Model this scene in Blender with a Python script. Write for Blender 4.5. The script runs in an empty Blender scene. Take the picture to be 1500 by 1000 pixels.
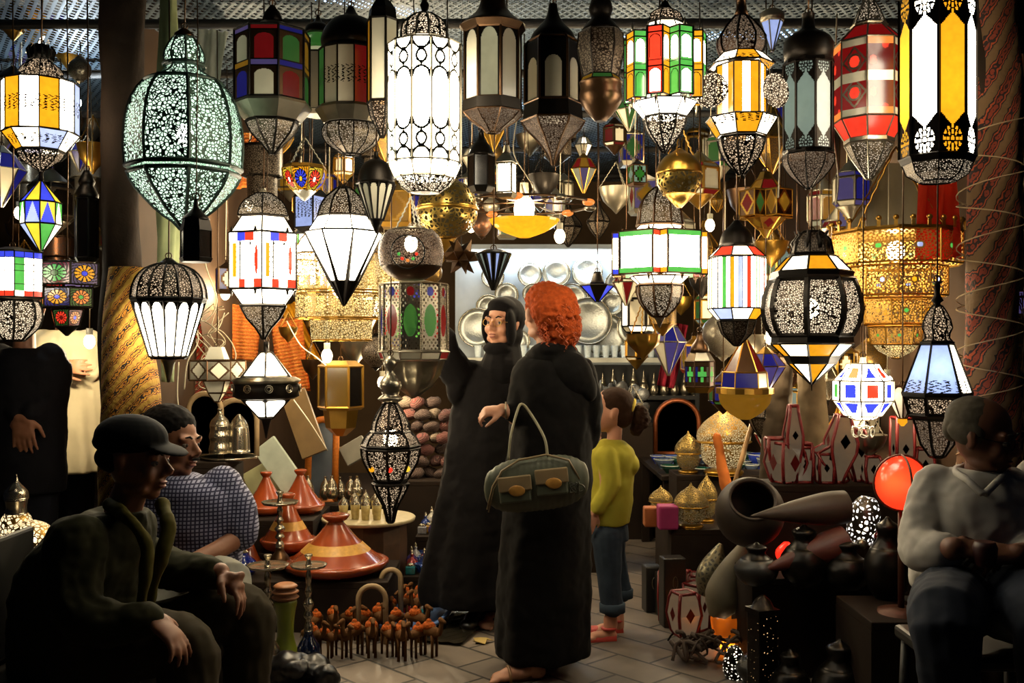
EXPOSURE = 0.15
import bpy, bmesh, math, random
from math import sin, cos, pi, radians as R, sqrt, atan2, exp, hypot
from mathutils import Vector, Matrix, Euler, noise
random.seed(7)
F = 1458.0; CH = 1.33; CY = 510.0
C = bpy.context.scene.collection
def P(px, py, D):
    return Vector(((px - 750) / F * D, D, CH - (py - CY) / F * D))

# ------------------------------------------------------------ materials
MATS = {}
def nodes_of(name):
    m = bpy.data.materials.new(name); m.use_nodes = True
    nt = m.node_tree; nt.nodes.clear()
    out = nt.nodes.new('ShaderNodeOutputMaterial')
    return m, nt, out
def N(nt, typ, **kw):
    n = nt.nodes.new(typ)
    for k, v in kw.items():
        if k in n.inputs: n.inputs[k].default_value = v
        else: setattr(n, k, v)
    return n
def c4(c): return (c[0], c[1], c[2], 1)
def hexc(h):
    v = [int(h[i:i+2], 16) / 255 for i in (0, 2, 4)]
    return tuple((x / 12.92 if x <= .04045 else ((x + .055) / 1.055) ** 2.4) for x in v)
def plain(name, col, rough=.5, metal=0., var=.25, vscale=18, bump=0., coat=0., spec=.5, sheen=0., trans=0.):
    """plain surface with a little procedural mottling"""
    if name in MATS: return MATS[name]
    if isinstance(col, str): col = hexc(col)
    m, nt, out = nodes_of(name)
    if rough >= .78: spec = min(spec, .15)
    b = N(nt, 'ShaderNodeBsdfPrincipled', Roughness=rough, Metallic=metal)
    b.inputs['Specular IOR Level'].default_value = spec
    b.inputs['Coat Weight'].default_value = coat
    b.inputs['Sheen Weight'].default_value = sheen
    b.inputs['Transmission Weight'].default_value = trans
    tc = N(nt, 'ShaderNodeTexCoord')
    nz = N(nt, 'ShaderNodeTexNoise', Scale=vscale, Detail=5.)
    nt.links.new(tc.outputs['Object'], nz.inputs['Vector'])
    if var:
        rp = N(nt, 'ShaderNodeMixRGB'); rp.blend_type = 'MIX'
        rp.inputs[1].default_value = c4([x * (1 - var) for x in col])
        rp.inputs[2].default_value = c4([min(1, x * (1 + var)) for x in col])
        nt.links.new(nz.outputs['Fac'], rp.inputs[0])
        nt.links.new(rp.outputs[0], b.inputs['Base Color'])
    else: b.inputs['Base Color'].default_value = c4(col)
    if bump:
        bp = N(nt, 'ShaderNodeBump', Strength=bump, Distance=.01)
        nt.links.new(nz.outputs['Fac'], bp.inputs['Height'])
        nt.links.new(bp.outputs[0], b.inputs['Normal'])
    nt.links.new(b.outputs[0], out.inputs[0])
    MATS[name] = m; return m
def lit(name, col, e, trans=.7, sample=False):
    """glass of a burning lamp: gives off its own light and passes on the bulb's"""
    if name in MATS: return MATS[name]
    m, nt, out = nodes_of(name)
    em = N(nt, 'ShaderNodeEmission', Color=c4(col), Strength=e)
    tr = N(nt, 'ShaderNodeBsdfTranslucent', Color=c4([x * trans for x in col]))
    gl = N(nt, 'ShaderNodeBsdfGlossy', Color=(.05, .05, .05, 1), Roughness=.2)
    a1 = N(nt, 'ShaderNodeAddShader'); a2 = N(nt, 'ShaderNodeAddShader')
    tc = N(nt, 'ShaderNodeTexCoord'); nz = N(nt, 'ShaderNodeTexNoise', Scale=40., Detail=3.)
    mm = N(nt, 'ShaderNodeMapRange'); mm.inputs[3].default_value = .75 * e; mm.inputs[4].default_value = 1.25 * e
    L = nt.links.new
    L(tc.outputs['Object'], nz.inputs['Vector']); L(nz.outputs['Fac'], mm.inputs[0]); L(mm.outputs[0], em.inputs['Strength'])
    L(em.outputs[0], a1.inputs[0]); L(tr.outputs[0], a1.inputs[1])
    L(a1.outputs[0], a2.inputs[0]); L(gl.outputs[0], a2.inputs[1]); L(a2.outputs[0], out.inputs[0])
    m.cycles.emission_sampling = 'AUTO' if sample else 'NONE'
    MATS[name] = m; return m
def emit(name, col, e, sample=True):
    if name in MATS: return MATS[name]
    m, nt, out = nodes_of(name)
    em = N(nt, 'ShaderNodeEmission', Color=c4(col), Strength=e)
    nt.links.new(em.outputs[0], out.inputs[0])
    m.cycles.emission_sampling = 'FRONT' if sample else 'NONE'
    MATS[name] = m; return m
def pierced(name, col, scale=85., thr=.13, glow=None, ge=0., metal=.7, rough=.38, see=1., filled=None):
    """sheet metal cut through with a fine lattice: cells open, toned flat when filled, inner light put in as emission by glow"""
    if name in MATS: return MATS[name]
    if isinstance(col, str): col = hexc(col)
    m, nt, out = nodes_of(name); L = nt.links.new
    b = N(nt, 'ShaderNodeBsdfPrincipled', Roughness=rough, Metallic=metal); b.inputs['Base Color'].default_value = c4(col)
    tc = N(nt, 'ShaderNodeTexCoord')
    vo = N(nt, 'ShaderNodeTexVoronoi', Scale=scale); vo.feature = 'DISTANCE_TO_EDGE'
    L(tc.outputs['Object'], vo.inputs['Vector'])
    gt = N(nt, 'ShaderNodeMath', operation='GREATER_THAN'); gt.inputs[1].default_value = thr
    L(vo.outputs['Distance'], gt.inputs[0])
    if filled is not None:
        hole = N(nt, 'ShaderNodeBsdfPrincipled', Roughness=.5); hole.inputs['Base Color'].default_value = c4(filled)  # flat cell tone stands in for the dim hollow behind
    else:
        hole = N(nt, 'ShaderNodeBsdfTransparent', Color=(see, see, see, 1))
    ho = hole.outputs[0]
    if glow:  # light inside the lantern put into the cells as emission
        em = N(nt, 'ShaderNodeEmission', Color=c4(glow), Strength=ge); ad = N(nt, 'ShaderNodeAddShader')
        L(ho, ad.inputs[0]); L(em.outputs[0], ad.inputs[1]); ho = ad.outputs[0]
    mx = N(nt, 'ShaderNodeMixShader')
    L(gt.outputs[0], mx.inputs[0]); L(b.outputs[0], mx.inputs[1]); L(ho, mx.inputs[2]); L(mx.outputs[0], out.inputs[0])
    m.cycles.emission_sampling = 'NONE'
    MATS[name] = m; return m

WARM = (1., .80, .50); WHT = (1., .93, .80); COOL = (.80, .92, 1.)
# pane characters -> material
def PM(ch):
    D = {
     'W': lambda: lit('glass_white_bright', (1, .90, .70), 15.0, .8, True),
     'w': lambda: lit('glass_white_lit', (1, .88, .66), 3.5, .6, True),
     'A': lambda: lit('glass_amber_lit', (1, .40, .012), .9, .05),
     'R': lambda: lit('glass_red_lit', (1, .05, .02), .9, .1),
     'B': lambda: lit('glass_blue_lit', (.05, .07, .8), .85, .08),
     'V': lambda: lit('glass_pale_blue_lit', (.42, .52, .9), .75, .12),
     'G': lambda: lit('glass_green_lit', (.10, .50, .08), .8, .08),
     'Y': lambda: lit('glass_yellow_lit', (.9, .62, .04), .9, .12),
     'O': lambda: lit('glass_orange_lit', (1, .28, .05), .9, .1),
     'c': lambda: plain('glass_cream', 'cfc7ae', .25, var=.1, spec=.6),
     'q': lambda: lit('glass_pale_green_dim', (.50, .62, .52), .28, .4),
     'a': lambda: lit('glass_amber_dim', (.75, .38, .03), .16, .4),  # dim panes emit faintly, even on unlit lanterns
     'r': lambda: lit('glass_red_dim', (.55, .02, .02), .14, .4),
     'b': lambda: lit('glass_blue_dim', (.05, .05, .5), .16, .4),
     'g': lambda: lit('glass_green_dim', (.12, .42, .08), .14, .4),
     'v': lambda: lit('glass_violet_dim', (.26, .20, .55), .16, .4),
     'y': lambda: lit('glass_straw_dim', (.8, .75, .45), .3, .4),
     'k': lambda: plain('dark_iron', '1c1712', .42, .8, var=.4),
     's': lambda: plain('tarnished_silver', '8d8573', .3, .9, var=.3),
     'n': lambda: plain('brass', 'b58a3a', .28, .95, var=.25),
     'e': lambda: plain('lacquered_brass', 'c79a45', .4, .45, var=.2),
     'h': lambda: plain('brown_bronze', '4a3420', .35, .85, var=.35),
     'd': lambda: plain('dark_glass', '15100c', .12, .1, var=.3, spec=.8),
     'p': lambda: pierced('pierced_iron', '2a231b', 120, .10),
    }
    if ch not in D: return MATS[ch]
    return D[ch]()

# ------------------------------------------------------------ objects
def link(o, parent=None):
    C.objects.link(o)
    if parent is not None: o.parent = parent
    return o
LABELS = {}
def tag(o, label, cat, group=None):
    o['label'] = label; o['category'] = cat
    if group: o['group'] = group
    LABELS.setdefault(label.lower(), []).append(o.name)
    return o
def root(name, label, cat, loc=(0, 0, 0), rot=(0, 0, 0), group=None):
    o = bpy.data.objects.new(name, None); o.empty_display_size = .05
    link(o); o.location = loc; o.rotation_euler = rot
    return tag(o, label, cat, group)
def struct(o):
    o['kind'] = 'structure'; return o
def obj(name, bm, mats, parent=None, smooth=False, label=None):
    me = bpy.data.meshes.new(name)
    bm.to_mesh(me); bm.free()
    if not isinstance(mats, (list, tuple)): mats = [mats]
    for m in mats: me.materials.append(m)
    if smooth: me.polygons.foreach_set('use_smooth', [True] * len(me.polygons))
    o = bpy.data.objects.new(name, me)
    if label: o['label'] = label
    return link(o, parent)
def top(name, bm, mats, label, cat, loc=(0, 0, 0), rot=(0, 0, 0), group=None, smooth=False):
    o = obj(name, bm, mats, None, smooth); o.location = loc; o.rotation_euler = rot
    return tag(o, label, cat, group)
def copy_tree(o, loc, rot=None, label=None, scale=None, parent=None):
    c = o.copy(); C.objects.link(c)
    if parent is not None: c.parent = parent
    for ch in list(o.children): copy_child(ch, c)
    if loc is not None: c.location = loc
    if rot is not None: c.rotation_euler = rot
    if scale is not None: c.scale = (scale,) * 3 if not hasattr(scale, '__len__') else scale
    if label: c['label'] = label; LABELS.setdefault(label.lower(), []).append(c.name)
    return c
def copy_child(ch, par):
    c = ch.copy(); C.objects.link(c); c.parent = par; c.matrix_parent_inverse = ch.matrix_parent_inverse.copy()
    for g in list(ch.children): copy_child(g, c)

# ------------------------------------------------------------ shapes
def box(bm, c, s, mi=0, rot=None, bevel=0):
    r = bmesh.ops.create_cube(bm, size=1)
    vs = r['verts']
    M = Matrix.Translation(c) @ (rot.to_matrix().to_4x4() if rot is not None else Matrix.Identity(4)) @ Matrix.Diagonal((s[0], s[1], s[2], 1))
    bmesh.ops.transform(bm, matrix=M, verts=vs)
    fs = {f for v in vs for f in v.link_faces}
    for f in fs: f.material_index = mi
    if bevel:
        es = list({e for v in vs for e in v.link_edges})
        r = bmesh.ops.bevel(bm, geom=es, offset=bevel, segments=2, affect='EDGES', profile=.5)
        for f in r['faces']: f.material_index = mi
def tube(bm, pts, r, seg=6, mi=0, closed=False, cap=True):
    pts = [Vector(p) for p in pts]; n = len(pts)
    rr = r if hasattr(r, '__len__') else [r] * n
    rings = []; up = None
    for i, p in enumerate(pts):
        if closed: t = pts[(i + 1) % n] - pts[i - 1]
        else: t = pts[min(i + 1, n - 1)] - pts[max(i - 1, 0)]
        if t.length < 1e-9: t = Vector((0, 0, 1))
        t.normalize()
        if up is None:
            up = Vector((0, 0, 1)) if abs(t.z) < .9 else Vector((1, 0, 0))
        a = t.cross(up)
        if a.length < 1e-5: a = t.cross(Vector((0.3, 1, 0.2)))
        a.normalize(); b = a.cross(t).normalized(); up = b
        rings.append([bm.verts.new(p + (a * cos(2 * pi * k / seg) + b * sin(2 * pi * k / seg)) * rr[i]) for k in range(seg)])
    m = n if closed else n - 1
    for i in range(m):
        A, B = rings[i], rings[(i + 1) % n]
        for k in range(seg):
            f = bm.faces.new((A[k], A[(k + 1) % seg], B[(k + 1) % seg], B[k])); f.material_index = mi; f.smooth = seg > 4
    if cap and not closed:
        f = bm.faces.new(rings[0][::-1]); f.material_index = mi
        f = bm.faces.new(rings[-1]); f.material_index = mi
def ellip(bm, c, rad, rot=None, u=16, v=10, mi=0):
    r = bmesh.ops.create_uvsphere(bm, u_segments=u, v_segments=v, radius=1)
    M = Matrix.Translation(c) @ (rot.to_matrix().to_4x4() if rot is not None else Matrix.Identity(4)) @ Matrix.Diagonal((rad[0], rad[1], rad[2], 1))
    bmesh.ops.transform(bm, matrix=M, verts=r['verts'])
    for f in {f for w in r['verts'] for f in w.link_faces}: f.material_index = mi; f.smooth = True
def spline(prof, k=4):
    """Catmull-Rom through (a, b) pairs"""
    out = []; n = len(prof)
    for i in range(n - 1):
        p0 = prof[max(i - 1, 0)]; p1 = prof[i]; p2 = prof[i + 1]; p3 = prof[min(i + 2, n - 1)]
        for j in range(k):
            t = j / k; t2 = t * t; t3 = t2 * t
            out.append(tuple(.5 * (2 * p1[d] + (p2[d] - p0[d]) * t + (2 * p0[d] - 5 * p1[d] + 4 * p2[d] - p3[d]) * t2 + (3 * p1[d] - p0[d] - 3 * p2[d] + p3[d]) * t3) for d in range(len(p1))))
    out.append(tuple(prof[-1])); return out
def lathe(bm, prof, seg=24, mi=0, flute=0, fn=0, ctr=(0, 0), rot=0., smooth=True, capends=True):
    """prof: (z, r) pairs; fluted by cos when asked"""
    rings = []
    for z, r in prof:
        r = max(r, .0004)
        rings.append([bm.verts.new((ctr[0] + r * (1 + flute * cos(fn * (2 * pi * k / seg))) * cos(2 * pi * k / seg + rot), ctr[1] + r * (1 + flute * cos(fn * (2 * pi * k / seg))) * sin(2 * pi * k / seg + rot), z)) for k in range(seg)])
    for A, B in zip(rings, rings[1:]):
        for k in range(seg):
            f = bm.faces.new((A[k], A[(k + 1) % seg], B[(k + 1) % seg], B[k])); f.material_index = mi; f.smooth = smooth
    if capends:
        for ring in (rings[0], rings[-1]):
            f = bm.faces.new(ring); f.material_index = mi
def NB(): return bmesh.new()
def lathe_obj(name, prof, mat, parent, seg=24, sp=0, **kw):
    bm = NB(); lathe(bm, spline(prof, sp) if sp else prof, seg, **kw)
    return obj(name, bm, mat, parent)

# ------------------------------------------------------------ lantern kit
def pat_solid(cols):
    return lambda k, u, v: cols[k % len(cols)]
def pat_arch(cols, bg='k', mx=.14, top=.12, bot=.08):
    def f(k, u, v):
        x = abs(u - .5); w = .5 - mx
        if x > w or v > 1 - bot: return bg
        vt = top + (w - sqrt(max(0, w * w - x * x))) * .5
        return cols[k % len(cols)] if v > vt else bg
    return f
def pat_point(cols, bg='k', mx=.08, depth=.16, ros=True, end=.14):
    """long pane pointed at both ends, rosettes beyond the points"""
    def f(k, u, v):
        x = abs(u - .5); w = .5 - mx
        lim = end + depth * (x / w)
        if x < w and lim < v < 1 - lim: return cols[k % len(cols)]
        if ros:
            for cv in (end * .52, 1 - end * .52):
                dv = (v - cv) * 4.2; r = hypot(u - .5, dv)
                if r < .36 and (cos(atan2(dv, u - .5) * 8) > -.2 and .12 < r < .22 or cos(atan2(dv, u - .5) * 12) > -.3 and .25 < r < .34 or r < .06): return cols[k % len(cols)]
        return bg
    return f
def pat_circles(col='W', bg='k'):
    """the tall lantern: half circle, ring, long arch, and mirrored below"""
    def f(k, u, v):
        x = abs(u - .5)
        if x > .44: return bg
        vv = v if v < .5 else 1 - v
        H = 2.55   # pane height / width
        y = vv * H * 1.9
        if abs(hypot(x, y) - .47) < .06: return bg
        if abs(hypot(x, y - .78) - .25) < .06: return bg
        if y > 1.05 and abs(hypot(x, y - 1.62) - .44) < .06 and y < 1.62: return bg
        return col
    return f
def pat_stripes(cols, bg='k', e=.1):
    n = len(cols)
    def f(k, u, v):
        t = u * n; i = int(t) % n
        if (t - int(t)) < e: return bg
        return cols[(i + k * 0) % n]
    return f
def pat_diamond(c1, c2, c3='k'):
    def f(k, u, v):
        d = abs(u - .5) / .42 + abs(v - .5) / .46
        if abs(d - 1) < .14: return c3
        return c1[k % len(c1)] if d < 1 else c2[k % len(c2)]
    return f
def pat_zig(cols):
    def f(k, u, v):
        return cols[(2 * k + (1 if v > 2 * abs(u - .5) else 0)) % len(cols)]
    return f
def pat_lace(cols, lace='k', where=.5, n=5, size=.32, bar=.05):
    """plain pane with a band of cut lace, or at its foot / head"""
    def f(k, u, v):
        if abs(v - where) < size * .5:
            if sin(u * n * 6.28 + 2 * sin(v * 60)) * cos(v * 55 + 3 * u) > .25: return lace
        if abs(u - .5) > .5 - bar: return lace
        return cols[k % len(cols)]
    return f
def pat_flower(sets, bg='k'):
    def f(k, u, v):
        bgc, petal, core = sets[k % len(sets)]
        x = (u - .5) * 2; y = (v - .5) * 2; r = hypot(x, y); a = atan2(y, x)
        if max(abs(x), abs(y)) > .93: return bg
        if r < .2: return core
        if r < .26: return bg
        if r < .72: return petal if cos(a * 12) > -.35 else bg
        if r < .78: return bg
        return bgc if cos(a * 14 + r * 25) > -.3 else bg
    return f
def pat_rosette(gems=None, bg='n', rows=1):
    """real holes (blank = no face) round a glass gem"""
    def f(k, u, v):
        x = (u - .5) * 2; y = (v - .5) * 2; r = hypot(x, y); a = atan2(y, x)
        if gems and r < .15: return gems[k % len(gems)]
        if r < .24 or abs(y) > .95 or abs(x) > .97: return bg
        if r < .82:
            ring = int((r - .24) / .145)
            if sin(a * 16 + ring * pi) > -.25 and ((r - .24) / .145) % 1 > .22: return ' '
            return bg
        if r < .88: return bg
        return ' ' if sin(x * 22) * sin(y * 22) > -.15 else bg
    return f
def pat_mosaic(rows):
    """rows of strings: each a grid cell, '.' dark bar"""
    nr = len(rows)
    def f(k, u, v):
        row = rows[min(nr - 1, int(v * nr))]; n = len(row); t = u * n; i = min(n - 1, int(t)); s = v * nr - int(v * nr)
        if (t - int(t)) < .09 or s < .07: return 'k'
        return row[i]
    return f

def lantern(label, cx, D, bands, n=8, rot=None, iron='k', chain=1, t=1.0, bulb=None, group=None,
            name='hanging_lantern', cat='lantern', plan=None, tilt=(0, 0), base_y=None, hang_to=2.72, chain_r=.0028, extras=None):
    """bands: (kind, profile[(y,halfwidth)..] in photo pixels, option).  kinds:
       g: glass panes by pattern   p: pierced metal, material name   m: turned metal, material char   (f: faceted metal)"""
    s = D / F
    ys = [y for b in bands for y, h in b[1]]
    y1 = max(ys) if base_y is None else base_y; y0 = min(ys)
    o = root(name, label, cat, P(cx, y1, D), (tilt[0], tilt[1], 0), group)
    rot = (pi / n if rot is None else rot) - pi / 2
    Z = lambda y: (y1 - y) * s
    fr = NB()
    for bi, b in enumerate(bands):
        kind, prof, opt = b[0], b[1], b[2]
        ex = b[3] if len(b) > 3 else {}
        nn = ex.get('n', n); pl = ex.get('plan', plan); rt = ex.get('rot', rot)
        if ex.get('sp'): prof = spline(prof, ex['sp'])
        pr = [(Z(y), max(h, .3) * s) for y, h in prof]
        pname = ex.get('name')
        if kind == 'm':
            bm = NB(); lathe(bm, pr, ex.get('seg', 20), flute=ex.get('flute', 0), fn=ex.get('fn', 0))
            obj(pname or 'metal_collar', bm, PM(opt), o)
            continue
        # corner directions
        if pl: cor = [(cos(rt + a), sin(rt + a), m) for a, m in pl]
        else: cor = [(cos(rt + 2 * pi * k / nn), sin(rt + 2 * pi * k / nn), 1) for k in range(nn)]
        nc = len(cor)
        def pt(k, z, r): return Vector((cor[k % nc][0] * cor[k % nc][2] * r, cor[k % nc][1] * cor[k % nc][2] * r, z))
        if kind == 'f':
            bm = NB(); rings = [[bm.verts.new(pt(k, z, r)) for k in range(nc)] for z, r in pr]
            for A, B in zip(rings, rings[1:]):
                for k in range(nc): bm.faces.new((A[k], A[(k + 1) % nc], B[(k + 1) % nc], B[k]))
            bm.faces.new(rings[0]); bm.faces.new(rings[-1])
            obj(pname or 'metal_panel', bm, PM(opt), o)
            continue
        if kind == 'p':
            bm = NB()
            if ex.get('round'): lathe(bm, pr, 32, capends=False)
            else:
                rings = [[bm.verts.new(pt(k, z, r)) for k in range(nc)] for z, r in pr]
                for A, B in zip(rings, rings[1:]):
                    for k in range(nc): bm.faces.new((A[k], A[(k + 1) % nc], B[(k + 1) % nc], B[k]))
            obj(pname or 'pierced_panel', bm, MATS[opt] if opt in MATS else PM(opt), o)
        if kind == 'g':
            chars = []; bm = NB()
            H = abs(pr[0][0] - pr[-1][0]) + abs(pr[0][1] - pr[-1][1])
            L = [0]
            for (za, ra), (zb, rb) in zip(pr, pr[1:]): L.append(L[-1] + hypot(za - zb, ra - rb))
            for k in range(nc):
                a, c = pt(k, 0, pr[0][1]), pt(k + 1, 0, pr[0][1])
                # leave the panes on the far side coarse
                facing = ((a + c) * .5).y < H * .0 + 1e-4
                W = max((pt(k, 0, r) - pt(k + 1, 0, r)).length for z, r in pr)
                fine = ex.get('fine', 1.0) * s * (1 if facing else 2.5)
                if not ex.get('grid', True): nu, nv = 1, 1
                else: nu = max(2, min(60, int(W / fine))); nv = max(2, min(110, int(L[-1] / fine)))
                def at(u, v):
                    d = v * L[-1]; i = 0
                    while i < len(L) - 2 and d > L[i + 1]: i += 1
                    q = (d - L[i]) / max(1e-9, L[i + 1] - L[i])
                    z = pr[i][0] + (pr[i + 1][0] - pr[i][0]) * q; r = pr[i][1] + (pr[i + 1][1] - pr[i][1]) * q
                    return pt(k, z, r).lerp(pt(k + 1, z, r), u)
                g = [[None] * (nu + 1) for _ in range(nv + 1)]
                for j in range(nv + 1):
                    for i in range(nu + 1): g[j][i] = bm.verts.new(at(i / nu, j / nv))
                for j in range(nv):
                    # run equal neighbours together in u to save faces
                    i = 0
                    while i < nu:
                        ch = opt(k, (i + .5) / nu, (j + .5) / nv); e = i + 1
                        while e < nu and opt(k, (e + .5) / nu, (j + .5) / nv) == ch: e += 1
                        if ch != ' ':
                            if ch not in chars: chars.append(ch)
                            f = bm.faces.new((g[j][i], g[j][e], g[j + 1][e], g[j + 1][i])); f.material_index = chars.index(ch)
                        i = e
            lone = [v for v in bm.verts if not v.link_faces]
            for v in lone: bm.verts.remove(v)
            obj(pname or 'glass_panel', bm, [PM(c) for c in chars], o)
        # frame
        if ex.get('bars', True):
            w = ex.get('t', t) * s * 1.1
            for k in range(nc):
                pts = [pt(k, z, r + w * .3) for z, r in pr]
                if len(pts) > 9: pts = pts[::2] + ([pts[-1]] if len(pts) % 2 == 0 else [])
                tube(fr, pts, w, 4)
        if ex.get('rings', True):
            w = ex.get('t', t) * s * 1.3
            for z, r in ((pr[0]), (pr[-1])):
                if r > 3 * s: tube(fr, [pt(k, z, r + w * .2) for k in range(nc)], w, 4, closed=True)
    if len(fr.verts): obj('frame', fr, PM(iron), o)
    else: fr.free()
    if chain:
        zt = (Z(y0)); ztop = hang_to - o.location.z
        if ztop > zt + .01:
            bm = NB(); tube(bm, [(0, 0, zt - .004), (.004, .003, (zt + ztop) / 2), (0, 0, ztop)], chain_r, 5)
            tube(bm, [(.011 * cos(a), 0, zt + .008 + .011 * sin(a)) for a in [i * pi / 4 for i in range(8)]], .0022, 5, closed=True)
            obj('hanging_chain', bm, PM('h'), o)
    if bulb:
        by, br, be = bulb[:3]; col = bulb[3] if len(bulb) > 3 else WARM
        bm = NB(); bmesh.ops.create_icosphere(bm, subdivisions=2, radius=br * s * 1.45)
        for v in bm.verts:
            v.co.z = v.co.z * 1.25
        bmesh.ops.translate(bm, verts=bm.verts, vec=(0, 0, Z(by)))
        for f in bm.faces: f.smooth = True
        obj('light_bulb', bm, emit('bulb_%d_%d' % (be, int(col[2] * 100)), col, be * .6), o)
    if extras: extras(o, s, Z)
    return o
def star_plan(n, inner=.8, w=.62):
    """n boxes standing out round a drum: pairs of outer corners with a notch between"""
    out = []
    for k in range(n):
        a = 2 * pi * k / n; h = pi / n * w
        out += [(a - h, 1), (a + h, 1), (a + pi / n, inner)]
    return out
# ------------------------------------------------------------ camera, world
cam = bpy.data.objects.new('camera', bpy.data.cameras.new('camera')); C.objects.link(cam)
cam.location = (0, 0, CH); cam.rotation_euler = (pi / 2, 0, 0)
cam.data.lens = 36 * F / 1500; cam.data.sensor_width = 36; cam.data.shift_y = 10 / 1500
cam.data.clip_start = .05; cam.data.dof.use_dof = False
S = bpy.context.scene; S.camera = cam
S.view_settings.view_transform = 'Standard'; S.view_settings.look = 'None'
S.view_settings.exposure = EXPOSURE; S.view_settings.gamma = 1
W = bpy.data.worlds.new('night'); S.world = W; W.use_nodes = True
W.node_tree.nodes['Background'].inputs[0].default_value = (.10, .13, .22, 1)
W.node_tree.nodes['Background'].inputs[1].default_value = .025
S.cycles.max_bounces = 7; S.cycles.diffuse_bounces = 3; S.cycles.glossy_bounces = 3; S.cycles.transmission_bounces = 4
S.cycles.transparent_max_bounces = 10; S.cycles.sample_clamp_indirect = 2.5; S.cycles.sample_clamp_direct = 12
S.cycles.use_denoising = True; S.cycles.adaptive_threshold = .02
S.cycles.caustics_reflective = False; S.cycles.caustics_refractive = False

# ------------------------------------------------------------ floor of worn pavers
def floor_mat():
    m, nt, out = nodes_of('stone_pavers'); L = nt.links.new
    b = N(nt, 'ShaderNodeBsdfPrincipled', Roughness=.62)
    tc = N(nt, 'ShaderNodeTexCoord'); mp = N(nt, 'ShaderNodeMapping'); mp.inputs['Rotation'].default_value = (0, 0, R(47)); mp.inputs['Location'].default_value = (.13, .07, 0)
    br = N(nt, 'ShaderNodeTexBrick', Scale=1., Bias=0.); br.inputs['Mortar Size'].default_value = .007; br.inputs['Brick Width'].default_value = .34; br.inputs['Row Height'].default_value = .21
    br.inputs['Color1'].default_value = (.16, .13, .105, 1); br.inputs['Color2'].default_value = (.105, .088, .075, 1); br.inputs['Mortar'].default_value = (.018, .015, .013, 1)
    L(tc.outputs['Object'], mp.inputs[0]); L(mp.outputs[0], br.inputs['Vector'])
    nz = N(nt, 'ShaderNodeTexNoise', Scale=3.5, Detail=8.); L(tc.outputs['Object'], nz.inputs['Vector'])
    mx = N(nt, 'ShaderNodeMixRGB'); mx.blend_type = 'MULTIPLY'; mx.inputs[0].default_value = .7
    L(br.outputs['Color'], mx.inputs[1])
    cr = N(nt, 'ShaderNodeValToRGB'); cr.color_ramp.elements[0].position = .3; cr.color_ramp.elements[0].color = (.45, .42, .4, 1); cr.color_ramp.elements[1].position = .7; cr.color_ramp.elements[1].color = (1.25, 1.2, 1.1, 1)
    L(nz.outputs['Fac'], cr.inputs[0]); L(cr.outputs[0], mx.inputs[2]); L(mx.outputs[0], b.inputs['Base Color'])
    bp = N(nt, 'ShaderNodeBump', Strength=.5, Distance=.01); L(br.outputs['Fac'], bp.inputs['Height']); bp.invert = True; L(bp.outputs[0], b.inputs['Normal'])
    L(b.outputs[0], out.inputs[0]); return m
bm = NB(); box(bm, (0, 5.5, -.05), (14, 13, .1)); struct(obj('floor', bm, floor_mat()))

plaster = plain('dim_plaster', '4b3a28', .9, var=.35, vscale=4)
dark_wood = plain('dark_wood', '2c1e14', .6, var=.4, vscale=9)
# walls of the booth: its own back and sides, and the lane behind the neighbours
bm = NB(); box(bm, (0, 9.05, 1.6), (11, .1, 3.2)); struct(obj('wall_back', bm, plaster))
bm = NB(); box(bm, (-1.72, 6.7, 1.6), (.07, 4.6, 3.2)); struct(obj('wall_left', bm, plain('wall_boards', '38281a', .8, var=.4, vscale=6)))
bm = NB(); box(bm, (1.98, 6.55, 1.6), (.07, 4.9, 3.2)); struct(obj('wall_right', bm, MATS['wall_boards']))

# roof: woven cane netting over beams, blue light of the added tubes coming through
def net_mat():
    m, nt, out = nodes_of('cane_netting'); L = nt.links.new
    b = N(nt, 'ShaderNodeBsdfPrincipled', Roughness=.5, Metallic=.3); b.inputs['Base Color'].default_value = (.07, .10, .13, 1)
    tc = N(nt, 'ShaderNodeTexCoord'); gts = []
    for ang in (32, -32):
        mp = N(nt, 'ShaderNodeMapping'); mp.inputs['Rotation'].default_value = (0, 0, R(ang))
        wv = N(nt, 'ShaderNodeTexWave', Scale=9.); wv.wave_type = 'BANDS'
        L(tc.outputs['Object'], mp.inputs[0]); L(mp.outputs[0], wv.inputs['Vector'])
        g = N(nt, 'ShaderNodeMath', operation='GREATER_THAN'); g.inputs[1].default_value = .72; L(wv.outputs['Fac'], g.inputs[0]); gts.append(g)
    mx = N(nt, 'ShaderNodeMath', operation='MAXIMUM'); L(gts[0].outputs[0], mx.inputs[0]); L(gts[1].outputs[0], mx.inputs[1])
    tr = N(nt, 'ShaderNodeBsdfTransparent'); ms = N(nt, 'ShaderNodeMixShader')
    L(mx.outputs[0], ms.inputs[0]); L(tr.outputs[0], ms.inputs[1]); L(b.outputs[0], ms.inputs[2]); L(ms.outputs[0], out.inputs[0])
    return m
bm = NB(); box(bm, (0.1, 6.3, 2.84), (9, 5.6, .012)); struct(obj('ceiling', bm, net_mat()))
bm = NB(); box(bm, (0, 6.2, 3.25), (12, 7.5, .04)); struct(obj('ceiling_canopy', bm, plain('dark_canopy', '10161f', .9, var=.5, vscale=3)))
bw = plain('beam_wood', '1d1a18', .7, var=.4, vscale=9)
for i, (y, z) in enumerate(((3.25, 2.78), (3.75, 2.76), (4.4, 2.76), (5.2, 2.76), (6.1, 2.76), (7.2, 2.76), (8.3, 2.76))):
    bm = NB(); tube(bm, [(-3.4, y, z), (3.4, y, z + .01)], .022, 8); struct(obj('trim_%d' % (i + 1), bm, bw))

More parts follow.
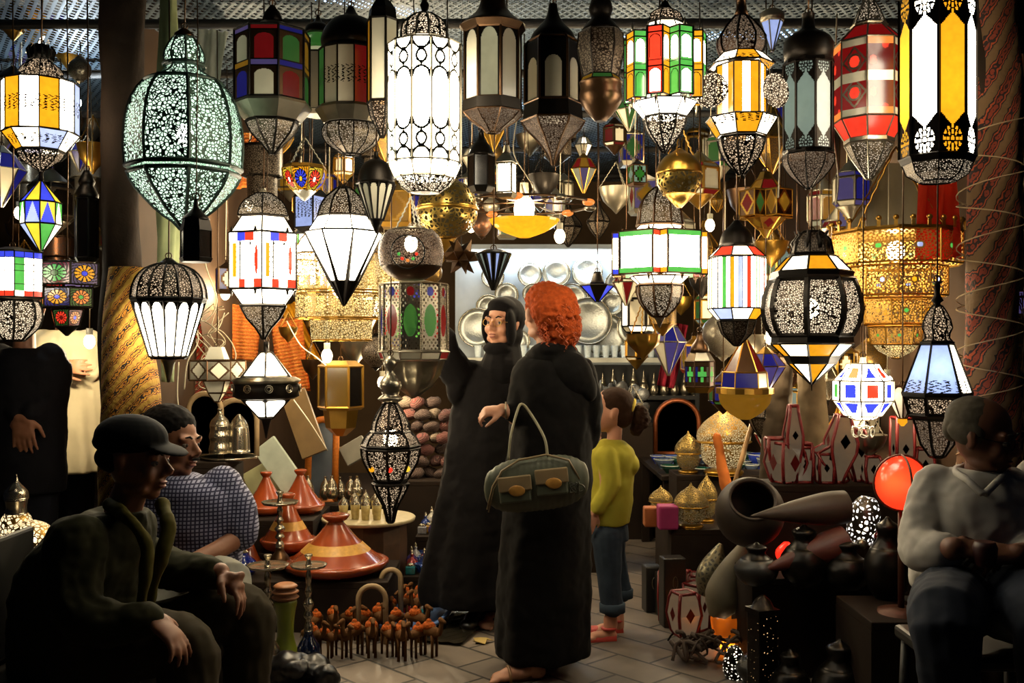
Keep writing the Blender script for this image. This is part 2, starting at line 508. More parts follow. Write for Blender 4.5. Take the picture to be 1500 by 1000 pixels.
# front posts: trunks wound with kilim and cloth
def kilim(name, cols, scale=1., warp=.2, ang=20, bump=.4):
    if name in MATS: return MATS[name]
    m, nt, out = nodes_of(name); L = nt.links.new
    b = N(nt, 'ShaderNodeBsdfPrincipled', Roughness=.9)
    tc = N(nt, 'ShaderNodeTexCoord'); mp = N(nt, 'ShaderNodeMapping'); mp.inputs['Rotation'].default_value = (0, R(ang), 0); mp.inputs['Scale'].default_value = (scale,) * 3
    wv = N(nt, 'ShaderNodeTexWave', Scale=5., Distortion=warp * 10); wv.bands_direction = 'Z'; wv.inputs['Detail'].default_value = 2
    w2 = N(nt, 'ShaderNodeTexVoronoi', Scale=38.); w2.distance = 'MANHATTAN'
    L(tc.outputs['Object'], mp.inputs[0]); L(mp.outputs[0], wv.inputs['Vector']); L(mp.outputs[0], w2.inputs['Vector'])
    mx = N(nt, 'ShaderNodeMath', operation='ADD'); ml = N(nt, 'ShaderNodeMath', operation='MULTIPLY'); ml.inputs[1].default_value = .38
    L(w2.outputs['Distance'], ml.inputs[0]); L(wv.outputs['Fac'], mx.inputs[0]); L(ml.outputs[0], mx.inputs[1])
    cr = N(nt, 'ShaderNodeValToRGB'); cr.color_ramp.interpolation = 'CONSTANT'
    e = cr.color_ramp.elements
    for i, c in enumerate(cols):
        p = i / len(cols) * 1.1
        el = e[0] if i == 0 else (e[1] if i == 1 else e.new(p)); el.position = min(1, p); el.color = c4(hexc(c))
    L(mx.outputs[0], cr.inputs[0]); L(cr.outputs[0], b.inputs['Base Color'])
    bp = N(nt, 'ShaderNodeBump', Strength=bump, Distance=.01); L(mx.outputs[0], bp.inputs['Height']); L(bp.outputs[0], b.inputs['Normal'])
    L(b.outputs[0], out.inputs[0]); MATS[name] = m; return m
def wrap(bm, path, rad, seg=28, amp=.09, tw=5., ph=0.):
    """cloth wound round a post: a noisy skin"""
    rings = []
    sp = spline([(p[2], p[0], p[1], r) for p, r in zip(path, rad)], 14)
    for z, x, y, r in sp:
        ring = []
        for k in range(seg):
            a = 2 * pi * k / seg
            q = r * (1 + amp * sin(2 * a + z * tw + ph) + amp * .6 * sin(5 * a - z * tw * 2.3) + .12 * noise.noise(Vector((cos(a), sin(a) + ph, z * 4))))
            ring.append(bm.verts.new((x + q * cos(a), y + q * sin(a), z)))
        rings.append(ring)
    for A, B in zip(rings, rings[1:]):
        for k in range(seg):
            f = bm.faces.new((A[k], A[(k + 1) % seg], B[(k + 1) % seg], B[k])); f.smooth = True
    bm.faces.new(rings[0][::-1]); bm.faces.new(rings[-1])
trunk = plain('tree_trunk', '241a12', .85, var=.5, vscale=14, bump=.8)
lp = root('trunk_post', 'dark rough trunk post bearing yellow kilim beside the green globe', 'post', (-1.405, 3.6, 0))
bm = NB(); wrap(bm, [(0, 0, 0), (.01, 0, .8), (-.01, 0, 1.6), (0, 0, 2.75)], [.085, .08, .07, .07], ph=1); obj('trunk', bm, trunk, lp)
bm = NB(); wrap(bm, [(.02, -.02, .75), (.035, -.03, 1.1), (.03, -.02, 1.35), (.02, -.01, 1.62)], [.10, .10, .085, .075], amp=.05, ph=.4)
obj('kilim_wrap', bm, kilim('kilim_yellow', ['4a140c', 'a86c14', '1f120c', 'b8841c', '5c1a0e', 'a07a28'], 1.6, .08, 52), lp, label='yellow and red woven kilim wrap')
gp = root('cloth_pole', 'pale green cloth hanging in a narrow strip behind the green globe', 'cloth', (-1.33, 3.85, 0))
bm = NB(); wrap(bm, [(0, 0, 1.2), (.0, 0, 1.7), (.0, 0, 2.72)], [.022, .04, .035], amp=.2, ph=3); obj('cloth', bm, plain('sage_cloth', '7d8560', .9), gp)
rp = root('wrapped_post', 'post wound with rust red kilim and twine beside the seated man in white', 'post', (1.66, 3.45, 0))
bm = NB(); wrap(bm, [(0, 0, 0), (0, 0, .8), (0, 0, 1.6), (.015, 0, 2.75)], [.07, .07, .06, .06], ph=2); obj('trunk', bm, trunk, rp)
bm = NB(); wrap(bm, [(-.01, -.01, .7), (-.015, -.02, 1.15), (0, -.01, 1.5), (.01, 0, 2.0), (.02, 0, 2.7)], [.10, .095, .085, .08, .07], amp=.07, ph=5)
obj('kilim_wrap', bm, kilim('kilim_rust', ['2a100a', '6e2810', '1c100b', '8a3a16', '140d0a', '5a4426'], 1.1, .12, 62), rp)
bm = NB()
for k in range(15):
    z0 = .8 + k * .09; sl = .05 if k % 2 else -.04
    tube(bm, [(-.008 + .108 * cos(a), -.012 + .108 * sin(a), z0 + sl * a / 2) for a in [i * 2 * pi / 20 for i in range(20)]], .0022, 4, closed=True)
obj('twine', bm, plain('pale_twine', 'a08c6a', .9), rp)
rc = root('hanging_scarf', 'orange to red cloth hanging behind the tall amber lantern by the wrapped post', 'cloth', (1.575, 3.62, 0))
bm = NB(); g = []
for j in range(40):
    z = 2.70 - j / 39 * 1.05; w = .03 + .075 * (j / 39) ** 1.4
    g.append([bm.verts.new((-.01 - .25 * w * 2 + w * (i / 8 - .35) * 1.6, .035 * sin(i * 1.7 + j * .1), z + .01 * sin(i * 2.))) for i in range(9)])
for A, B in zip(g, g[1:]):
    for i in range(8): bm.faces.new((A[i], A[i + 1], B[i + 1], B[i])).smooth = True
bmesh.ops.solidify(bm, geom=bm.faces[:], thickness=.006)
obj('cloth', bm, plain('flame_cloth', 'c2331a', .85, var=.35, vscale=5, trans=.0), rc)
pierced('pierced_green', '3f5a48', 92, .15, (.66, .95, .70), 1.15, metal=.1, rough=.6, see=.55)
pierced('pierced_gold', '6b5426', 95, .10, (1., .8, .35), .4, see=.8)
pierced('pierced_gold_dull', '7a6130', 100, .10, None, 0, see=.0, filled=(.03, .02, .01))
pierced('pierced_glow', '3a2f24', 135, .17, (1., .78, .52), 1.1, see=.5)
pierced('pierced_glow_soft', '32261b', 135, .18, (1., .72, .45), .55, see=.6)
pierced('pierced_dark', '231a12', 105, .12, None, 0, filled=(.10, .075, .05))
pierced('pierced_bronze', '3d2a1a', 130, .10, (1., .7, .45), .12, see=.4)
pierced('pierced_pale', '6e6250', 165, .2, (1., .8, .55), .5, see=.2)
pierced('pierced_round', 'a88a44', 62, .16, (.12, .08, .03), .3, metal=.9, rough=.28, see=.1)
LB = 130   # bulb brightness
DEPTH = {270: 3.2, 287: 2.85, 247: 3.42, 60: 3.3, 18: 3.65, 98: 3.95, 127: 3.62, 399: 3.4, 466: 3.75, 514: 3.55, 560: 3.3, 622: 3.05, 722: 3.25, 810: 3.4, 880: 3.2,
 974: 3.05, 1086: 3.0, 1131: 3.9, 1184: 3.2, 1273: 3.25, 1373: 2.95, 446: 3.55, 456: 4.0, 551: 3.45, 655: 3.9, 768: 4.4, 705: 3.7, 742: 3.95, 995: 3.4, 966: 3.6, 1122: 3.9,
 1079: 3.65, 1189: 3.5, 1312: 3.8, 1264: 3.45, 1322: 3.5, 386: 3.75, 452: 4.75, 504: 3.8, 500: 4.25, 602: 3.5, 606: 3.95, 723: 3.75, 875: 4.9, 942: 4.1, 390: 4.1, 499: 4.6,
 572: 3.75, 318: 4.35, 1025: 4.0, 1091: 4.25}
def L(label, cx, D, *a, **k):
    if 'harlequin' in label: D = 3.6
    elif 'pyramid' in label: D = 3.2
    else: D = DEPTH.get(cx, D)
    return lantern(label, cx, D, *a, **k)
# ---- front row, hanging from the front beam --------------------------------
def green_rim(o, s, Z):
    for y, h in ((96, 31), (122, 56), (247, 82), (256, 79)):
        bm = NB(); lathe(bm, [(Z(y) - 2.6 * s, h * s * .97), (Z(y), h * s * 1.03), (Z(y) + 2.6 * s, h * s * .97)], 32, capends=False)
        obj('band', bm, MATS['green_iron'], o)
plain('green_iron', '26382e', .5, .3)
L('huge green pierced globe lantern hanging by the trunk post', 270, 3.2, [
  ('m', [(42, 4), (50, 14), (56, 15)], 'h', {'name': 'finial'}),
  ('p', [(56, 15), (70, 24), (85, 28), (94, 25)], 'pierced_green', {'sp': 3, 'name': 'crown'}),
  ('p', [(97, 24), (105, 27), (114, 40), (122, 54)], 'pierced_green', {'sp': 3, 'name': 'neck'}),
  ('p', [(122, 54), (140, 68), (165, 77), (190, 81), (220, 82), (247, 80)], 'pierced_green', {'sp': 3, 'name': 'globe_panel', 't': 2.6}),
  ('p', [(256, 78), (272, 71), (290, 56), (312, 34), (324, 16), (336, 5)], 'pierced_green', {'sp': 3, 'name': 'lower_panel', 't': 2.4})],
  n=8, iron='green_iron', t=1.6, bulb=(198, 9, LB * 2, (.92, 1, .86)), extras=green_rim)
L('unlit small black metal lantern in front of the green globe tip', 287, 3.05, [
  ('m', [(292, 3), (305, 5), (318, 18), (322, 20)], 'k', {'name': 'dome', 'sp': 3}), ('f', [(322, 20), (338, 24)], 'k', {'name': 'shoulder'}),
  ('g', [(338, 22), (378, 22)], pat_solid('d'), {}), ('f', [(378, 25), (384, 22)], 'k', {'name': 'base'})], n=6, chain_r=.002)
L('fluted white glass lamp with pierced dark dome hanging beside the kilim post', 247, 2.95, [
  ('m', [(378, 5), (384, 12), (388, 20)], 'k', {'name': 'finial'}),
  ('p', [(388, 18), (395, 34), (408, 46), (425, 52), (438, 53)], 'pierced_glow_soft', {'sp': 2, 'name': 'dome', 't': 1.6}),
  ('f', [(438, 54), (443, 53)], 'k', {'name': 'rim'}),
  ('g', [(443, 51), (522, 27)], pat_arch('W', 'k', .1, .02, .0), {'t': 1.3}),
  ('f', [(521, 28), (526, 25)], 'k', {'name': 'base'}),
  ('m', [(526, 12), (534, 8), (560, 2)], 's', {'name': 'tail'})], n=16)
def lt1(o, s, Z):
    bm = NB()
    for k in range(12):
        a = 2 * pi * k / 12
        tube(bm, [(16 * s * cos(a), 16 * s * sin(a), Z(88)), (19 * s * cos(a), 19 * s * sin(a), Z(74)), (15 * s * cos(a), 15 * s * sin(a), Z(68))], .004, 4)
    obj('spiked_crown', bm, PM('k'), o)
L('blue white and amber paned drum lantern with crown, outermost of the front row', 60, 3.3, [
  ('m', [(66, 10), (72, 15), (88, 15)], 'k', {'name': 'collar'}), ('p', [(88, 12), (98, 24), (106, 30), (108, 26), (114, 33), (118, 40), (123, 44)], 'pierced_glow_soft', {'name': 'stepped_dome'}),
  ('g', [(123, 52), (196, 52)], pat_lace('AWVWAWVWVWAW', 'k', .5, 3, .3, .03), {'n': 12, 'name': 'drum_panel'}),
  ('g', [(196, 52), (221, 33)], pat_lace('VwAwVwAw', 'k', .5, 3, .5, .03), {'n': 8, 'name': 'slanted_panel'}),
  ('p', [(223, 32), (236, 24), (250, 3)], 'pierced_glow_soft', {'sp': 2, 'name': 'cup'})], n=8, bulb=(160, 8, LB), extras=lt1)
L('harlequin diamond lantern of blue yellow and green glass under the blue and amber drum', 60, 3.15, [
  ('m', [(252, 3), (266, 4)], 'k', {'name': 'collar'}),
  ('g', [(266, 3), (297, 28)], pat_solid('BYAGRV'), {'name': 'upper_panel'}),
  ('g', [(297, 28), (329, 28)], pat_zig('YBGwBVGwYB'), {'name': 'middle_panel', 'rings': True}),
  ('g', [(329, 28), (368, 2)], pat_solid('GwVYGwVY'), {'name': 'lower_panel'})], n=8, bulb=(312, 5, LB))
L('square white lamp with blue frieze and red foot at the picture edge', 18, 3.1, [
  ('f', [(362, 10), (370, 42)], 's', {'name': 'roof'}),
  ('g', [(370, 44), (436, 44)], pat_mosaic(['BBB', 'GWW', 'GWW', 'GWW', 'GWW', 'GWW', 'wRR']), {'n': 6, 'name': 'mosaic_panel'}),
  ('f', [(436, 42), (440, 36)], 's', {'name': 'base'}),
  ('p', [(440, 34), (458, 40), (478, 36), (498, 16)], 'pierced_glow', {'sp': 3, 'name': 'globe', 'n': 8, 't': 1.8}),
  ], n=6)
fl = [('v', 'O', 'B'), ('g', 'O', 'G'), ('b', 'Y', 'O'), ('G', 'R', 'B')]
L('tiered flower mosaic lantern in purple green and orange by the dark post', 98, 3.35, [
  ('f', [(383, 30), (386, 44)], 'k', {'name': 'roof'}),
  ('g', [(386, 46), (418, 46)], pat_flower([('v', 'A', 'B'), ('r', 'G', 'g')]), {'name': 'top_tier'}),
  ('g', [(422, 37), (450, 37)], pat_flower([('g', 'O', 'G'), ('b', 'A', 'B')]), {'name': 'middle_tier'}),
  ('g', [(453, 24), (478, 18)], pat_flower([('r', 'O', 'B'), ('g', 'R', 'r')]), {'name': 'bottom_tier'}),
  ('m', [(478, 17), (486, 8), (492, 2)], 'k', {'name': 'tail'})], n=6)
L('tall unlit black lantern wrapped in clear plastic beside the trunk post', 127, 3.5, [
  ('m', [(250, 4), (266, 12), (272, 10), (286, 17), (292, 15)], 'k', {'name': 'dome', 'sp': 2}),
  ('g', [(292, 16), (378, 16)], pat_solid('d'), {'t': 1.4}), ('f', [(378, 18), (384, 14)], 'k', {'name': 'base'})], n=6)
# top row, centre
def patarc2(k, u, v):
    if abs(u - .5) > .44: return 'k'
    hv = (v * 2) % 1; r = int(v * 2); a = 'gbcavrcb'[(k * 3 + r * 5) % 8]; b = 'bavbagvr'[(k + r * 3) % 8]
    if hv < .13: return b
    if hv < .17 or hv > .96: return 'k'
    x = abs(u - .5); w = .33
    if x < w and hv > .26 + (w - sqrt(w * w - x * x)) * .5: return a
    return 'h'
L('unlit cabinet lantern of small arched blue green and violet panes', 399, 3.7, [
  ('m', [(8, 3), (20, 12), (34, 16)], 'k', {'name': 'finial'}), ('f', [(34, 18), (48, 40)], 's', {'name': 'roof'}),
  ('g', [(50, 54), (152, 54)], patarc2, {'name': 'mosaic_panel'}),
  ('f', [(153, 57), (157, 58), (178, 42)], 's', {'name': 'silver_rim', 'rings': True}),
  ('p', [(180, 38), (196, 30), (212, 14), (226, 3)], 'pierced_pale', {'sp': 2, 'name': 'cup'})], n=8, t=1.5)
L('slim dark lantern with green shoulder and striped red and cream panes', 466, 3.95, [
  ('m', [(22, 2), (32, 6), (40, 18), (50, 20)], 'k', {'name': 'dome', 'sp': 2}),
  ('m', [(52, 18), (66, 20), (72, 17)], 'g', {'name': 'shoulder'}),
  ('m', [(72, 17), (80, 12)], 'y', {'name': 'collar'}),
  ('g', [(80, 24), (164, 24)], pat_solid('gcrcgcrc'), {}), ('f', [(164, 26), (170, 20)], 's', {'name': 'base'})], n=8)
L('broad dark domed lantern with cream green and red strip panes', 514, 3.75, [
  ('m', [(10, 4), (24, 12), (30, 26), (44, 38), (62, 44), (72, 40)], 'k', {'sp': 3, 'name': 'dome'}),
  ('f', [(72, 44), (76, 48)], 'k', {'name': 'rim'}),
  ('g', [(77, 46), (160, 46)], pat_lace('rccgccrccgcc', 'k', .5, 3, .3, .05), {'n': 12}),
  ('f', [(160, 50), (164, 52), (182, 40)], 's', {'name': 'silver_rim'}),
  ('p', [(184, 38), (196, 42), (212, 34), (226, 12)], 'pierced_pale', {'sp': 3, 'name': 'cup'})], n=12)
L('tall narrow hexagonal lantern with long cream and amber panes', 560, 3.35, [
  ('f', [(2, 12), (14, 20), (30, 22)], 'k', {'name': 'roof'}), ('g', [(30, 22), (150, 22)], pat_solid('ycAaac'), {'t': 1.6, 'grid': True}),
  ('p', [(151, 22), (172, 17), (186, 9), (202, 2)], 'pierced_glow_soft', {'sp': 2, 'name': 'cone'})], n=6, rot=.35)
def big_extra(o, s, Z):
    bm = NB(); lathe(bm, [(Z(65), 46 * s), (Z(62), 38 * s)], 32); obj('collar', bm, PM('s'), o)
L('dazzling tall white lantern with circle tracery and pierced dome', 622, 3.1, [
  ('m', [(0, 3), (8, 7), (16, 4), (20, 8)], 'k', {'name': 'finial'}),
  ('p', [(20, 6), (26, 20), (38, 31), (52, 34), (60, 33)], 'pierced_glow', {'sp': 3, 'name': 'dome', 't': 1.8}),
  ('g', [(60, 36), (68, 47)], pat_solid('w'), {'name': 'skirt', 'grid': False}),
  ('g', [(68, 54), (240, 54)], pat_circles('W', 's'), {'name': 'drum_panel', 't': 1.2}),
  ('g', [(240, 54), (262, 44)], pat_arch('W', 's', .05, .0, .1), {'name': 'lower_panel'}),
  ('p', [(262, 43), (272, 36), (282, 22)], 'pierced_glow', {'name': 'cup'})], n=12, iron='s', extras=big_extra)
L('dark hexagonal lantern with keyhole white panes, orange one glowing', 722, 3.3, [
  ('m', [(0, 18), (14, 22), (26, 32), (36, 45), (40, 49)], 'h', {'sp': 2, 'name': 'roof', 'seg': 24}),
  ('f', [(40, 50), (48, 44)], 'h', {'name': 'cornice'}),
  ('g', [(48, 42), (150, 42)], pat_arch('cyaycc', 'k', .13, .03, .02), {'n': 8, 't': 1.6}),
  ('f', [(150, 45), (165, 46)], 'k', {'name': 'band'}),
  ('p', [(166, 44), (176, 34), (186, 18), (194, 10)], 'pierced_bronze', {'sp': 2, 'name': 'funnel'})], n=8, iron='h', rot=.28)
L('dark onion lantern with keyhole panes and long pointed bronze tip', 810, 3.3, [
  ('m', [(6, 6), (22, 9), (34, 16), (50, 30), (60, 34)], 'k', {'sp': 3, 'name': 'dome'}),
  ('g', [(60, 34), (66, 40), (152, 40)], pat_arch('c', 'k', .19, .34, .02), {'t': 2.2, 'n': 6}),
  ('f', [(152, 42), (176, 44)], 'k', {'name': 'band'}),
  ('p', [(177, 46), (188, 40), (204, 24), (224, 9), (242, 1)], 'pierced_bronze', {'sp': 2, 'name': 'cone', 't': 1.4})], n=6, iron='h', rot=.5)
L('dark bulbous lantern with pierced shoulders between the onion lantern and the arcade lantern', 880, 3.5, [
  ('m', [(0, 14), (14, 18), (26, 14), (34, 20), (48, 31)], 'k', {'sp': 2, 'name': 'dome'}),
  ('p', [(48, 32), (70, 34), (112, 26)], 'pierced_dark', {'name': 'pierced_panel'}),
  ('g', [(112, 26), (120, 30)], pat_solid('aggr'), {'grid': False}),
  ('m', [(121, 32), (132, 30), (144, 32), (160, 24), (178, 8)], 'h', {'sp': 2, 'name': 'bowl'})], n=6)
arc = ['GGRRAAGG', 'WWRRWWWW', 'WWWWAAGG']
def patarc(k, u, v):
    c = 'GROGWG'[k % 6] if True else 'G'
    cols = [('G', 'W', 'W'), ('R', 'R', 'W'), ('A', 'W', 'A'), ('G', 'W', 'G')][k % 4]
    hv = (v * 2) % 1; top = v < .5
    if abs(u - .5) > .43: return 'k'
    if hv < .2 or hv > .93: return cols[0] if .03 < hv < .17 or hv > .93 else 'k'
    x = abs(u - .5); w = .34
    if x < w and hv > .27 + (w - sqrt(w * w - x * x)) * .5: return cols[1] if top else cols[2]
    if x < w + .05 and hv > .24 + (w + .05 - sqrt((w + .05) ** 2 - x * x)) * .5: return 'k'
    return cols[0]
def spikes(ys, h, m, n=8, dn=1):
    def f(o, s, Z):
        for k in range(n):
            a = 2 * pi * (k + .5) / n
            x, y = h * s * cos(a) * .93, h * s * sin(a) * .93
            for (y0, d) in ys: bm = NB(); tube(bm, [(x, y, Z(y0)), (x, y, Z(y0 + d))], [3.2 * s, .3 * s], 6); obj('spike_finial', bm, PM(m), o)
    return f
L('lit lantern of boxy arched red amber and green windows', 974, 3.25, [
  ('m', [(2, 4), (8, 7), (14, 12)], 'k', {'name': 'finial'}),
  ('p', [(14, 10), (22, 22), (34, 26)], 'pierced_glow_soft', {'sp': 3, 'name': 'dome'}),
  ('g', [(36, 26), (52, 34)], pat_solid('w'), {'name': 'upper_panel', 'grid': False}),
  ('g', [(54, 59), (150, 59)], patarc, {'plan': [(a, m) for a, m in star_plan(8, .74, .5)], 'name': 'window_box'}),
  ('g', [(152, 48), (172, 32)], pat_solid('W'), {'name': 'lower_panel', 'grid': False}),
  ('p', [(173, 32), (190, 27), (206, 16), (224, 2)], 'pierced_glow', {'sp': 2, 'name': 'cup', 't': 1.4})], n=8,
  extras=spikes([(54, -14), (150, 16)], 58, 's'))
def discs(o, s, Z):
    for sx in (-1, 1):
        bm = NB()
        for rr in (24, 8): tube(bm, [(0, rr * s * cos(a), rr * s * sin(a)) for a in [i * pi / 12 for i in range(24)]], 1.3 * s, 4, closed=True)
        bmesh.ops.create_circle(bm, cap_ends=True, segments=24, radius=23 * s, matrix=Matrix.Rotation(pi / 2, 4, 'Y'))
        d = obj('side_rosette', bm, MATS['pierced_glow'], o, label='round pierced rosette on the side')
        d.location = (sx * 47 * s, -14 * s, Z(136)); d.rotation_euler = (0, 0, R(62 if sx < 0 else 118) )
L('white and amber lantern with round pierced side rosettes and bronze onion top', 1086, 3.1, [
  ('m', [(0, 6), (14, 8), (24, 11)], 'h', {'name': 'finial'}),
  ('p', [(24, 9), (38, 22), (56, 34), (72, 33), (80, 28)], 'pierced_bronze', {'sp': 3, 'name': 'onion_dome', 't': 1.8}),
  ('g', [(80, 30), (97, 48)], pat_lace('wAwAwAwA', 'k', .7, 3, .5, .03), {'name': 'upper_panel'}),
  ('g', [(97, 36), (173, 36)], pat_stripes('AWA', 'k', .06), {'n': 6, 'name': 'column_panel', 'rot': -pi/2 + pi/6}),
  ('g', [(175, 52), (200, 36)], pat_lace('wAwAwAwA', 'k', .2, 3, .5, .03), {'name': 'lower_panel'}),
  ('p', [(203, 34), (220, 30), (238, 20), (256, 3)], 'pierced_glow_soft', {'sp': 2, 'name': 'cup', 't': 1.6})], n=8, extras=discs)
L('small bare white cone lamp in front of the netting', 1131, 3.6, [('m', [(14, 9), (20, 18), (32, 17)], 's', {'name': 'cap'}), ('g', [(32, 16), (76, 1)], pat_solid('V'), {'grid': False})], n=6, iron='s')
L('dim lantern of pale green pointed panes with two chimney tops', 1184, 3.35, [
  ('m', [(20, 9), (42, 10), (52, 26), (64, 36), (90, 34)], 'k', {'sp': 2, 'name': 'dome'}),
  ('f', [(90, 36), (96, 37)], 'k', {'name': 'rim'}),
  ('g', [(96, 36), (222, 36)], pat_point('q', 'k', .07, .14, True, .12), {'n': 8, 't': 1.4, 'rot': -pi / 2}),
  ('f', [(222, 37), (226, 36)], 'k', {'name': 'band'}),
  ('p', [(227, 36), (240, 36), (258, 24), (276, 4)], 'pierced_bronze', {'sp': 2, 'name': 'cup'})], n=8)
def patred(k, u, v):
    if v < .1 or v > .9: return 'c' if k % 2 == 0 else 'O'
    if abs(v - .5) < .06: return 'c'
    hv = ((v - .1) / .8 * 2) % 1
    if k % 2: return 'r' if sin(u * 7) * cos(hv * 6) > -.6 else 'R'
    r = hypot(u - .5, (hv - .5) * 1.05)
    if r < .2: return 'R'
    if r < .27: return 's'
    if abs(abs(u - .5) + abs(hv - .5) - .45) < .05: return 's'
    return 'r'
L('red glass octagonal lantern with diamond tracery and silvered cup', 1273, 3.2, [
  ('p', [(0, 6), (14, 14), (36, 23)], 'pierced_pale', {'name': 'finial'}), ('f', [(38, 27), (42, 25)], 's', {'name': 'collar'}),
  ('g', [(42, 26), (66, 50)], pat_solid('r'), {'name': 'roof_panel', 'grid': False}),
  ('g', [(66, 50), (178, 50)], patred, {'name': 'body_panel'}),
  ('g', [(178, 50), (205, 34)], pat_solid('R'), {'name': 'lower_panel', 'grid': False}),
  ('f', [(205, 36), (210, 36)], 's', {'name': 'silver_rim'}),
  ('p', [(212, 34), (232, 24), (262, 4)], 'pierced_pale', {'name': 'cone'})], n=8, iron='s', t=1.2)
L('very tall lantern of long pointed white and amber panes with rosettes', 1373, 3.1, [
  ('f', [(-40, 36), (-6, 52)], 'k', {'name': 'roof'}),
  ('g', [(-6, 52), (232, 52)], pat_point('WAWaWaWA', 'k', .08, .08, True, .16), {'name': 'long_panel', 't': 1.6}),
  ('f', [(232, 53), (240, 50)], 'k', {'name': 'band'}), ('p', [(240, 48), (256, 42), (266, 26)], 'pierced_pale', {'name': 'cup'})], n=8, rot=.42, bulb=(140, 9, LB), hang_to=2.95)
# ---- second row --------------------------------------------------------------
def suspension(ys, hw, top, n=3, ph=.5, m='s', zigzag=True):
    def f(o, s, Z):
        for k in range(n):
            a = 2 * pi * k / n + ph
            p0 = Vector((hw * s * cos(a), hw * s * sin(a), Z(ys))); p1 = Vector((0, 0, Z(top)))
            bm = NB(); m_ = 14
            tube(bm, [p0.lerp(p1, i / m_) + Vector((.002 * (-1) ** i, 0, 0)) for i in range(m_ + 1)], .0032, 5)
            obj('suspension_chain', bm, PM(m), o)
    return f
def both(*fs):
    def f(o, s, Z):
        for g in fs: g(o, s, Z)
    return f
L('little hanging cup lamp of mosaic flowers on three gilt chains', 446, 3.3, [
  ('f', [(243, 31), (248, 33)], 'n', {'name': 'rim'}),
  ('g', [(248, 32), (258, 31), (270, 26), (280, 16)], pat_flower([('Y', 'R', 'w'), ('A', 'B', 'Y')]), {'name': 'mosaic_cup'}),
  ('m', [(280, 17), (288, 9), (294, 2)], 'c', {'name': 'tip'})], n=8, iron='n', extras=suspension(244, 31, 200), chain=0)
L('small prism lamp of blue glass behind the mosaic cup', 456, 3.8, [('f', [(278, 16), (288, 26)], 'k', {'name': 'roof'}), ('g', [(288, 24), (334, 24)], pat_lace('VVBV', 'k', .4, 5, .6), {}), ('f', [(334, 24), (346, 6)], 'k', {'name': 'base'})], n=4, rot=.3)
L('unlit dark fluted cone lamp with white ribs beside the tall white lantern', 551, 3.0, [
  ('m', [(222, 3), (232, 5), (238, 16), (250, 24), (270, 28)], 'k', {'sp': 3, 'name': 'dome'}),
  ('g', [(270, 28), (322, 10)], pat_arch('c', 'k', .16, .02, 0), {'t': 1.3}), ('m', [(322, 10), (328, 8), (342, 1)], 'k', {'name': 'tip'})], n=12)
L('brass ball lamp punched all over, gleaming beneath the tall white lantern', 655, 3.55, [
  ('m', [(258, 4), (263, 12)], 'n', {'name': 'cap'}),
  ('p', [(263, 14), (275, 34), (292, 42), (304, 44)], 'pierced_round', {'round': 1, 'sp': 3, 'name': 'upper_bowl', 'bars': False}),
  ('m', [(303, 45), (306, 47), (309, 45)], 'n', {'name': 'belt'}),
  ('p', [(308, 44), (322, 43), (338, 32), (348, 14)], 'pierced_round', {'round': 1, 'sp': 3, 'name': 'lower_bowl', 'bars': False})], n=8, iron='n')
def hoop(o, s, Z):
    bm = NB(); tube(bm, [(100 * s * cos(a), 100 * s * sin(a), Z(300)) for a in [i * pi / 24 for i in range(48)]], .006, 6, closed=True)
    for k in range(6): tube(bm, [(0, 0, Z(296)), (100 * s * cos(k * pi / 3), 100 * s * sin(k * pi / 3), Z(300))], .004, 5)
    obj('hoop', bm, PM('h'), o)
    for k in range(10):
        a = k * pi / 5 + .2
        bm = NB(); ellip(bm, (100 * s * cos(a), 100 * s * sin(a), Z(302)), (9 * s, 9 * s, 5 * s)); obj('glass_bead', bm, PM('O' if k % 2 else 's'), o)
L('shallow glowing orange bowl lamp on a wide metal hoop with bare bulb', 768, 3.8, [
  ('m', [(268, 6), (292, 7)], 'c', {'name': 'socket'}),
  ('g', [(322, 52), (330, 46), (340, 30), (348, 8)], pat_solid('A'), {'n': 20, 'sp': 2, 'bars': False, 'rings': False, 'name': 'glass_bowl'})],
  n=20, iron='n', bulb=(306, 11, LB), extras=hoop)
L('small unlit charcoal lantern between tall white lantern and little lit lantern', 705, 3.6, [
  ('m', [(192, 4), (204, 5), (212, 12), (222, 17), (228, 20)], 'k', {'sp': 2, 'name': 'dome'}), ('g', [(228, 19), (274, 19)], pat_solid('d'), {}), ('f', [(274, 20), (282, 14)], 'k', {'name': 'base'})], n=6)
L('little lit white lantern right of the charcoal one', 742, 3.75, [
  ('m', [(213, 4), (224, 6)], 's', {'name': 'chimney'}), ('f', [(224, 6), (238, 19)], 's', {'name': 'roof'}), ('g', [(240, 16), (282, 16)], pat_lace('WwcW', 'k', .1, 5, .2, .1), {}), ('f', [(284, 18), (290, 14)], 's', {'name': 'base'})], n=4, rot=.5, iron='s')
L('round polished brass ball lamp hanging beneath the arcade window lantern', 995, 3.15, [
  ('m', [(218, 4), (224, 12), (230, 22), (242, 31), (256, 34)], 'n', {'sp': 3, 'name': 'cap', 'seg': 28}),
  ('p', [(256, 34), (270, 32), (284, 24)], 'pierced_round', {'round': 1, 'sp': 2, 'bars': False, 'name': 'belly'}),
  ('m', [(284, 23), (294, 14), (304, 4)], 'n', {'name': 'tip'})], n=8, iron='n', extras=suspension(232, 24, 176, 3, .2, 'n'), chain=0)
boxp = star_plan(6, .80, .74)
def pat6(k, u, v):
    cs = 'GRBAG' ; c = 'GBAGRA'[(k // 1) % 6]
    if v < .14 or v > .86: return c
    return 'W' if abs(u - .5) < .44 else 'k'
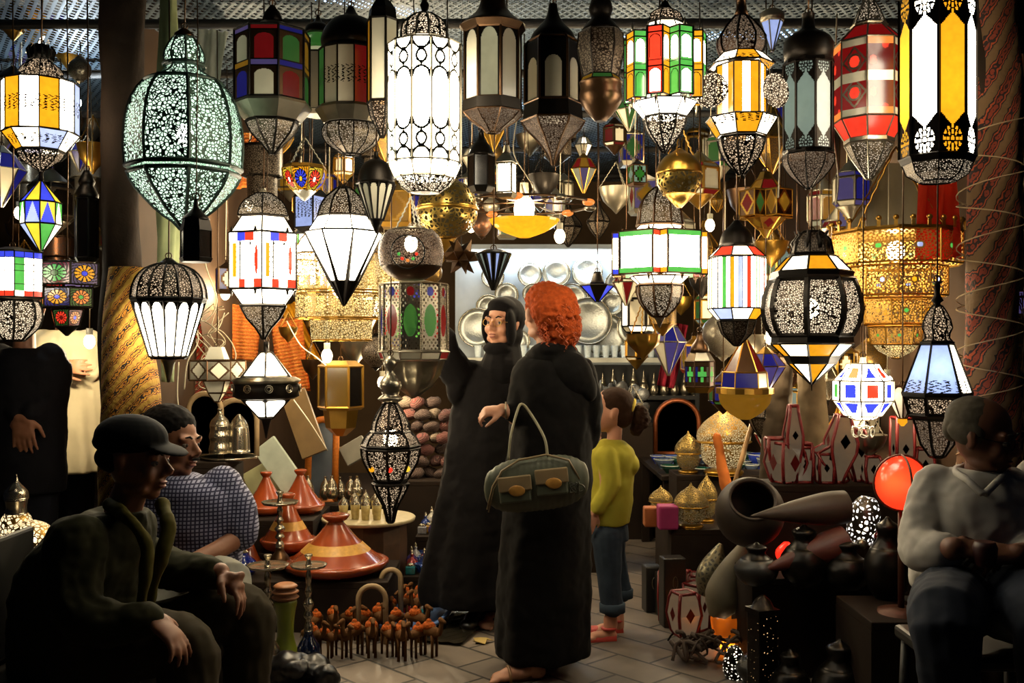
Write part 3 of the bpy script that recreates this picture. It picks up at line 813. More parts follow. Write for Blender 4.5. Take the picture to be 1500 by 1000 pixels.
L('lit wide drum of white boxes edged green blue orange and red', 966, 2.95, [
  ('m', [(268, 3), (276, 5)], 's', {'name': 'finial'}),
  ('p', [(276, 8), (288, 22), (304, 30), (322, 32), (330, 34)], 'pierced_pale', {'sp': 3, 'name': 'dome', 't': 1.6}),
  ('g', [(330, 30), (343, 46)], pat_solid('w'), {'name': 'upper_panel', 'grid': False}),
  ('g', [(343, 73), (404, 73)], pat6, {'plan': boxp, 'name': 'box_panel'}),
  ('g', [(405, 44), (416, 32)], pat_solid('w'), {'name': 'lower_panel', 'grid': False}),
  ('p', [(418, 34), (436, 32), (452, 22), (463, 10)], 'pierced_pale', {'sp': 3, 'name': 'cup', 't': 1.6}),
  ('m', [(463, 10), (468, 6), (480, 1)], 's', {'name': 'tip'})], n=8, iron='h', extras=spikes([(343, -8), (404, 10)], 66, 'h'))
def st(o, s, Z): pass
L('little antique lantern of carved boxes in brown and amber glass', 1122, 3.3, [
  ('f', [(252, 8), (264, 14)], 'n', {'name': 'chimney'}), ('g', [(264, 14), (280, 26)], pat_solid('ar'), {'name': 'roof_panel'}),
  ('g', [(281, 40), (318, 40)], pat_diamond('arga', 'h', 'n'), {'plan': star_plan(4, .6, .5), 'name': 'box_panel'}),
  ('g', [(320, 28), (336, 12)], pat_diamond('ar', 'n', 'n'), {'name': 'lower_panel'}), ('g', [(336, 10), (348, 2)], pat_solid('a'), {'name': 'tip'})], n=6, iron='n')
L('lit drum striped red white green and blue under a black dome', 1079, 3.0, [
  ('m', [(322, 3), (330, 10), (342, 21), (362, 26)], 'k', {'sp': 3, 'name': 'dome'}),
  ('g', [(362, 26), (377, 42)], pat_solid('RwGwVwRw'), {'name': 'upper_panel'}),
  ('g', [(378, 44), (452, 44)], pat_stripes('WGWAWVWRW', 'k', .14), {'n': 5, 'name': 'striped_panel', 't': .7}),
  ('g', [(452, 42), (468, 28)], pat_solid('AwVw'), {'name': 'lower_panel'}), ('p', [(470, 28), (488, 22), (506, 4)], 'pierced_dark', {'name': 'cup'})], n=8, bulb=(420, 5, LB))
def crown42(o, s, Z):
    for k in range(9):
        a = 2 * pi * k / 9
        bm = NB(); tube(bm, [(20 * s * cos(a), 20 * s * sin(a), Z(372)), (27 * s * cos(a), 27 * s * sin(a), Z(356)), (20 * s * cos(a), 20 * s * sin(a), Z(345)), (25 * s * cos(a), 25 * s * sin(a), Z(338))], [5 * s, 4 * s, 2.4 * s, .6 * s], 5)
        obj('crown_leaf', bm, PM('k'), o)
L('big dark pierced globe lantern with amber and white shoulders and pointed foot', 1189, 2.8, [
  ('p', [(340, 14), (352, 26), (372, 30)], 'pierced_dark', {'name': 'crown_band'}),
  ('g', [(376, 34), (399, 56)], pat_solid('wAwA'), {'name': 'shoulder_panel', 'grid': False}),
  ('f', [(399, 60), (408, 58)], 'k', {'name': 'cornice'}),
  ('p', [(409, 56), (428, 64), (452, 68), (474, 64), (492, 54)], 'pierced_glow', {'sp': 3, 'name': 'globe_panel', 't': 4.2}),
  ('f', [(491, 58), (503, 59)], 'k', {'name': 'band'}),
  ('g', [(503, 58), (522, 38)], pat_solid('wA'), {'name': 'lower_panel', 'grid': False}),
  ('f', [(521, 41), (531, 36)], 'k', {'name': 'lower_band'}),
  ('g', [(531, 34), (562, 1)], pat_solid('wA'), {'name': 'tip_panel', 'grid': False}), ('m', [(558, 2), (572, .8)], 'k', {'name': 'needle'})],
  n=8, t=1.5, bulb=(452, 8, LB), extras=crown42, rot=pi/8)
def tiers(o, s, Z):
    # battlement round the top ring
    for k in range(26):
        a = 2 * pi * k / 26
        bm = NB(); x, y = 93 * s * cos(a), 93 * s * sin(a)
        box(bm, (x, y, Z(336)), (5 * s, 1.5 * s, 11 * s), rot=Euler((0, 0, a + pi / 2))); ellip(bm, (x, y, Z(329)), (4.4 * s, 2 * s, 4 * s), u=8, v=6)
        obj('battlement', bm, PM('n'), o)
    for z, h in ((388, 75), (434, 60), (474, 45)):
        pass
L('large tiered brass chandelier of pierced rosettes hanging on four chains', 1312, 3.3, [
  ('f', [(339, 93), (344, 92)], 'n', {'name': 'top_ring'}),
  ('g', [(344, 92), (389, 92)], pat_rosette('GVYG', 'e'), {'name': 'first_tier', 'n': 10}),
  ('g', [(392, 72), (434, 72)], pat_rosette('VAGV', 'e'), {'name': 'second_tier', 'n': 10}),
  ('g', [(437, 54), (475, 54)], pat_rosette('AGA', 'e'), {'name': 'third_tier', 'n': 8}),
  ('g', [(478, 38), (504, 34)], pat_rosette('G', 'e'), {'name': 'fourth_tier', 'n': 6}),
  ('p', [(504, 32), (514, 24), (524, 6)], 'pierced_gold', {'name': 'bottom_cup', 'round': 1, 'bars': False})], n=10, iron='n', t=1.2,
  bulb=(368, 9, LB * 5), extras=both(tiers, suspension(340, 90, 215, 4, .4, 'n')), chain=0, hang_to=2.9)
for yy, hh in ((366, 80), (455, 40)): pass
def facets(label, cx, D, yt, yb, hw, **kw):
    """star polyhedron of white panes set with coloured squares and triangles"""
    def mid(k, u, v):
        c = 'BRGOBG'[k % 6]
        return c if abs(u - .5) < .26 and abs(v - .5) < .32 else ('s' if abs(u - .5) > .45 else 'W')
    def up(k, u, v):
        c = 'RBOB'[k % 4]
        return c if abs(u - .5) < .22 * (1.2 if k % 2 == 0 else v * 1.6) and abs(v - .5) < .3 else ('s' if abs(u - .5) > .46 else 'W')
    def lo(k, u, v):
        return 'B' if abs(u - .5) < .24 * (1.7 - v * 1.3) and abs(v - .45) < .33 else ('s' if abs(u - .5) > .46 else 'W')
    h = yb - yt
    return L(label, cx, D, [('m', [(yt - 10, 4), (yt, 5)], 's', {'name': 'stem'}),
      ('g', [(yt, hw * .5), (yt + h * .12, hw * .62), (yt + h * .3, hw * .92)], up, {'name': 'upper_panel'}),
      ('g', [(yt + h * .3, hw * .97), (yt + h * .66, hw * .97)], mid, {'name': 'middle_panel'}),
      ('g', [(yt + h * .66, hw * .95), (yt + h * .93, hw * .6)], lo, {'name': 'lower_panel'}),
      ('g', [(yt + h * .93, hw * .58), (yb, hw * .3)], pat_solid('W'), {'name': 'bottom_panel', 'grid': False})], n=8, iron='s', **kw)
def scrolls(o, s, Z):
    bm = NB()
    for k in range(7):
        a = 2 * pi * k / 7
        cx_, cy_ = 14 * s * cos(a), 14 * s * sin(a)
        tube(bm, [(cx_ + 8 * s * cos(t) * cos(a + pi / 2), cy_ + 8 * s * cos(t) * sin(a + pi / 2), Z(632) + 8 * s * sin(t)) for t in [i * pi / 6 for i in range(12)]], .0022, 5, closed=True)
    obj('wire_scroll', bm, PM('c'), o)
facets('lit white faceted lamp with blue red and green squares', 1264, 2.85, 533, 614, 44, extras=scrolls)
L('white pyramid lamp with black lace feet and pierced onion top', 1373, 2.65, [
  ('m', [(412, 9), (416, 4), (432, 4), (440, 9), (444, 4), (448, 6)], 'k', {'name': 'finial'}),
  ('p', [(448, 6), (462, 15), (480, 20), (492, 15), (500, 20)], 'pierced_glow_soft', {'sp': 3, 'name': 'onion_dome', 't': 1.3}),
  ('f', [(500, 24), (504, 24)], 'k', {'name': 'collar'}),
  ('g', [(504, 22), (576, 48)], pat_lace('wVVwVV', 'k', .95, 3, .45, .05), {'name': 'pyramid_panel', 't': 1.6}),
  ('f', [(576, 50), (580, 49)], 'k', {'name': 'rim'}),
  ('p', [(580, 44), (608, 37)], 'pierced_glow_soft', {'name': 'pierced_band', 't': 3}), ('f', [(608, 40), (613, 34)], 'k', {'name': 'lower_rim'}),
  ('p', [(613, 32), (650, 22), (668, 10)], 'pierced_bronze', {'name': 'base', 't': 2})], n=6, bulb=(548, 7, LB, COOL), rot=.3)
L('unlit fan ribbed cream shade with amber tip behind the red ball', 1322, 3.05, [('g', [(566, 16), (574, 27), (612, 6)], pat_arch('c', 'h', .12, 0, 0), {}), ('m', [(612, 6), (618, 7), (624, 2)], 'A', {'name': 'glass_tip'})], n=10, iron='h')
def patleft(k, u, v):
    if v < .16: return 'WB'[int(u * 4) % 2] if u < .5 else 'RW'[int(u * 4) % 2]
    if v > .84: return 'WR'[int(u * 4) % 2] if u > .3 else 'w'
    t = u * 3
    if abs(t - round(t)) < .05: return 'k'
    if t < 1: return 'A' if abs(t - .5) < .16 and abs(v - .5) < .3 else ('k' if sin(t * 30) * cos(v * 70) > .6 else 'w')
    if t < 2: return 'W' if hypot((t - 1.5) * .7, max(0, .42 - v)) < .32 else ('k' if sin(t * 24) * cos(v * 60) > .25 else 'W')
    return 'R' if hypot((t - 2.5) * 1.3, (v - .5) * .8) < .22 else 'W'
L('lit white lantern with red blue and amber corner mosaics', 386, 2.95, [
  ('m', [(276, 3), (284, 7)], 's', {'name': 'finial'}),
  ('p', [(284, 12), (296, 30), (308, 38), (318, 40)], 'pierced_pale', {'sp': 2, 'name': 'dome'}),
  ('g', [(319, 34), (343, 50)], pat_solid('w'), {'name': 'upper_panel', 'grid': False}),
  ('g', [(344, 54), (424, 54)], patleft, {'name': 'mosaic_panel'}),
  ('g', [(425, 50), (446, 34)], pat_solid('W'), {'name': 'lower_panel', 'grid': False}),
  ('p', [(448, 36), (466, 26), (480, 12), (497, 1)], 'pierced_pale', {'sp': 2, 'name': 'cup', 't': 1.6})], n=6, rot=.2, extras=spikes([(344, -10), (424, 12)], 50, 'k', 6))
L('bright white lamp with small colour squares behind the mosaic cornered one', 452, 3.35, [('f', [(330, 12), (345, 30)], 's', {'name': 'roof'}), ('g', [(345, 33), (420, 33)], pat_mosaic(['gWWc', 'WWWW', 'WWWW', 'WWWW', 'aWBW']), {}), ('f', [(420, 30), (432, 12)], 's', {'name': 'base'})], n=6, iron='s')
def starpts(o, s, Z):
    bm = NB()
    for k in range(8):
        a = 2 * pi * k / 8 + pi / 8
        tube(bm, [(58 * s * cos(a) , 58 * s * sin(a), Z(342)), (20 * s * cos(a), 20 * s * sin(a), Z(412)), (0, 0, Z(447))], [1.3 * s, 3.4 * s, 2 * s], 4)
    obj('claw', bm, PM('k'), o)
L('blazing white cone lamp clasped by black claws', 504, 2.9, [
  ('m', [(270, 2), (276, 6)], 'k', {'name': 'finial'}), ('p', [(276, 10), (290, 26), (304, 34), (318, 38)], 'pierced_pale', {'sp': 2, 'name': 'dome', 't': 1.6}),
  ('g', [(318, 38), (340, 52)], pat_solid('W'), {'name': 'upper_panel', 'grid': False}),
  ('g', [(341, 57), (412, 20)], pat_solid('W'), {'name': 'cone_panel', 'grid': False}), ('f', [(412, 19), (447, 2)], 'k', {'name': 'tip'})], n=8, extras=starpts)
L('gilt fluted chandelier of two curtain like tiers below the claw lamp', 500, 3.45, [
  ('p', [(376, 84), (428, 84)], 'pierced_gold', {'plan': [(2 * pi * k / 40, 1 if k % 2 else .93) for k in range(40)], 'bars': False, 'name': 'upper_tier'}),
  ('p', [(431, 66), (466, 66)], 'pierced_gold', {'plan': [(2 * pi * k / 36, 1 if k % 2 else .93) for k in range(36)], 'bars': False, 'name': 'middle_tier'}),
  ('p', [(468, 46), (498, 44)], 'pierced_gold', {'plan': [(2 * pi * k / 30, 1 if k % 2 else .93) for k in range(30)], 'bars': False, 'name': 'lower_tier'})], n=12, iron='n', bulb=(420, 10, LB * 4), extras=suspension(376, 82, 270, 4, .7, 'n'), chain=0)
def medal(o, s, Z):
    bm = NB(); tube(bm, [(24 * s * cos(a), -45 * s, Z(373) + 24 * s * sin(a)) for a in [i * pi / 12 for i in range(24)]], 1.2 * s, 5, closed=True)
    for k, (c) in enumerate('RGRG'): pass
    obj('medallion_ring', bm, PM('k'), o)
    for k, c in enumerate('RGORG'):
        a = -pi * (k + .5) / 5
        bm = NB(); ellip(bm, (13 * s * cos(a), -45.5 * s, Z(372) + 13 * s * sin(a)), (2.6 * s, 1.6 * s, 2.6 * s), u=8, v=6); obj('glass_bead', bm, PM(c), o)
L('polished pierced copper ball lamp on three cords above the beaded drum', 602, 2.9, [
  ('m', [(334, 22), (338, 34)], 's', {'name': 'rim', 'sp': 0}),
  ('p', [(338, 34), (350, 44), (370, 48), (390, 45)], 'pierced_bronze', {'round': 1, 'sp': 3, 'bars': False, 'name': 'belly'}),
  ('m', [(390, 45), (402, 34), (410, 18)], 'h', {'name': 'foot', 'sp': 2})], n=8, iron='s', bulb=(357, 7, LB), extras=both(medal, suspension(337, 24, 288, 3, .9, 'c')), chain=0)
def patgem(k, u, v):
    c = 'grbrg'[k % 5]
    r = hypot((u - .5) * 1.9, (v - .55) * 2.6)
    if r < .62: return c
    if r < .72: return 's'
    r2 = hypot((u - .5) * 1.9, (v - .12) * 5)
    if r2 < .35: return 'r' if k % 2 else 'b'
    return ' ' if sin(u * 30) * sin(v * 70) > .3 else 's'
def beads(o, s, Z):
    for k in range(10):
        bm = NB(); a = 2 * pi * k / 10 + pi / 10 - pi / 2; tube(bm, [(50.5 * s * cos(a), 50.5 * s * sin(a), Z(418 + i * .5)) for i in range(192)], [(1.3 + .7 * cos(i * 1.2)) * s for i in range(192)], 6)
        obj('bead_string', bm, PM('s'), o)
L('silvered beaded drum lantern with oval green red and blue gems', 606, 2.95, [
  ('f', [(410, 16), (417, 50)], 's', {'name': 'roof'}),
  ('g', [(417, 49), (514, 49)], patgem, {'name': 'gem_panel', 't': 1.5}), ('g', [(515, 52), (526, 48)], pat_solid('crc'), {'name': 'lower_panel', 'grid': False}),
  ('m', [(528, 44), (548, 38), (566, 26), (580, 8)], 's', {'name': 'cup', 'flute': .05, 'fn': 10, 'seg': 40})], n=10, iron='s', extras=beads)
def star_obj(label, cx, cy, D, r, ch, npt=14, name='hanging_star', cat='star lamp', hang=True):
    s = D / F; o = root(name, label, cat, P(cx, cy, D)); rnd = random.Random(npt)
    bm = NB(); bmesh.ops.create_icosphere(bm, subdivisions=1, radius=r * s * .45)
    fs = bm.faces[:]
    for i, f in enumerate(fs):
        if i % 2 == 0 or len(fs) < 30: r_ = bmesh.ops.poke(bm, faces=[f], offset=r * s * .55)
    obj('star_body', bm, PM(ch), o)
    if hang:
        bm = NB(); tube(bm, [(0, 0, r * s * .4), (0, 0, 2.72 - o.location.z)], .002, 5); obj('hanging_cord', bm, PM('k'), o)
    return o
star_obj('spiky bronze star lamp beneath the punched brass ball', 676, 376, 4.15, 34, 'h')
L('small reversed cone lamp of turquoise yellow and violet strips', 723, 3.4, [('f', [(366, 14), (372, 26)], 'k', {'name': 'roof'}), ('g', [(372, 26), (425, 2)], pat_solid('VkqkYkGkqkVk'), {'grid': False})], n=24)
L('small black and blue lamp with triangular wings before the bright plates', 875, 4.6, [('m', [(398, 5), (406, 8), (416, 11)], 'k', {'sp': 2, 'name': 'dome'}), ('g', [(418, 24), (442, 2)], pat_solid('BkGkBk'), {'grid': False})], n=6)
L('small brass goblet lamp with scalloped rim on a long chain', 942, 3.6, [('m', [(489, 25), (492, 24), (504, 22), (516, 10), (526, 2)], 'n', {'name': 'bowl', 'sp': 2, 'flute': .04, 'fn': 9, 'seg': 36})], n=9, iron='n', extras=suspension(490, 22, 440, 3, .3, 'n'), chain=0)
def ufo(o, s, Z):
    for k in range(10):
        bm = NB(); a = 2 * pi * k / 10
        for rr in (3, 5.5): tube(bm, [((50 * s) * cos(a) + rr * s * cos(t) * -sin(a), (50 * s) * sin(a) + rr * s * cos(t) * cos(a), Z(568) + rr * s * sin(t)) for t in [i * pi / 5 for i in range(10)]], .8 * s, 4, closed=True)
        obj('ring_ornament', bm, PM('s'), o)
L('white double cone lamp with embossed silver belt beside the metal jars', 390, 2.8, [
  ('m', [(500, 4), (514, 4), (516, 8)], 'k', {'name': 'cap'}), ('g', [(516, 9), (553, 40)], pat_arch('W', 's', .04, 0, .1), {'name': 'upper_cone', 't': 1.4}),
  ('m', [(552, 42), (556, 50), (562, 46)], 's', {'name': 'upper_rim'}), ('m', [(562, 46), (568, 50), (574, 47), (580, 48), (584, 40)], 'k', {'name': 'belt'}),
  ('g', [(584, 38), (612, 10)], pat_arch('W', 's', .04, 0, .1), {'name': 'lower_cone', 't': 1.4}), ('m', [(612, 8), (622, 5), (642, 1)], 'k', {'name': 'tip'})], n=6, rot=.2, extras=ufo, t=1.2)
L('gilt hexagonal lantern with smoky panes and a bare bulb at its shoulder', 499, 3.1, [
  ('f', [(528, 22), (536, 34)], 'n', {'name': 'roof'}), ('g', [(536, 32), (596, 32)], pat_solid('dda'), {'name': 'smoky_panel', 't': 1.6, 'grid': False}),
  ('f', [(596, 34), (600, 30)], 'n', {'name': 'base'}), ('f', [(600, 26), (626, 22), (638, 8)], 'n', {'name': 'lower_cup'})], n=6, iron='n', bulb=None)
L('dark pierced pear shaped lantern with red and yellow gems, aglow', 572, 2.8, [
  ('m', [(520, 1), (526, 8), (534, 10), (542, 5), (548, 7), (556, 14), (566, 17), (578, 12), (584, 19), (590, 8)], 's', {'name': 'finial', 'sp': 2}),
  ('p', [(590, 8), (606, 19), (620, 25), (632, 27)], 'pierced_glow_soft', {'sp': 3, 'name': 'upper_panel', 't': 1.8}),
  ('p', [(632, 28), (640, 36), (652, 42)], 'pierced_glow_soft', {'sp': 2, 'name': 'shoulder_panel', 't': 1.8}), ('f', [(651, 44), (656, 43)], 'k', {'name': 'belt'}),
  ('p', [(656, 42), (672, 40), (690, 31), (702, 24)], 'pierced_glow_soft', {'sp': 3, 'name': 'lower_panel', 't': 2}), ('f', [(702, 25), (708, 22)], 'k', {'name': 'band'}),
  ('p', [(708, 26), (724, 19), (740, 10), (764, 4)], 'pierced_glow_soft', {'sp': 2, 'name': 'tail', 't': 1.8})], n=8, bulb=(641, 8, LB), rot=0,
  extras=lambda o, s, Z: [ (lambda b: (ellip(b, (x * s, -y * s, Z(684)), (4.5 * s, 2 * s, 4.5 * s), u=10, v=6), obj('glass_gem', b, PM(c), o)))(NB()) for x, y, c in ((3, 33, 'R'), (-24, 25, 'A'), (27, 22, 'Y'))])
L('silver square boxed star lantern with diamond lattice windows', 318, 3.25, [
  ('f', [(508, 12), (526, 20)], 'c', {'name': 'roof'}), ('g', [(528, 42), (556, 42)], pat_diamond('c', 's', 'h'), {'plan': star_plan(4, .5, .5), 'name': 'box_panel', 'rot': .35}),
  ('g', [(557, 22), (575, 14)], pat_solid('c'), {'name': 'lower_panel'}), ('g', [(575, 14), (588, 4)], pat_solid('c'), {'name': 'tip'})], n=4, iron='h')
L('little copper bird cage lantern with green jewel window', 1025, 3.4, [
  ('m', [(486, 4), (496, 5), (506, 12), (516, 14)], 'h', {'sp': 2, 'name': 'dome'}), ('f', [(516, 14), (528, 22)], 's', {'name': 'roof'}),
  ('g', [(529, 21), (566, 21)], pat_mosaic(['hhhhh', 'bhGhs', 'bGGGs', 'bhGhs', 'hhhhh']), {}), ('f', [(567, 22), (575, 16)], 'n', {'name': 'base'})], n=6, iron='h')
L('wide amber glass bowl lamp with fringe holding small jewelled panels', 1091, 3.15, [
  ('g', [(498, 4), (545, 30)], pat_solid('rh'), {'name': 'tent_panel', 'grid': False, 'n': 6}), ('g', [(545, 31), (568, 33)], pat_solid('cbb'), {'name': 'jewel_panel', 'n': 6}),
  ('f', [(568, 42), (576, 42)], 'n', {'name': 'fringe_rim', 'n': 20}), ('m', [(576, 38), (590, 36), (604, 24), (614, 8)], 'a', {'name': 'glass_bowl', 'sp': 2})], n=8, iron='n')
# ------------------------------------------------------------ people
def skin_mat(n, c): return plain(n, c, .55, var=.12, vscale=30)
def loft(bm, rings, seg=20, fold=None):
    """rings: (centre, rx, ry) stacked, cross-sections level; fold(a, t) -> multiplier"""
    rs = []
    n = len(rings)
    if BODY[0]: rings = [(c, rx * .86, ry * .86) for c, rx, ry in rings]
    for i, (c, rx, ry) in enumerate(rings):
        c = Vector(c); ring = []
        for k in range(seg):
            a = 2 * pi * k / seg; f = fold(a, i / (n - 1)) if fold else 1
            ring.append(bm.verts.new(c + Vector((rx * f * cos(a), ry * f * sin(a), 0))))
        rs.append(ring)
    for A, B in zip(rs, rs[1:]):
        for k in range(seg): bm.faces.new((A[k], A[(k + 1) % seg], B[(k + 1) % seg], B[k]))
    bm.faces.new(rs[0][::-1]); bm.faces.new(rs[-1])
def sp_rings(keys, k=5):
    out = spline([(*c, rx, ry) for c, rx, ry in keys], k)
    return [((a, b, c), rx, ry) for a, b, c, rx, ry in out]
BODY = [False]
def limb(bm, pts, rad, k=4):
    """tapered limb, round at both ends"""
    if BODY[0]: rad = [r * .8 if r > .037 else r for r in rad]
    p = spline([(*q, r) for q, r in zip(pts, rad)], k)
    tube(bm, [q[:3] for q in p], [max(.003, q[3]) for q in p], 12)
    for q, r in ((pts[0], rad[0]), (pts[-1], rad[-1])): ellip(bm, q, (r * .99,) * 3, u=12, v=8)
def hand(bm, wrist, d, nrm, curl=.5, side=1, sc=1., spread=.12):
    """palm, four unequal bent fingers and a thumb off the side; d along the fingers, nrm out of the back of the hand"""
    d = Vector(d).normalized(); nrm = Vector(nrm); nrm = (nrm - d * nrm.dot(d)).normalized(); x = d.cross(nrm).normalized() * side
    w = Vector(wrist)
    M = Matrix((x, d, nrm)).transposed()
    e = M.to_euler()
    ellip(bm, w + d * .045 * sc, (.040 * sc, .052 * sc, .016 * sc), e, 12, 8)
    ellip(bm, w + d * .07 * sc, (.041 * sc, .026 * sc, .014 * sc), e, 12, 8)
    ellip(bm, w + d * .03 * sc + x * -.022 * sc, (.018 * sc, .034 * sc, .017 * sc), e, 10, 8)
    for i, (ln, off) in enumerate(((.072, -.031), (.080, -.010), (.075, .011), (.058, .031))):
        p = w + d * (.083 - abs(off) * .22) * sc + x * off * sc
        ang = 0; pts = [p - d * .015 * sc, p]; dd = (d + x * off * spread / .03).normalized()
        for j, fr in enumerate((.45, .31, .24)):
            ang += curl * (.75, 1.0, .7)[j] * (1 + .12 * (i - 1.5))
            v = dd * cos(ang) - nrm * sin(ang)
            p = p + v * ln * fr * sc; pts.append(p)
        tube(bm, pts, [.0092 * sc, .0092 * sc, .0085 * sc, .0078 * sc, .0066 * sc], 8)
        ellip(bm, pts[-1], (.0066 * sc,) * 3, u=8, v=6)
    p = w + d * .022 * sc - x * .030 * sc
    v1 = (d * .62 - x * .72 - nrm * .25).normalized(); v2 = (d * .85 - x * .25 - nrm * (.2 + curl * .35)).normalized()
    pts = [p, p + v1 * .034 * sc, p + v1 * .034 * sc + v2 * .030 * sc, p + v1 * .034 * sc + v2 * .052 * sc]
    tube(bm, pts, [.0135 * sc, .0115 * sc, .0098 * sc, .0078 * sc], 8); ellip(bm, pts[-1], (.0078 * sc,) * 3, u=8, v=6)
def headmat(c, face, up=(0, 0, 1), sc=1.):
    f = Vector(face).normalized(); u = Vector(up); u = (u - f * u.dot(f)).normalized(); r = f.cross(u).normalized()
    return Matrix.Translation(c) @ Matrix((r, f, u)).transposed().to_4x4() @ Matrix.Scale(sc, 4)
def head(bm, M, sex='m', child=False, beak=1.):
    BODY[0] = True
    t = NB()
    E = lambda c, r, rot=None: ellip(t, c, r, rot, 20, 14)
    E((0, -.018, .038), (.076, .096, .084)); E((0, .022, -.022), (.063, .068, .088)); E((0, .0, -.01), (.07, .08, .08))
    if child: E((0, .035, .03), (.06, .055, .055)); E((0, .052, -.076), (.026, .026, .02)); E((.03, .05, -.045), (.03, .028, .03)); E((-.03, .05, -.045), (.03, .028, .03))
    else: E((0, .056, -.092), (.026, .024, .022)); E((.034, .022, -.078), (.026, .045, .022)); E((-.034, .022, -.078), (.026, .045, .022))
    b = .018 if child else .03
    for s in (-1, 1):
        E((s * .032, .074, .022), (.028, .014, .010)); E((s * .037, .060, -.032), (.024, .024, .024))
        E((s * .031, .076, .0105), (.017, .011, .0055)); E((s * .077, -.008, -.008), (.007, .019, .032), Euler((R(-12), 0, R(s * -22)))); E((s * .080, -.014, .006), (.008, .014, .020), Euler((0, 0, R(s * -25))))
        E((s * .011 * beak, .094, -.036), (.009, .010, .0075))
    tube(t, [(0, .080, .022), (0, .092, .0), (0, .100 + .010 * beak - (.012 if child else 0), -.024), (0, .098 + .006 * beak - (.01 if child else 0), -.035)], [.007, .008, .0115, .010], 8)
    E((0, .092 - (.01 if child else 0), -.030), (.0125, .014, .011))
    E((0, .084, -.059), (.024, .013, .0055)); E((0, .082, -.072), (.021, .013, .0068))
    bmesh.ops.transform(t, matrix=M, verts=t.verts)
    me = bpy.data.meshes.new('tmp'); t.to_mesh(me); t.free(); bm.from_mesh(me); bpy.data.meshes.remove(me)
def eyes(par, M, lid='3a241a', iris='2a1a10', brow='1a1310', skin=None, lips=None, closed=False):
    for s in (-1, 1):
        b = NB(); ellip(b, (0, 0, 0), (.0112, .0112, .0112), u=12, v=8); bmesh.ops.transform(b, matrix=M @ Matrix.Translation((s * .031, .0735, -.001)), verts=b.verts)
        e = obj('eye', b, plain('eye_white', '8f877a', .25, var=.05), par)
        b = NB(); ellip(b, (0, .0095, 0), (.0062, .003, .0062), u=10, v=6); bmesh.ops.transform(b, matrix=M @ Matrix.Translation((s * .031, .0735, -.001)), verts=b.verts)
        obj('iris', b, plain('iris_brown', '1c110a', .2, var=0), e)
        b = NB(); tube(b, [(s * .014, .0895, .022), (s * .028, .0905, .029), (s * .046, .080, .024)], [.003, .0042, .002], 6); bmesh.ops.transform(b, matrix=M, verts=b.verts)
        obj('eyebrow', b, plain('hair_' + brow, brow, .8), par)
    b = NB(); ellip(b, (0, .0895, -.0585), (.020, .0085, .0045), u=14, v=8); ellip(b, (0, .0875, -.0705), (.018, .009, .0055), u=14, v=8); bmesh.ops.transform(b, matrix=M, verts=b.verts)
    obj('lips', b, lips or plain('lip_tone', '7a3c30', .5, var=.1), par)
def glasses(par, M, mat):
    b = NB()
    for s in (-1, 1):
        tube(b, [(s * .031 + .021 * cos(a), .098, -.002 + .017 * sin(a)) for a in [i * pi / 9 for i in range(18)]], .0014, 5, closed=True)
        tube(b, [(s * .052, .098, .002), (s * .072, .06, .004), (s * .082, -.005, .008), (s * .082, -.02, -.004)], .0014, 5)
    tube(b, [(-.010, .098, 0), (0, .104, .002), (.010, .098, 0)], .0014, 5)
    bmesh.ops.transform(b, matrix=M, verts=b.verts); obj('glasses', b, mat, par)
cloud = bpy.data.textures.new('wrinkle', 'CLOUDS'); cloud.noise_scale = .09; cloud.noise_depth = 2
cloud2 = bpy.data.textures.new('hair_wave', 'CLOUDS'); cloud2.noise_scale = .018; cloud2.noise_depth = 3
def skinned(name, bm, mat, par, voxel=.006, smooth=4, wr=0., tex=None, label=None):
    BODY[0] = False
    """grow one continuous surface over the shapes in bm"""
    o = obj(name, bm, mat, par, label=label)
    r = o.modifiers.new('r', 'REMESH'); r.mode = 'VOXEL'; r.voxel_size = voxel; r.use_smooth_shade = True
    s = o.modifiers.new('s', 'SMOOTH'); s.factor = .5; s.iterations = smooth
    if wr:
        d = o.modifiers.new('d', 'DISPLACE'); d.texture = tex or cloud; d.strength = wr; d.mid_level = .5; d.texture_coords = 'LOCAL'
    return o
def person_root(label, px, D, rot=0):
    o = root('person', label, 'person', (P(px, 510, D).x, D, 0))
    def q(x, y, dy=0.): return P(x, y, D + dy) - o.location
    return o, q
def foot(bm, ankle, d, sc=1.):
    d = Vector((d[0], d[1], 0)).normalized(); a = Vector(ankle); z = Vector((0, 0, 1)); x = d.cross(z)
    g = Vector((a.x, a.y, 0))
    e = Matrix((x, d, z)).transposed().to_euler()
    ellip(bm, g + d * -.02 * sc + z * .03 * sc, (.032 * sc, .036 * sc, .03 * sc), e, 12, 8)
    ellip(bm, g + d * .06 * sc + z * .034 * sc, (.036 * sc, .08 * sc, .028 * sc), e, 12, 8)
    ellip(bm, g + d * .12 * sc + z * .022 * sc, (.044 * sc, .05 * sc, .019 * sc), e, 12, 8)
    for i, ox in enumerate((-.03, -.012, .004, .019, .033)): tube(bm, [g + d * .15 * sc + x * ox * sc + z * .014, g + d * (.185 - .007 * i) * sc + x * ox * sc + z * .011], [.0105 * sc, .008 * sc], 8)
    limb(bm, [a + z * .06 * sc, a, g + z * .03 * sc], [.036 * sc, .034 * sc, .03 * sc], 2)
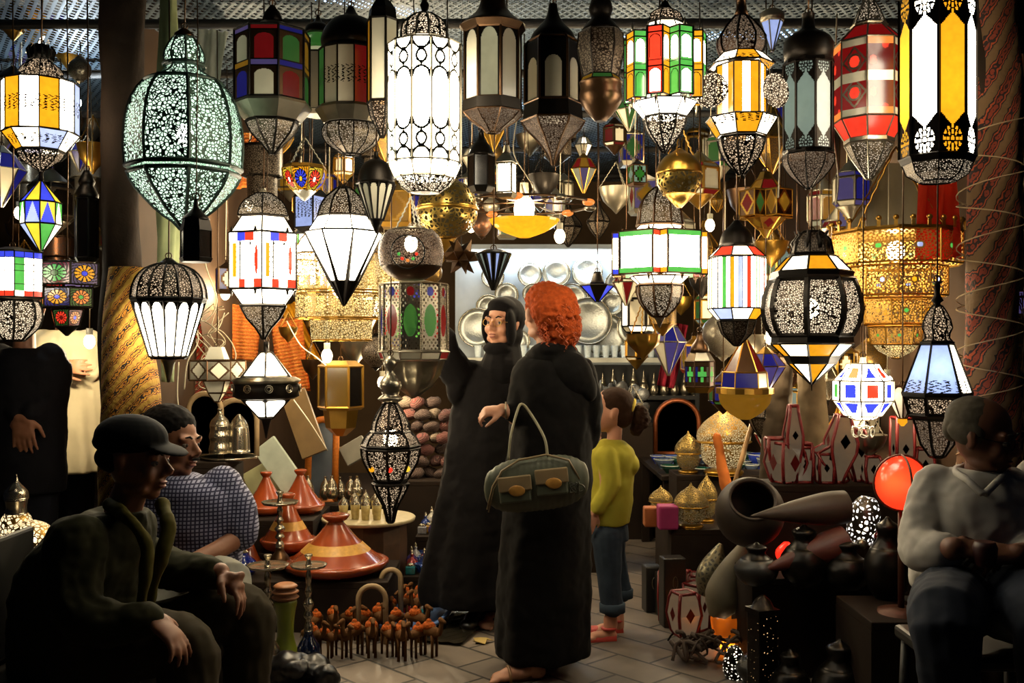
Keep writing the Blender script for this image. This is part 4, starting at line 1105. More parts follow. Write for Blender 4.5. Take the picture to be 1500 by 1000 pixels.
def shoe(par, ankle, d, mat, sc=1., heel=0., name='shoe'):
    d = Vector((d[0], d[1], 0)).normalized(); z = Vector((0, 0, 1)); x = d.cross(z); g = Vector((ankle[0], ankle[1], 0))
    e = Matrix((x, d, z)).transposed().to_euler(); bm = NB()
    ellip(bm, g + d * -.02 * sc + z * (.045 + heel) * sc, (.04 * sc, .045 * sc, .045 * sc), e, 12, 8)
    ellip(bm, g + d * .07 * sc + z * (.036 + heel * .5) * sc, (.045 * sc, .09 * sc, .036 * sc), e, 12, 8)
    ellip(bm, g + d * .15 * sc + z * .028 * sc, (.046 * sc, .055 * sc, .026 * sc), e, 12, 8)
    return skinned(name, bm, mat, par, .007, 3)
black_cloth = plain('black_robe_cloth', '060405', .9, var=.3, vscale=8, sheen=.02)
black_warm = plain('black_brown_robe', '070504', .9, var=.3, vscale=8, sheen=.02)
skin_o = skin_mat('skin_olive', 'a8765a'); skin_t = skin_mat('skin_tan', '8a5a3e'); skin_d = skin_mat('skin_dark', '6e4630'); skin_f = skin_mat('skin_fair', 'b98468')

# woman in the black headscarf, reaching up to the beaded lantern
o, q = person_root('woman in black robe, black headscarf and glasses raising one arm to the lanterns', 700, 4.8)
face = Vector((-.50, -.86, .06)); HM = headmat(q(736, 474, .0), face, (.05, 0, 1), .98)
bm = NB(); head(bm, HM, 'f'); limb(bm, [q(740, 500, .03), q(742, 545, .05)], [.055, .06])
loft(bm, sp_rings([(q(728, 800, .05), .12, .10), (q(728, 700, .05), .17, .13), (q(728, 640, .05), .14, .11), (q(730, 560, .05), .17, .11), (q(738, 525, .05), .09, .07)]))
for dx in (-12, 14): limb(bm, [q(728 + dx, 740, .05), q(720 + dx, 830, .05), q(712 + dx, 895, .05)], [.085, .055, .04]); foot(bm, q(712 + dx, 893, .05), (-.3, -1))
limb(bm, [q(690, 545, .05), q(660, 540, .0), q(648, 488, -.08)], [.05, .04, .028]); hand(bm, q(648, 484, -.09), (-.1, -.1, 1), (.4, -1, .1), .25, 1)
limb(bm, [q(768, 548, .1), q(785, 610, .08), q(788, 660, .04)], [.05, .04, .028]); hand(bm, q(788, 662, .04), (-.1, -.3, -1), (.8, -.5, 0), .5, -1)
skinned('body', bm, skin_o, o)
eyes(o, HM); glasses(o, HM, PM('n'))
def robefold(n, amp, ph=0): 
    return lambda a, t: 1 + amp * (t ** 1.5) * (sin(n * a + ph + 2 * t) * .6 + sin((n * 2 - 3) * a + ph * 2) * .4) 
bm = NB()
loft(bm, sp_rings([(q(735, 528, .05), .10, .085), (q(728, 548, .05), .19, .125), (q(722, 600, .05), .205, .15), (q(716, 680, .05), .22, .17), (q(708, 770, .05), .26, .20), (q(700, 850, .05), .285, .23), (q(700, 878, .05), .27, .23)]), 72, robefold(7, .10))
limb(bm, [q(697, 552, .05), q(672, 548, .0), q(655, 520, -.05), q(650, 492, -.08)], [.085, .085, .075, .055])
ellip(bm, q(668, 566, -.02), (.05, .06, .09)); ellip(bm, q(676, 590, 0), (.035, .05, .06))
limb(bm, [q(765, 550, .1), q(785, 610, .08), q(788, 650, .05)], [.08, .07, .06])
skinned('robe', bm, black_cloth, o, .009, 3, .02)
bm = NB(); T = HM
def hx(c, r, rot=None):
    t = NB(); ellip(t, c, r, rot, 20, 14); bmesh.ops.transform(t, matrix=T, verts=t.verts); me = bpy.data.meshes.new('t'); t.to_mesh(me); t.free(); bm.from_mesh(me); bpy.data.meshes.remove(me)
hx((0, -.035, .035), (.096, .105, .105)); hx((0, .012, .082), (.076, .072, .048)); hx((0, -.035, -.05), (.09, .085, .09)); 
for s in (-1, 1): hx((s * .068, .032, -.02), (.024, .036, .088), Euler((R(-10), 0, 0)))
hx((0, .035, -.125), (.075, .06, .035)); limb(bm, [q(738, 512, .02), q(736, 540, .0)], [.085, .11])
ellip(bm, q(738, 548, .02), (.15, .12, .07))
skinned('headscarf', bm, black_cloth, o, .006, 4, .006)
shoe(o, q(700, 900, .05), (-.25, -1), plain('black_leather', '0b0a0a', .3, spec=.7)); shoe(o, q(728, 896, .12), (-.2, -1), MATS['black_leather'])

# woman with copper curls, seen from behind
o, q = person_root('woman with curly copper hair in long black hooded robe, seen from behind', 795, 4.12)
face = Vector((-.40, .91, -.02)); HM = headmat(q(797, 460, .0), face, (0, 0, 1), .98)
bm = NB(); head(bm, HM, 'f'); limb(bm, [q(800, 490, .0), q(806, 540, .0)], [.055, .06])
loft(bm, sp_rings([(q(800, 760, .0), .13, .11), (q(800, 700, .0), .17, .13), (q(806, 630, .0), .14, .11), (q(808, 560, 0), .17, .11), (q(808, 525, 0), .09, .07)]))
for dx, dd in ((-14, -.12), (20, .12)): limb(bm, [q(805 + dx, 740, dd * .3), q(802 + dx, 850, dd * .7), q(800 + dx, 962, dd)], [.085, .055, .038]); foot(bm, q(794 + dx, 960, dd), (-1, -.25))
limb(bm, [q(772, 548, -.02), q(768, 615, -.04), q(745, 603, -.08), q(736, 600, -.09)], [.05, .042, .03, .027]); hand(bm, q(738, 600, -.09), (-1, -.1, -.08), (.1, -.5, 1), .95, 1, .92)
limb(bm, [q(850, 548, .02), q(860, 620, .0), q(830, 650, .14)], [.05, .04, .03]); hand(bm, q(828, 650, .15), (-1, .2, 0), (0, .4, 1), .6, -1)
skinned('body', bm, skin_o, o)
bm = NB()
loft(bm, sp_rings([(q(806, 522, .0), .09, .08), (q(808, 540, .0), .16, .12), (q(808, 580, .0), .175, .14), (q(806, 650, .0), .172, .15), (q(800, 740, .0), .18, .16), (q(796, 850, .0), .19, .18), (q(793, 940, .0), .195, .19), (q(793, 958, .0), .19, .185)]), 72, robefold(6, .09, 1))
limb(bm, [q(778, 546, -.01), q(764, 600, -.03), q(772, 618, -.04)], [.075, .068, .06]); limb(bm, [q(770, 612, -.04), q(752, 604, -.07)], [.06, .045])
limb(bm, [q(846, 546, .0), q(860, 600, .0), q(858, 640, .04)], [.075, .065, .06])
skinned('robe', bm, black_warm, o, .008, 3, .018)
bm = NB()
ellip(bm, q(812, 524, .0), (.125, .10, .05)); ellip(bm, q(836, 548, -.08), (.09, .06, .10), Euler((0, R(-30), 0))); ellip(bm, q(856, 560, -.07), (.045, .05, .08), Euler((0, R(-20), 0))); ellip(bm, q(812, 512, -.03), (.1, .08, .035))
skinned('hood', bm, black_warm, o, .007, 4, .014)
bm = NB(); rnd = random.Random(4)
t = NB(); ellip(t, (0, -.02, .048), (.085, .104, .09), u=20, v=14); ellip(t, (0, -.065, .02), (.088, .075, .09), u=20, v=14); bmesh.ops.transform(t, matrix=HM, verts=t.verts); me = bpy.data.meshes.new('t'); t.to_mesh(me); t.free(); bm.from_mesh(me); bpy.data.meshes.remove(me)
ellip(bm, q(816, 450, -.05), (.085, .08, .095)); ellip(bm, q(826, 480, -.05), (.074, .07, .085)); ellip(bm, q(820, 498, -.04), (.055, .05, .05))
for i in range(150):
    a = rnd.uniform(0, 2 * pi); b = rnd.uniform(-.95, .9); c = q(818, 462, -.05) + Vector((.085 * cos(a) * sqrt(1 - b * b), .078 * sin(a) * sqrt(1 - b * b), .11 * b))
    ellip(bm, c, (rnd.uniform(.008, .015),) * 3, u=6, v=5)
skinned('curly_hair', bm, plain('copper_hair', '8f3a10', .85, var=.55, vscale=70, bump=.5), o, .005, 1, .022, cloud2)
bm = NB()
for i in range(170):
    a = rnd.uniform(0, 2 * pi); b = rnd.uniform(-1, .9); c = q(819, 464, -.05) + Vector((.088 * cos(a) * sqrt(1 - b * b), .082 * sin(a) * sqrt(1 - b * b), .118 * b)); ph = rnd.uniform(0, 6); L_ = rnd.uniform(.03, .06)
    tube(bm, [c + Vector((.007 * cos(ph + j * 1.5), .007 * sin(ph + j * 1.5), -L_ * j / 7)) for j in range(8)], .0016, 4)
obj('loose_curl', bm, plain('copper_strand', 'a8481a', .5, var=.4, vscale=60), o)['kind'] = 'stuff'
bm = NB(); tube(bm, [q(741, 601, -.088) + Vector((0, .032 * cos(a), .032 * sin(a))) for a in [i * pi / 8 for i in range(16)]], .004, 6, closed=True); obj('bracelet', bm, PM('s'), o)
for dx, dd in ((-14, -.12), (20, .12)):
    a = q(794 + dx, 960, dd); a.z = 0
    bm = NB(); d = Vector((-1, -.25, 0)).normalized()
    tube(bm, [a - d * .03 + Vector((0, 0, .03)), a + d * .06 + Vector((0, 0, .012)), a + d * .17 + Vector((0, 0, .006))], [.03, .02, .018], 8)
    tube(bm, [a + d * .1 + d.cross(Vector((0, 0, 1))) * .045 * cos(t) + Vector((0, 0, .008 + .05 * sin(t))) for t in [i * pi / 8 for i in range(9)]], .006, 6)
    tube(bm, [a - d * .03 + Vector((0, 0, .03)), a - d * .035], [.012, .006], 8)
    obj('sandal', bm, plain('tan_sandal', '6b4a26', .5), o)
# her handbag (held on the forearm)
hb = root('handbag', 'grey green handbag with two flap pockets hanging from the robed forearm', 'handbag', P(786, 750, 3.86))
s = 3.86 / F; tl = R(-7)
def hbp(x, y, dy=0): return Vector(((x - 786) * s, dy, (750 - y) * s))
bag_m = plain('sage_leather', '4a4d3c', .5, var=.2, bump=.1, vscale=30); trim_m = plain('sage_trim', '3a3a2c', .45); flap_m = plain('faded_tan_leather', '7d6a4a', .55, var=.3)
bm = NB()
for i in range(17):
    u = i / 16; x = -66 + 132 * u; hh = 41 * (1 - abs(2 * u - 1) ** 4 * .35); th = .048 * (1 - abs(2 * u - 1) ** 4 * .4)
    c = hbp(786 + x, 708 - x * .10)
    ellip(bm, c, (.03, th, hh * s), u=12, v=12)
skinned('bag_body', bm, bag_m, hb, .006, 5)
for cx, cy in ((754, 712), (807, 701)):
    bm = NB(); box(bm, hbp(cx, cy + 2, -.052), (46 * s, .022, 38 * s), rot=Euler((0, R(-6), 0)), bevel=.008); pk = obj('pocket', bm, bag_m, hb)
    bm = NB(); box(bm, hbp(cx, cy - 7, -.064), (48 * s, .012, 22 * s), rot=Euler((0, R(-6), 0)), bevel=.005); obj('pocket_flap', bm, flap_m, pk)
    bm = NB(); ellip(bm, hbp(cx + 3, cy + 3, -.070), (12 * s, .004, 8 * s), u=16, v=8); obj('flap_patch', bm, plain('ochre_patch', 'a0722c', .5, var=.4, vscale=60), pk)
bm = NB(); tube(bm, [hbp(724, 712, -.03), hbp(735, 688, -.04), hbp(760, 672, -.04), hbp(800, 664, -.04), hbp(832, 672, -.04), hbp(848, 700, -.03)], .0045, 6); obj('piping', bm, flap_m, hb)
for dy in (-.03, .03):
    bm = NB(); tube(bm, spline([tuple(hbp(745, 672, dy)), tuple(hbp(748, 640, dy * .8)), tuple(hbp(757, 604, dy * .3 + .0)), tuple(hbp(764, 592, .02)), tuple(hbp(776, 604, dy * .3 + .03)), tuple(hbp(797, 640, dy * .6)), tuple(hbp(802, 668, dy))], 5), .0052, 6); obj('strap', bm, plain('pale_strap', '8a8468', .5), hb)
for x, y in ((722, 700), (724, 704)):
    bm = NB(); tube(bm, [hbp(x + 8, y - 5, -.03), hbp(x, y + 10, -.035), hbp(x - 8, y + 44, -.035)], .003, 5); obj('lace_end', bm, flap_m, hb)
bm = NB()
for k in range(5): tube(bm, [hbp(843, 712, -.04) + Vector((.02 * cos(k * 1.26) * cos(t) + .012 * cos(k * 1.26), -.01, .02 * sin(k * 1.26) * cos(t) + .014 * sin(t))) for t in [i * pi / 6 for i in range(12)]], .003, 5, closed=True)
obj('bow_charm', bm, trim_m, hb)

# the girl
o, q = person_root('small girl in yellow green hooded sweater and rolled jeans looking up', 892, 4.6)
face = Vector((-.97, -.12, .22)); HM = headmat(q(893, 602, .0), face, (.22, 0, 1), .93)
bm = NB(); head(bm, HM, 'f', True, .6); limb(bm, [q(901, 625, .0), q(899, 655, .0)], [.042, .045])
loft(bm, sp_rings([(q(890, 800, .0), .07, .07), (q(890, 760, 0), .08, .08), (q(892, 710, .0), .085, .085), (q(895, 670, 0), .09, .10), (q(897, 652, 0), .06, .07)]))
for dx, dd in ((0, -.06), (10, .07)): limb(bm, [q(890 + dx * .6, 790, dd * .6), q(892 + dx, 850, dd), q(896 + dx, 915, dd)], [.05, .038, .028]); foot(bm, q(892 + dx, 920, dd), (-1, -.2), .72)
limb(bm, [q(885, 668, -.09), q(888, 715, -.11), q(872, 750, -.1)], [.036, .03, .022]); hand(bm, q(871, 752, -.1), (-.4, -.1, -1), (.2, -1, 0), .4, 1, .7)
limb(bm, [q(897, 668, .09), q(880, 710, .1), q(862, 735, .08)], [.036, .03, .022]); hand(bm, q(861, 736, .08), (-.5, -.1, -1), (.2, 1, 0), .4, -1, .7)
skinned('body', bm, skin_f, o, .0055)
eyes(o, HM, lips=plain('child_lip', '9a5a48', .5))
bm = NB()
loft(bm, sp_rings([(q(898, 650, 0), .065, .075), (q(896, 664, 0), .105, .125), (q(894, 700, 0), .108, .12), (q(891, 740, 0), .108, .115), (q(890, 766, 0), .098, .108)]), 40, robefold(5, .05))
limb(bm, [q(888, 668, -.10), q(894, 708, -.12), q(876, 742, -.11)], [.052, .045, .036]); limb(bm, [q(897, 668, .09), q(880, 710, .1), q(864, 733, .08)], [.05, .044, .036])
ellip(bm, q(908, 660, 0), (.075, .095, .045), Euler((0, R(25), 0))); ellip(bm, q(921, 680, 0), (.05, .075, .055)); ellip(bm, q(897, 650, 0), (.07, .08, .025))
skinned('hooded_sweater', bm, plain('lime_jersey', 'a39a35', .9, var=.15, vscale=12), o, .006, 4, .014)
jeans = plain('blue_jeans', '2c3540', .9, var=.3, vscale=25)
bm = NB()
loft(bm, sp_rings([(q(890, 760, 0), .09, .095), (q(890, 790, 0), .098, .1)]))
limb(bm, [q(889, 785, -.05), q(892, 840, -.06), q(897, 888, -.06)], [.075, .058, .052]); limb(bm, [q(893, 785, .05), q(902, 840, .07), q(910, 866, .075)], [.075, .058, .052])
skinned('jeans', bm, jeans, o, .007, 3, .012)
for c, r in ((q(897, 889, -.06), .05), (q(909, 868, .075), .05)):
    bm = NB(); lathe(bm, [(-.022, r), (-.02, r + .009), (.018, r + .010), (.022, r + .002)], 20, ctr=(c.x, c.y)); bmesh.ops.translate(bm, verts=bm.verts, vec=(0, 0, c.z)); obj('rolled_cuff', bm, plain('jeans_cuff', '36424e', .9), o)
bm = NB(); t = NB(); ellip(t, (0, -.024, .044), (.083, .099, .082), u=22, v=16); ellip(t, (0, -.06, .0), (.074, .066, .075)); bmesh.ops.transform(t, matrix=HM, verts=t.verts); me = bpy.data.meshes.new('t'); t.to_mesh(me); t.free(); bm.from_mesh(me); bpy.data.meshes.remove(me)
skinned('hair', bm, plain('brown_hair', '2e1c10', .82, var=.4, vscale=60), o, .005, 3, .004, cloud2)
bm = NB(); ellip(bm, q(938, 612, .0), (.045, .042, .06)); ellip(bm, q(932, 628, 0), (.03, .03, .035)); skinned('hair_bun', bm, MATS['brown_hair'], o, .005, 2, .02, cloud2)
bm = NB(); c = q(926, 596, 0); tube(bm, [c + Vector((-.004 + .012 * cos(a) , .034 * sin(a), .03 * cos(a))) for a in [i * pi / 8 for i in range(16)]], .011, 8, closed=True); obj('hair_tie', bm, plain('yellow_tie', 'c9b24a', .8), o)
for dx, dd in ((0, -.06), (10, .07)):
    a = q(892 + dx, 920, dd); a.z = 0; d = Vector((-1, -.2, 0)).normalized()
    bm = NB(); tube(bm, [a - d * .03 + Vector((0, 0, .006)), a + d * .14 + Vector((0, 0, .006))], [.026, .03], 10); tube(bm, [a + Vector((.03 * cos(t), .03 * sin(t), .055)) for t in [i * pi / 6 for i in range(12)]], .007, 6, closed=True)
    obj('sandal', bm, plain('pink_sandal', 'b8423a', .5), o)

# man in the flat peaked cap, seated nearest the camera
o, q = person_root('seated man in black peaked cap and olive jacket, hands drooping over his knees', 160, 2.85)
face = Vector((.97, -.18, -.08)); HM = headmat(q(200, 672, .0), face, (0, 0, 1), .98)
trous = plain('khaki_trousers', '3a3325', .9, var=.2, vscale=12)
bm = NB(); head(bm, HM, 'm', beak=1.25); limb(bm, [q(190, 720, .0), q(170, 780, .0)], [.062, .068])
loft(bm, sp_rings([(q(110, 990, .05), .17, .16), (q(115, 930, .05), .15, .15), (q(130, 860, .03), .14, .16), (q(150, 800, .02), .14, .18), (q(168, 760, 0), .08, .09)]))
NK = q(275, 945, -.12); FK = q(362, 890, .2)
limb(bm, [q(130, 960, -.06), NK, q(285, 1060, -.12), q(285, 1200, -.1)], [.09, .062, .055, .04]); limb(bm, [q(140, 960, .18), FK, q(362, 1000, .2), q(360, 1155, .2)], [.09, .062, .055, .04])
foot(bm, q(285, 1215, -.1) , (1, -.2)); foot(bm, q(360, 1165, .2), (1, -.1))
limb(bm, [q(110, 800, -.16), q(118, 905, -.22), q(222, 905, -.22)], [.055, .045, .03]); hand(bm, q(222, 903, -.22), (.75, -.1, -.62), (.6, -.15, .8), .42, 1, 1.02)
limb(bm, [q(190, 790, .2), q(250, 838, .2), q(322, 838, .10)], [.055, .045, .03]); hand(bm, q(324, 838, .10), (.72, -.25, -.65), (.68, .1, .7), .5, -1, 1.0)
skinned('body', bm, skin_t, o)
eyes(o, HM)
bm = NB()
loft(bm, sp_rings([(q(118, 985, .05), .19, .19), (q(110, 930, .05), .175, .195), (q(118, 860, .04), .175, .205), (q(138, 800, .02), .16, .215), (q(160, 765, .01), .115, .15), (q(172, 748, 0), .085, .09)]), 40, robefold(6, .05, 2))
limb(bm, [q(112, 800, -.16), q(104, 860, -.2), q(122, 902, -.23), q(170, 912, -.23), q(212, 906, -.22)], [.085, .078, .07, .058, .048])
limb(bm, [q(180, 792, .18), q(238, 830, .2), q(284, 838, .15), q(312, 839, .11)], [.08, .068, .056, .046])
skinned('jacket', bm, plain('olive_jacket', '2b2a18', .85, var=.25, vscale=14), o, .007, 3, .03)
bm = NB()
for dz, w in ((0, 1), (1, .9)): pass
t = [q(184, 742, -.10), q(212, 752, -.13), q(240, 742, -.12), q(258, 762, -.1), q(232, 800, -.13), q(205, 775, -.15)]
limb(bm, [q(160, 738, -.04), q(190, 762, -.14), q(214, 800, -.17), q(212, 850, -.18), q(206, 888, -.17)], [.02, .019, .019, .018, .016])
limb(bm, [q(238, 740, .0), q(246, 770, -.08), q(236, 820, -.12), q(222, 878, -.12)], [.022, .02, .018, .015])
skinned('lit_jacket_lapel', bm, plain('lit_olive_lapel', '4a4418', .9, var=.25), o, .006, 3, .02)  # lamplight on the jacket front put into this paler olive
bm = NB()
limb(bm, [q(120, 960, -.04), q(205, 945, -.08), NK + Vector((-.01, 0, -.005)), q(283, 1050, -.12), q(285, 1180, -.1)], [.12, .10, .084, .075, .07]); limb(bm, [q(135, 960, .18), q(265, 920, .18), FK + Vector((-.01, 0, -.005)), q(362, 1000, .2), q(360, 1130, .2)], [.12, .10, .084, .075, .07])
skinned('trousers', bm, trous, o, .008, 3, .022)
for c in (q(285, 1215, -.1), q(360, 1165, .2)): shoe(o, c, (1, -.15), MATS['black_leather'], 1.1)
bm = NB()
def hadd(bm, c, r, rot=None, u=22, v=14):
    t = NB(); ellip(t, c, r, rot, u, v); bmesh.ops.transform(t, matrix=HM, verts=t.verts); me = bpy.data.meshes.new('t'); t.to_mesh(me); t.free(); bm.from_mesh(me); bpy.data.meshes.remove(me)
hadd(bm, (0, -.022, .062), (.092, .108, .068)); hadd(bm, (0, -.03, .045), (.090, .104, .045)); hadd(bm, (0, .095, .040), (.068, .062, .009), Euler((R(-14), 0, 0)))
cp = skinned('cap', bm, plain('black_cap_cloth', '0c0b0c', .85, var=.2), o, .005, 3)
bm = NB(); hadd(bm, (0, -.045, .0), (.080, .078, .05)); skinned('hair', bm, plain('dark_hair', '0c0806', .85, var=.4, vscale=50), o, .006, 2)
# his plastic chair edge
ch = root('plastic_chair', 'dark chair under the seated man in the peaked cap', 'chair', (P(110, 510, 2.9).x, 2.9, 0))
cm = plain('dark_plastic', '15140f', .5)
bm = NB(); box(bm, (0, 0, .40), (.42, .42, .03), bevel=.01); obj('seat', bm, cm, ch)
bm = NB(); box(bm, (-.22, 0, .6), (.025, .38, .36), bevel=.01); obj('backrest', bm, cm, ch)
for x in (-.18, .18):
    for y in (-.18, .18): bm = NB(); tube(bm, [(x, y, .39), (x * 1.1, y * 1.1, 0)], .014, 8); obj('leg', bm, cm, ch)

# his neighbour in the checked shirt
def check_mat():
    m, nt, out = nodes_of('checked_shirt'); Lk = nt.links.new
    b = N(nt, 'ShaderNodeBsdfPrincipled', Roughness=.85); tc = N(nt, 'ShaderNodeTexCoord'); sx = N(nt, 'ShaderNodeSeparateXYZ'); Lk(tc.outputs['Object'], sx.inputs[0])
    hs = []
    for ax in (0, 2):
        f = N(nt, 'ShaderNodeMath', operation='MULTIPLY'); f.inputs[1].default_value = 75; Lk(sx.outputs[ax], f.inputs[0])
        g = N(nt, 'ShaderNodeMath', operation='FRACT'); Lk(f.outputs[0], g.inputs[0]); h = N(nt, 'ShaderNodeMath', operation='GREATER_THAN'); h.inputs[1].default_value = .62; Lk(g.outputs[0], h.inputs[0]); hs.append(h)
    ad = N(nt, 'ShaderNodeMath', operation='MAXIMUM'); Lk(hs[0].outputs[0], ad.inputs[0]); Lk(hs[1].outputs[0], ad.inputs[1])
    mx = N(nt, 'ShaderNodeMixRGB'); mx.inputs[1].default_value = c4(hexc('8e8fa8')); mx.inputs[2].default_value = c4(hexc('242440')); Lk(ad.outputs[0], mx.inputs[0]); Lk(mx.outputs[0], b.inputs['Base Color']); Lk(b.outputs[0], out.inputs[0]); return m
o, q = person_root('dark haired man in checked short sleeved shirt seated behind the capped man', 275, 3.5)
face = Vector((.93, -.35, -.06)); HM = headmat(q(254, 648, .0), face, (.1, 0, 1), 1.0)
bm = NB(); head(bm, HM, 'm', beak=1.3); limb(bm, [q(256, 690, .0), q(258, 735, .0)], [.06, .068])
loft(bm, sp_rings([(q(275, 900, .05), .17, .15), (q(275, 850, .05), .15, .13), (q(272, 780, .03), .17, .14), (q(270, 730, .02), .18, .13), (q(260, 705, 0), .08, .08)]))
limb(bm, [q(300, 880, -.05), q(330, 850, -.24), q(335, 960, -.25), q(335, 1000, -.24)], [.09, .062, .05, .04]); limb(bm, [q(255, 880, -.02), q(235, 860, -.24), q(235, 960, -.25), q(235, 1000, -.24)], [.09, .062, .05, .04])
foot(bm, q(335, 1080, -.24), (.3, -1)); foot(bm, q(235, 1080, -.24), (0, -1))
limb(bm, [q(325, 712, .03), q(350, 780, .0), q(285, 822, -.22)], [.055, .047, .03]); hand(bm, q(287, 822, -.22), (-.9, -.35, -.1), (0, -.3, 1), .6, -1)
limb(bm, [q(222, 712, .03), q(205, 790, .0), q(255, 830, -.22)], [.055, .047, .03]); hand(bm, q(255, 830, -.22), (.9, -.35, -.1), (0, -.3, 1), .6, 1)
skinned('body', bm, skin_t, o); eyes(o, HM, brow='15100c')
bm = NB(); loft(bm, sp_rings([(q(278, 905, .05), .185, .165), (q(278, 850, .05), .18, .16), (q(278, 780, .03), .19, .16), (q(276, 725, .02), .19, .14), (q(264, 702, 0), .11, .10), (q(258, 694, 0), .078, .078)]), 40, robefold(5, .05))
limb(bm, [q(325, 712, .03), q(345, 745, .02), q(350, 778, .0)], [.075, .072, .072]); limb(bm, [q(222, 712, .03), q(208, 780, .0)], [.07, .07])
skinned('checked_shirt', bm, check_mat(), o, .007, 3, .014)
bm = NB(); limb(bm, [q(295, 880, .0), q(330, 855, -.24), q(335, 960, -.25), q(335, 1030, -.24)], [.12, .085, .07, .065]); limb(bm, [q(258, 880, .0), q(235, 865, -.24), q(235, 960, -.25), q(235, 1030, -.24)], [.12, .085, .07, .065])
skinned('trousers', bm, plain('pale_trousers', '8f8c80', .9, var=.1), o, .008, 3, .014)
for c in (q(335, 1080, -.24), q(235, 1080, -.24)): shoe(o, c, (.1, -1), MATS['black_leather'])
bm = NB(); hadd(bm, (0, -.028, .058), (.086, .100, .078)); hadd(bm, (0, -.055, .01), (.082, .074, .075)); skinned('hair', bm, MATS['dark_hair'], o, .005, 2, .008, cloud2)
bm = NB(); hadd(bm, (0, .101, -.048), (.022, .006, .006)); skinned('moustache', bm, MATS['dark_hair'], o, .003, 1)
st = root('plastic_stool', 'low dark stool under the man in the checked shirt', 'stool', (P(275, 510, 3.55).x, 3.57, 0))
bm = NB(); box(bm, (0, 0, .44), (.36, .36, .04), bevel=.012); obj('seat', bm, cm, st)
for x in (-.15, .15):
    for y in (-.15, .15): bm = NB(); tube(bm, [(x, y, .43), (x * 1.1, y * 1.1, 0)], .016, 8); obj('leg', bm, cm, st)

# man in the white shirt
o, q = person_root('seated grey haired man with glasses in white shirt holding something small', 1430, 2.9)
face = Vector((.72, -.68, -.16)); HM = headmat(q(1440, 640, .0), face, (0, 0, 1), .93)
bm = NB(); head(bm, HM, 'm', beak=1.2); limb(bm, [q(1440, 680, .02), q(1438, 725, .03)], [.064, .072])
loft(bm, sp_rings([(q(1440, 870, .05), .18, .16), (q(1440, 820, .05), .18, .15), (q(1440, 760, .04), .17, .13), (q(1440, 724, .03), .14, .10), (q(1438, 695, .03), .08, .07)]))
limb(bm, [q(1400, 880, .0), q(1385, 905, -.45), q(1392, 1010, -.45), q(1392, 1170, -.42)], [.095, .065, .052, .04]); limb(bm, [q(1480, 880, .0), q(1530, 900, -.42), q(1535, 1010, -.42), q(1535, 1170, -.4)], [.095, .065, .052, .04])
foot(bm, q(1392, 1200, -.42), (-.1, -1)); foot(bm, q(1535, 1200, -.4), (.1, -1))
limb(bm, [q(1376, 722, .05), q(1354, 800, -.02), q(1398, 803, -.2)], [.06, .05, .032]); hand(bm, q(1396, 803, -.2), (1, -.12, -.02), (0, -.5, 1), .62, 1, 1.02)
limb(bm, [q(1528, 715, .05), q(1550, 800, -.02), q(1490, 812, -.2)], [.06, .05, .032]); hand(bm, q(1490, 812, -.2), (-1, -.12, .0), (0, -.5, 1), .62, -1, 1.02)
skinned('body', bm, skin_d, o); eyes(o, HM, brow='4a4640'); glasses(o, HM, PM('k'))
bm = NB(); loft(bm, sp_rings([(q(1440, 862, .05), .205, .18), (q(1440, 820, .04), .21, .18), (q(1440, 760, .04), .195, .165), (q(1440, 715, .03), .165, .13), (q(1438, 696, .03), .12, .10), (q(1438, 686, .03), .085, .085)]), 48, robefold(6, .06, 1))
limb(bm, [q(1372, 716, .05), q(1356, 762, .02), q(1350, 802, -.04), q(1380, 806, -.14)], [.07, .068, .066, .055]); limb(bm, [q(1522, 712, .05), q(1545, 770, .02), q(1545, 810, -.04), q(1510, 812, -.14)], [.085, .085, .075, .06])
skinned('shirt', bm, plain('white_shirt_cloth', 'b5b0a6', .85, var=.08), o, .007, 3, .03)
bm = NB()
tube(bm, spline([tuple(q(1440, 724, -.125)), tuple(q(1418, 704, -.09)), tuple(q(1400, 690, .0)), tuple(q(1416, 682, .08)), tuple(q(1440, 680, .10)), tuple(q(1462, 682, .08)), tuple(q(1476, 690, .0)), tuple(q(1462, 704, -.09)), tuple(q(1442, 724, -.125))], 4), .011, 8)
skinned('collar', bm, MATS['white_shirt_cloth'], o, .004, 2)
bm = NB(); limb(bm, [q(1400, 880, .0), q(1385, 908, -.43), q(1392, 1010, -.45), q(1392, 1150, -.42)], [.12, .09, .072, .065]); limb(bm, [q(1480, 880, .0), q(1530, 903, -.4), q(1535, 1010, -.42), q(1535, 1150, -.4)], [.12, .09, .072, .065])
skinned('jeans', bm, plain('faded_jeans', '2b303a', .9, var=.2, vscale=20), o, .008, 3, .016)
for c in (q(1392, 1200, -.42), q(1535, 1200, -.4)): shoe(o, c, (0, -1), MATS['black_leather'], 1.1)
bm = NB()
for sx in (-1, 1): hadd(bm, (sx * .064, -.030, .012), (.022, .058, .04))
hadd(bm, (0, -.090, .015), (.062, .032, .05)); hadd(bm, (0, -.035, .052), (.080, .088, .072)); skinned('hair', bm, plain('grey_hair', '5e574a', .8, var=.3, vscale=60), o, .005, 2, .004, cloud2)
st = root('plastic_stool', 'dark stool under the man in the white shirt', 'stool', (P(1440, 510, 2.95).x, 2.97, 0))
bm = NB(); box(bm, (0, 0, .44), (.38, .36, .04), bevel=.012); obj('seat', bm, cm, st)
for x in (-.16, .16):
    for y in (-.15, .15): bm = NB(); tube(bm, [(x, y, .43), (x * 1.1, y * 1.1, 0)], .016, 8); obj('leg', bm, cm, st)
bm = NB(); c = P(1443, 812, 2.66); lathe(bm, [(-.03, .022), (-.025, .028), (.02, .032), (.035, .026)], 16); top('small_pot', bm, plain('dark_red_clay', '3a1512', .5), 'small dark red pot held in the hands of the man in white', 'pot', c)

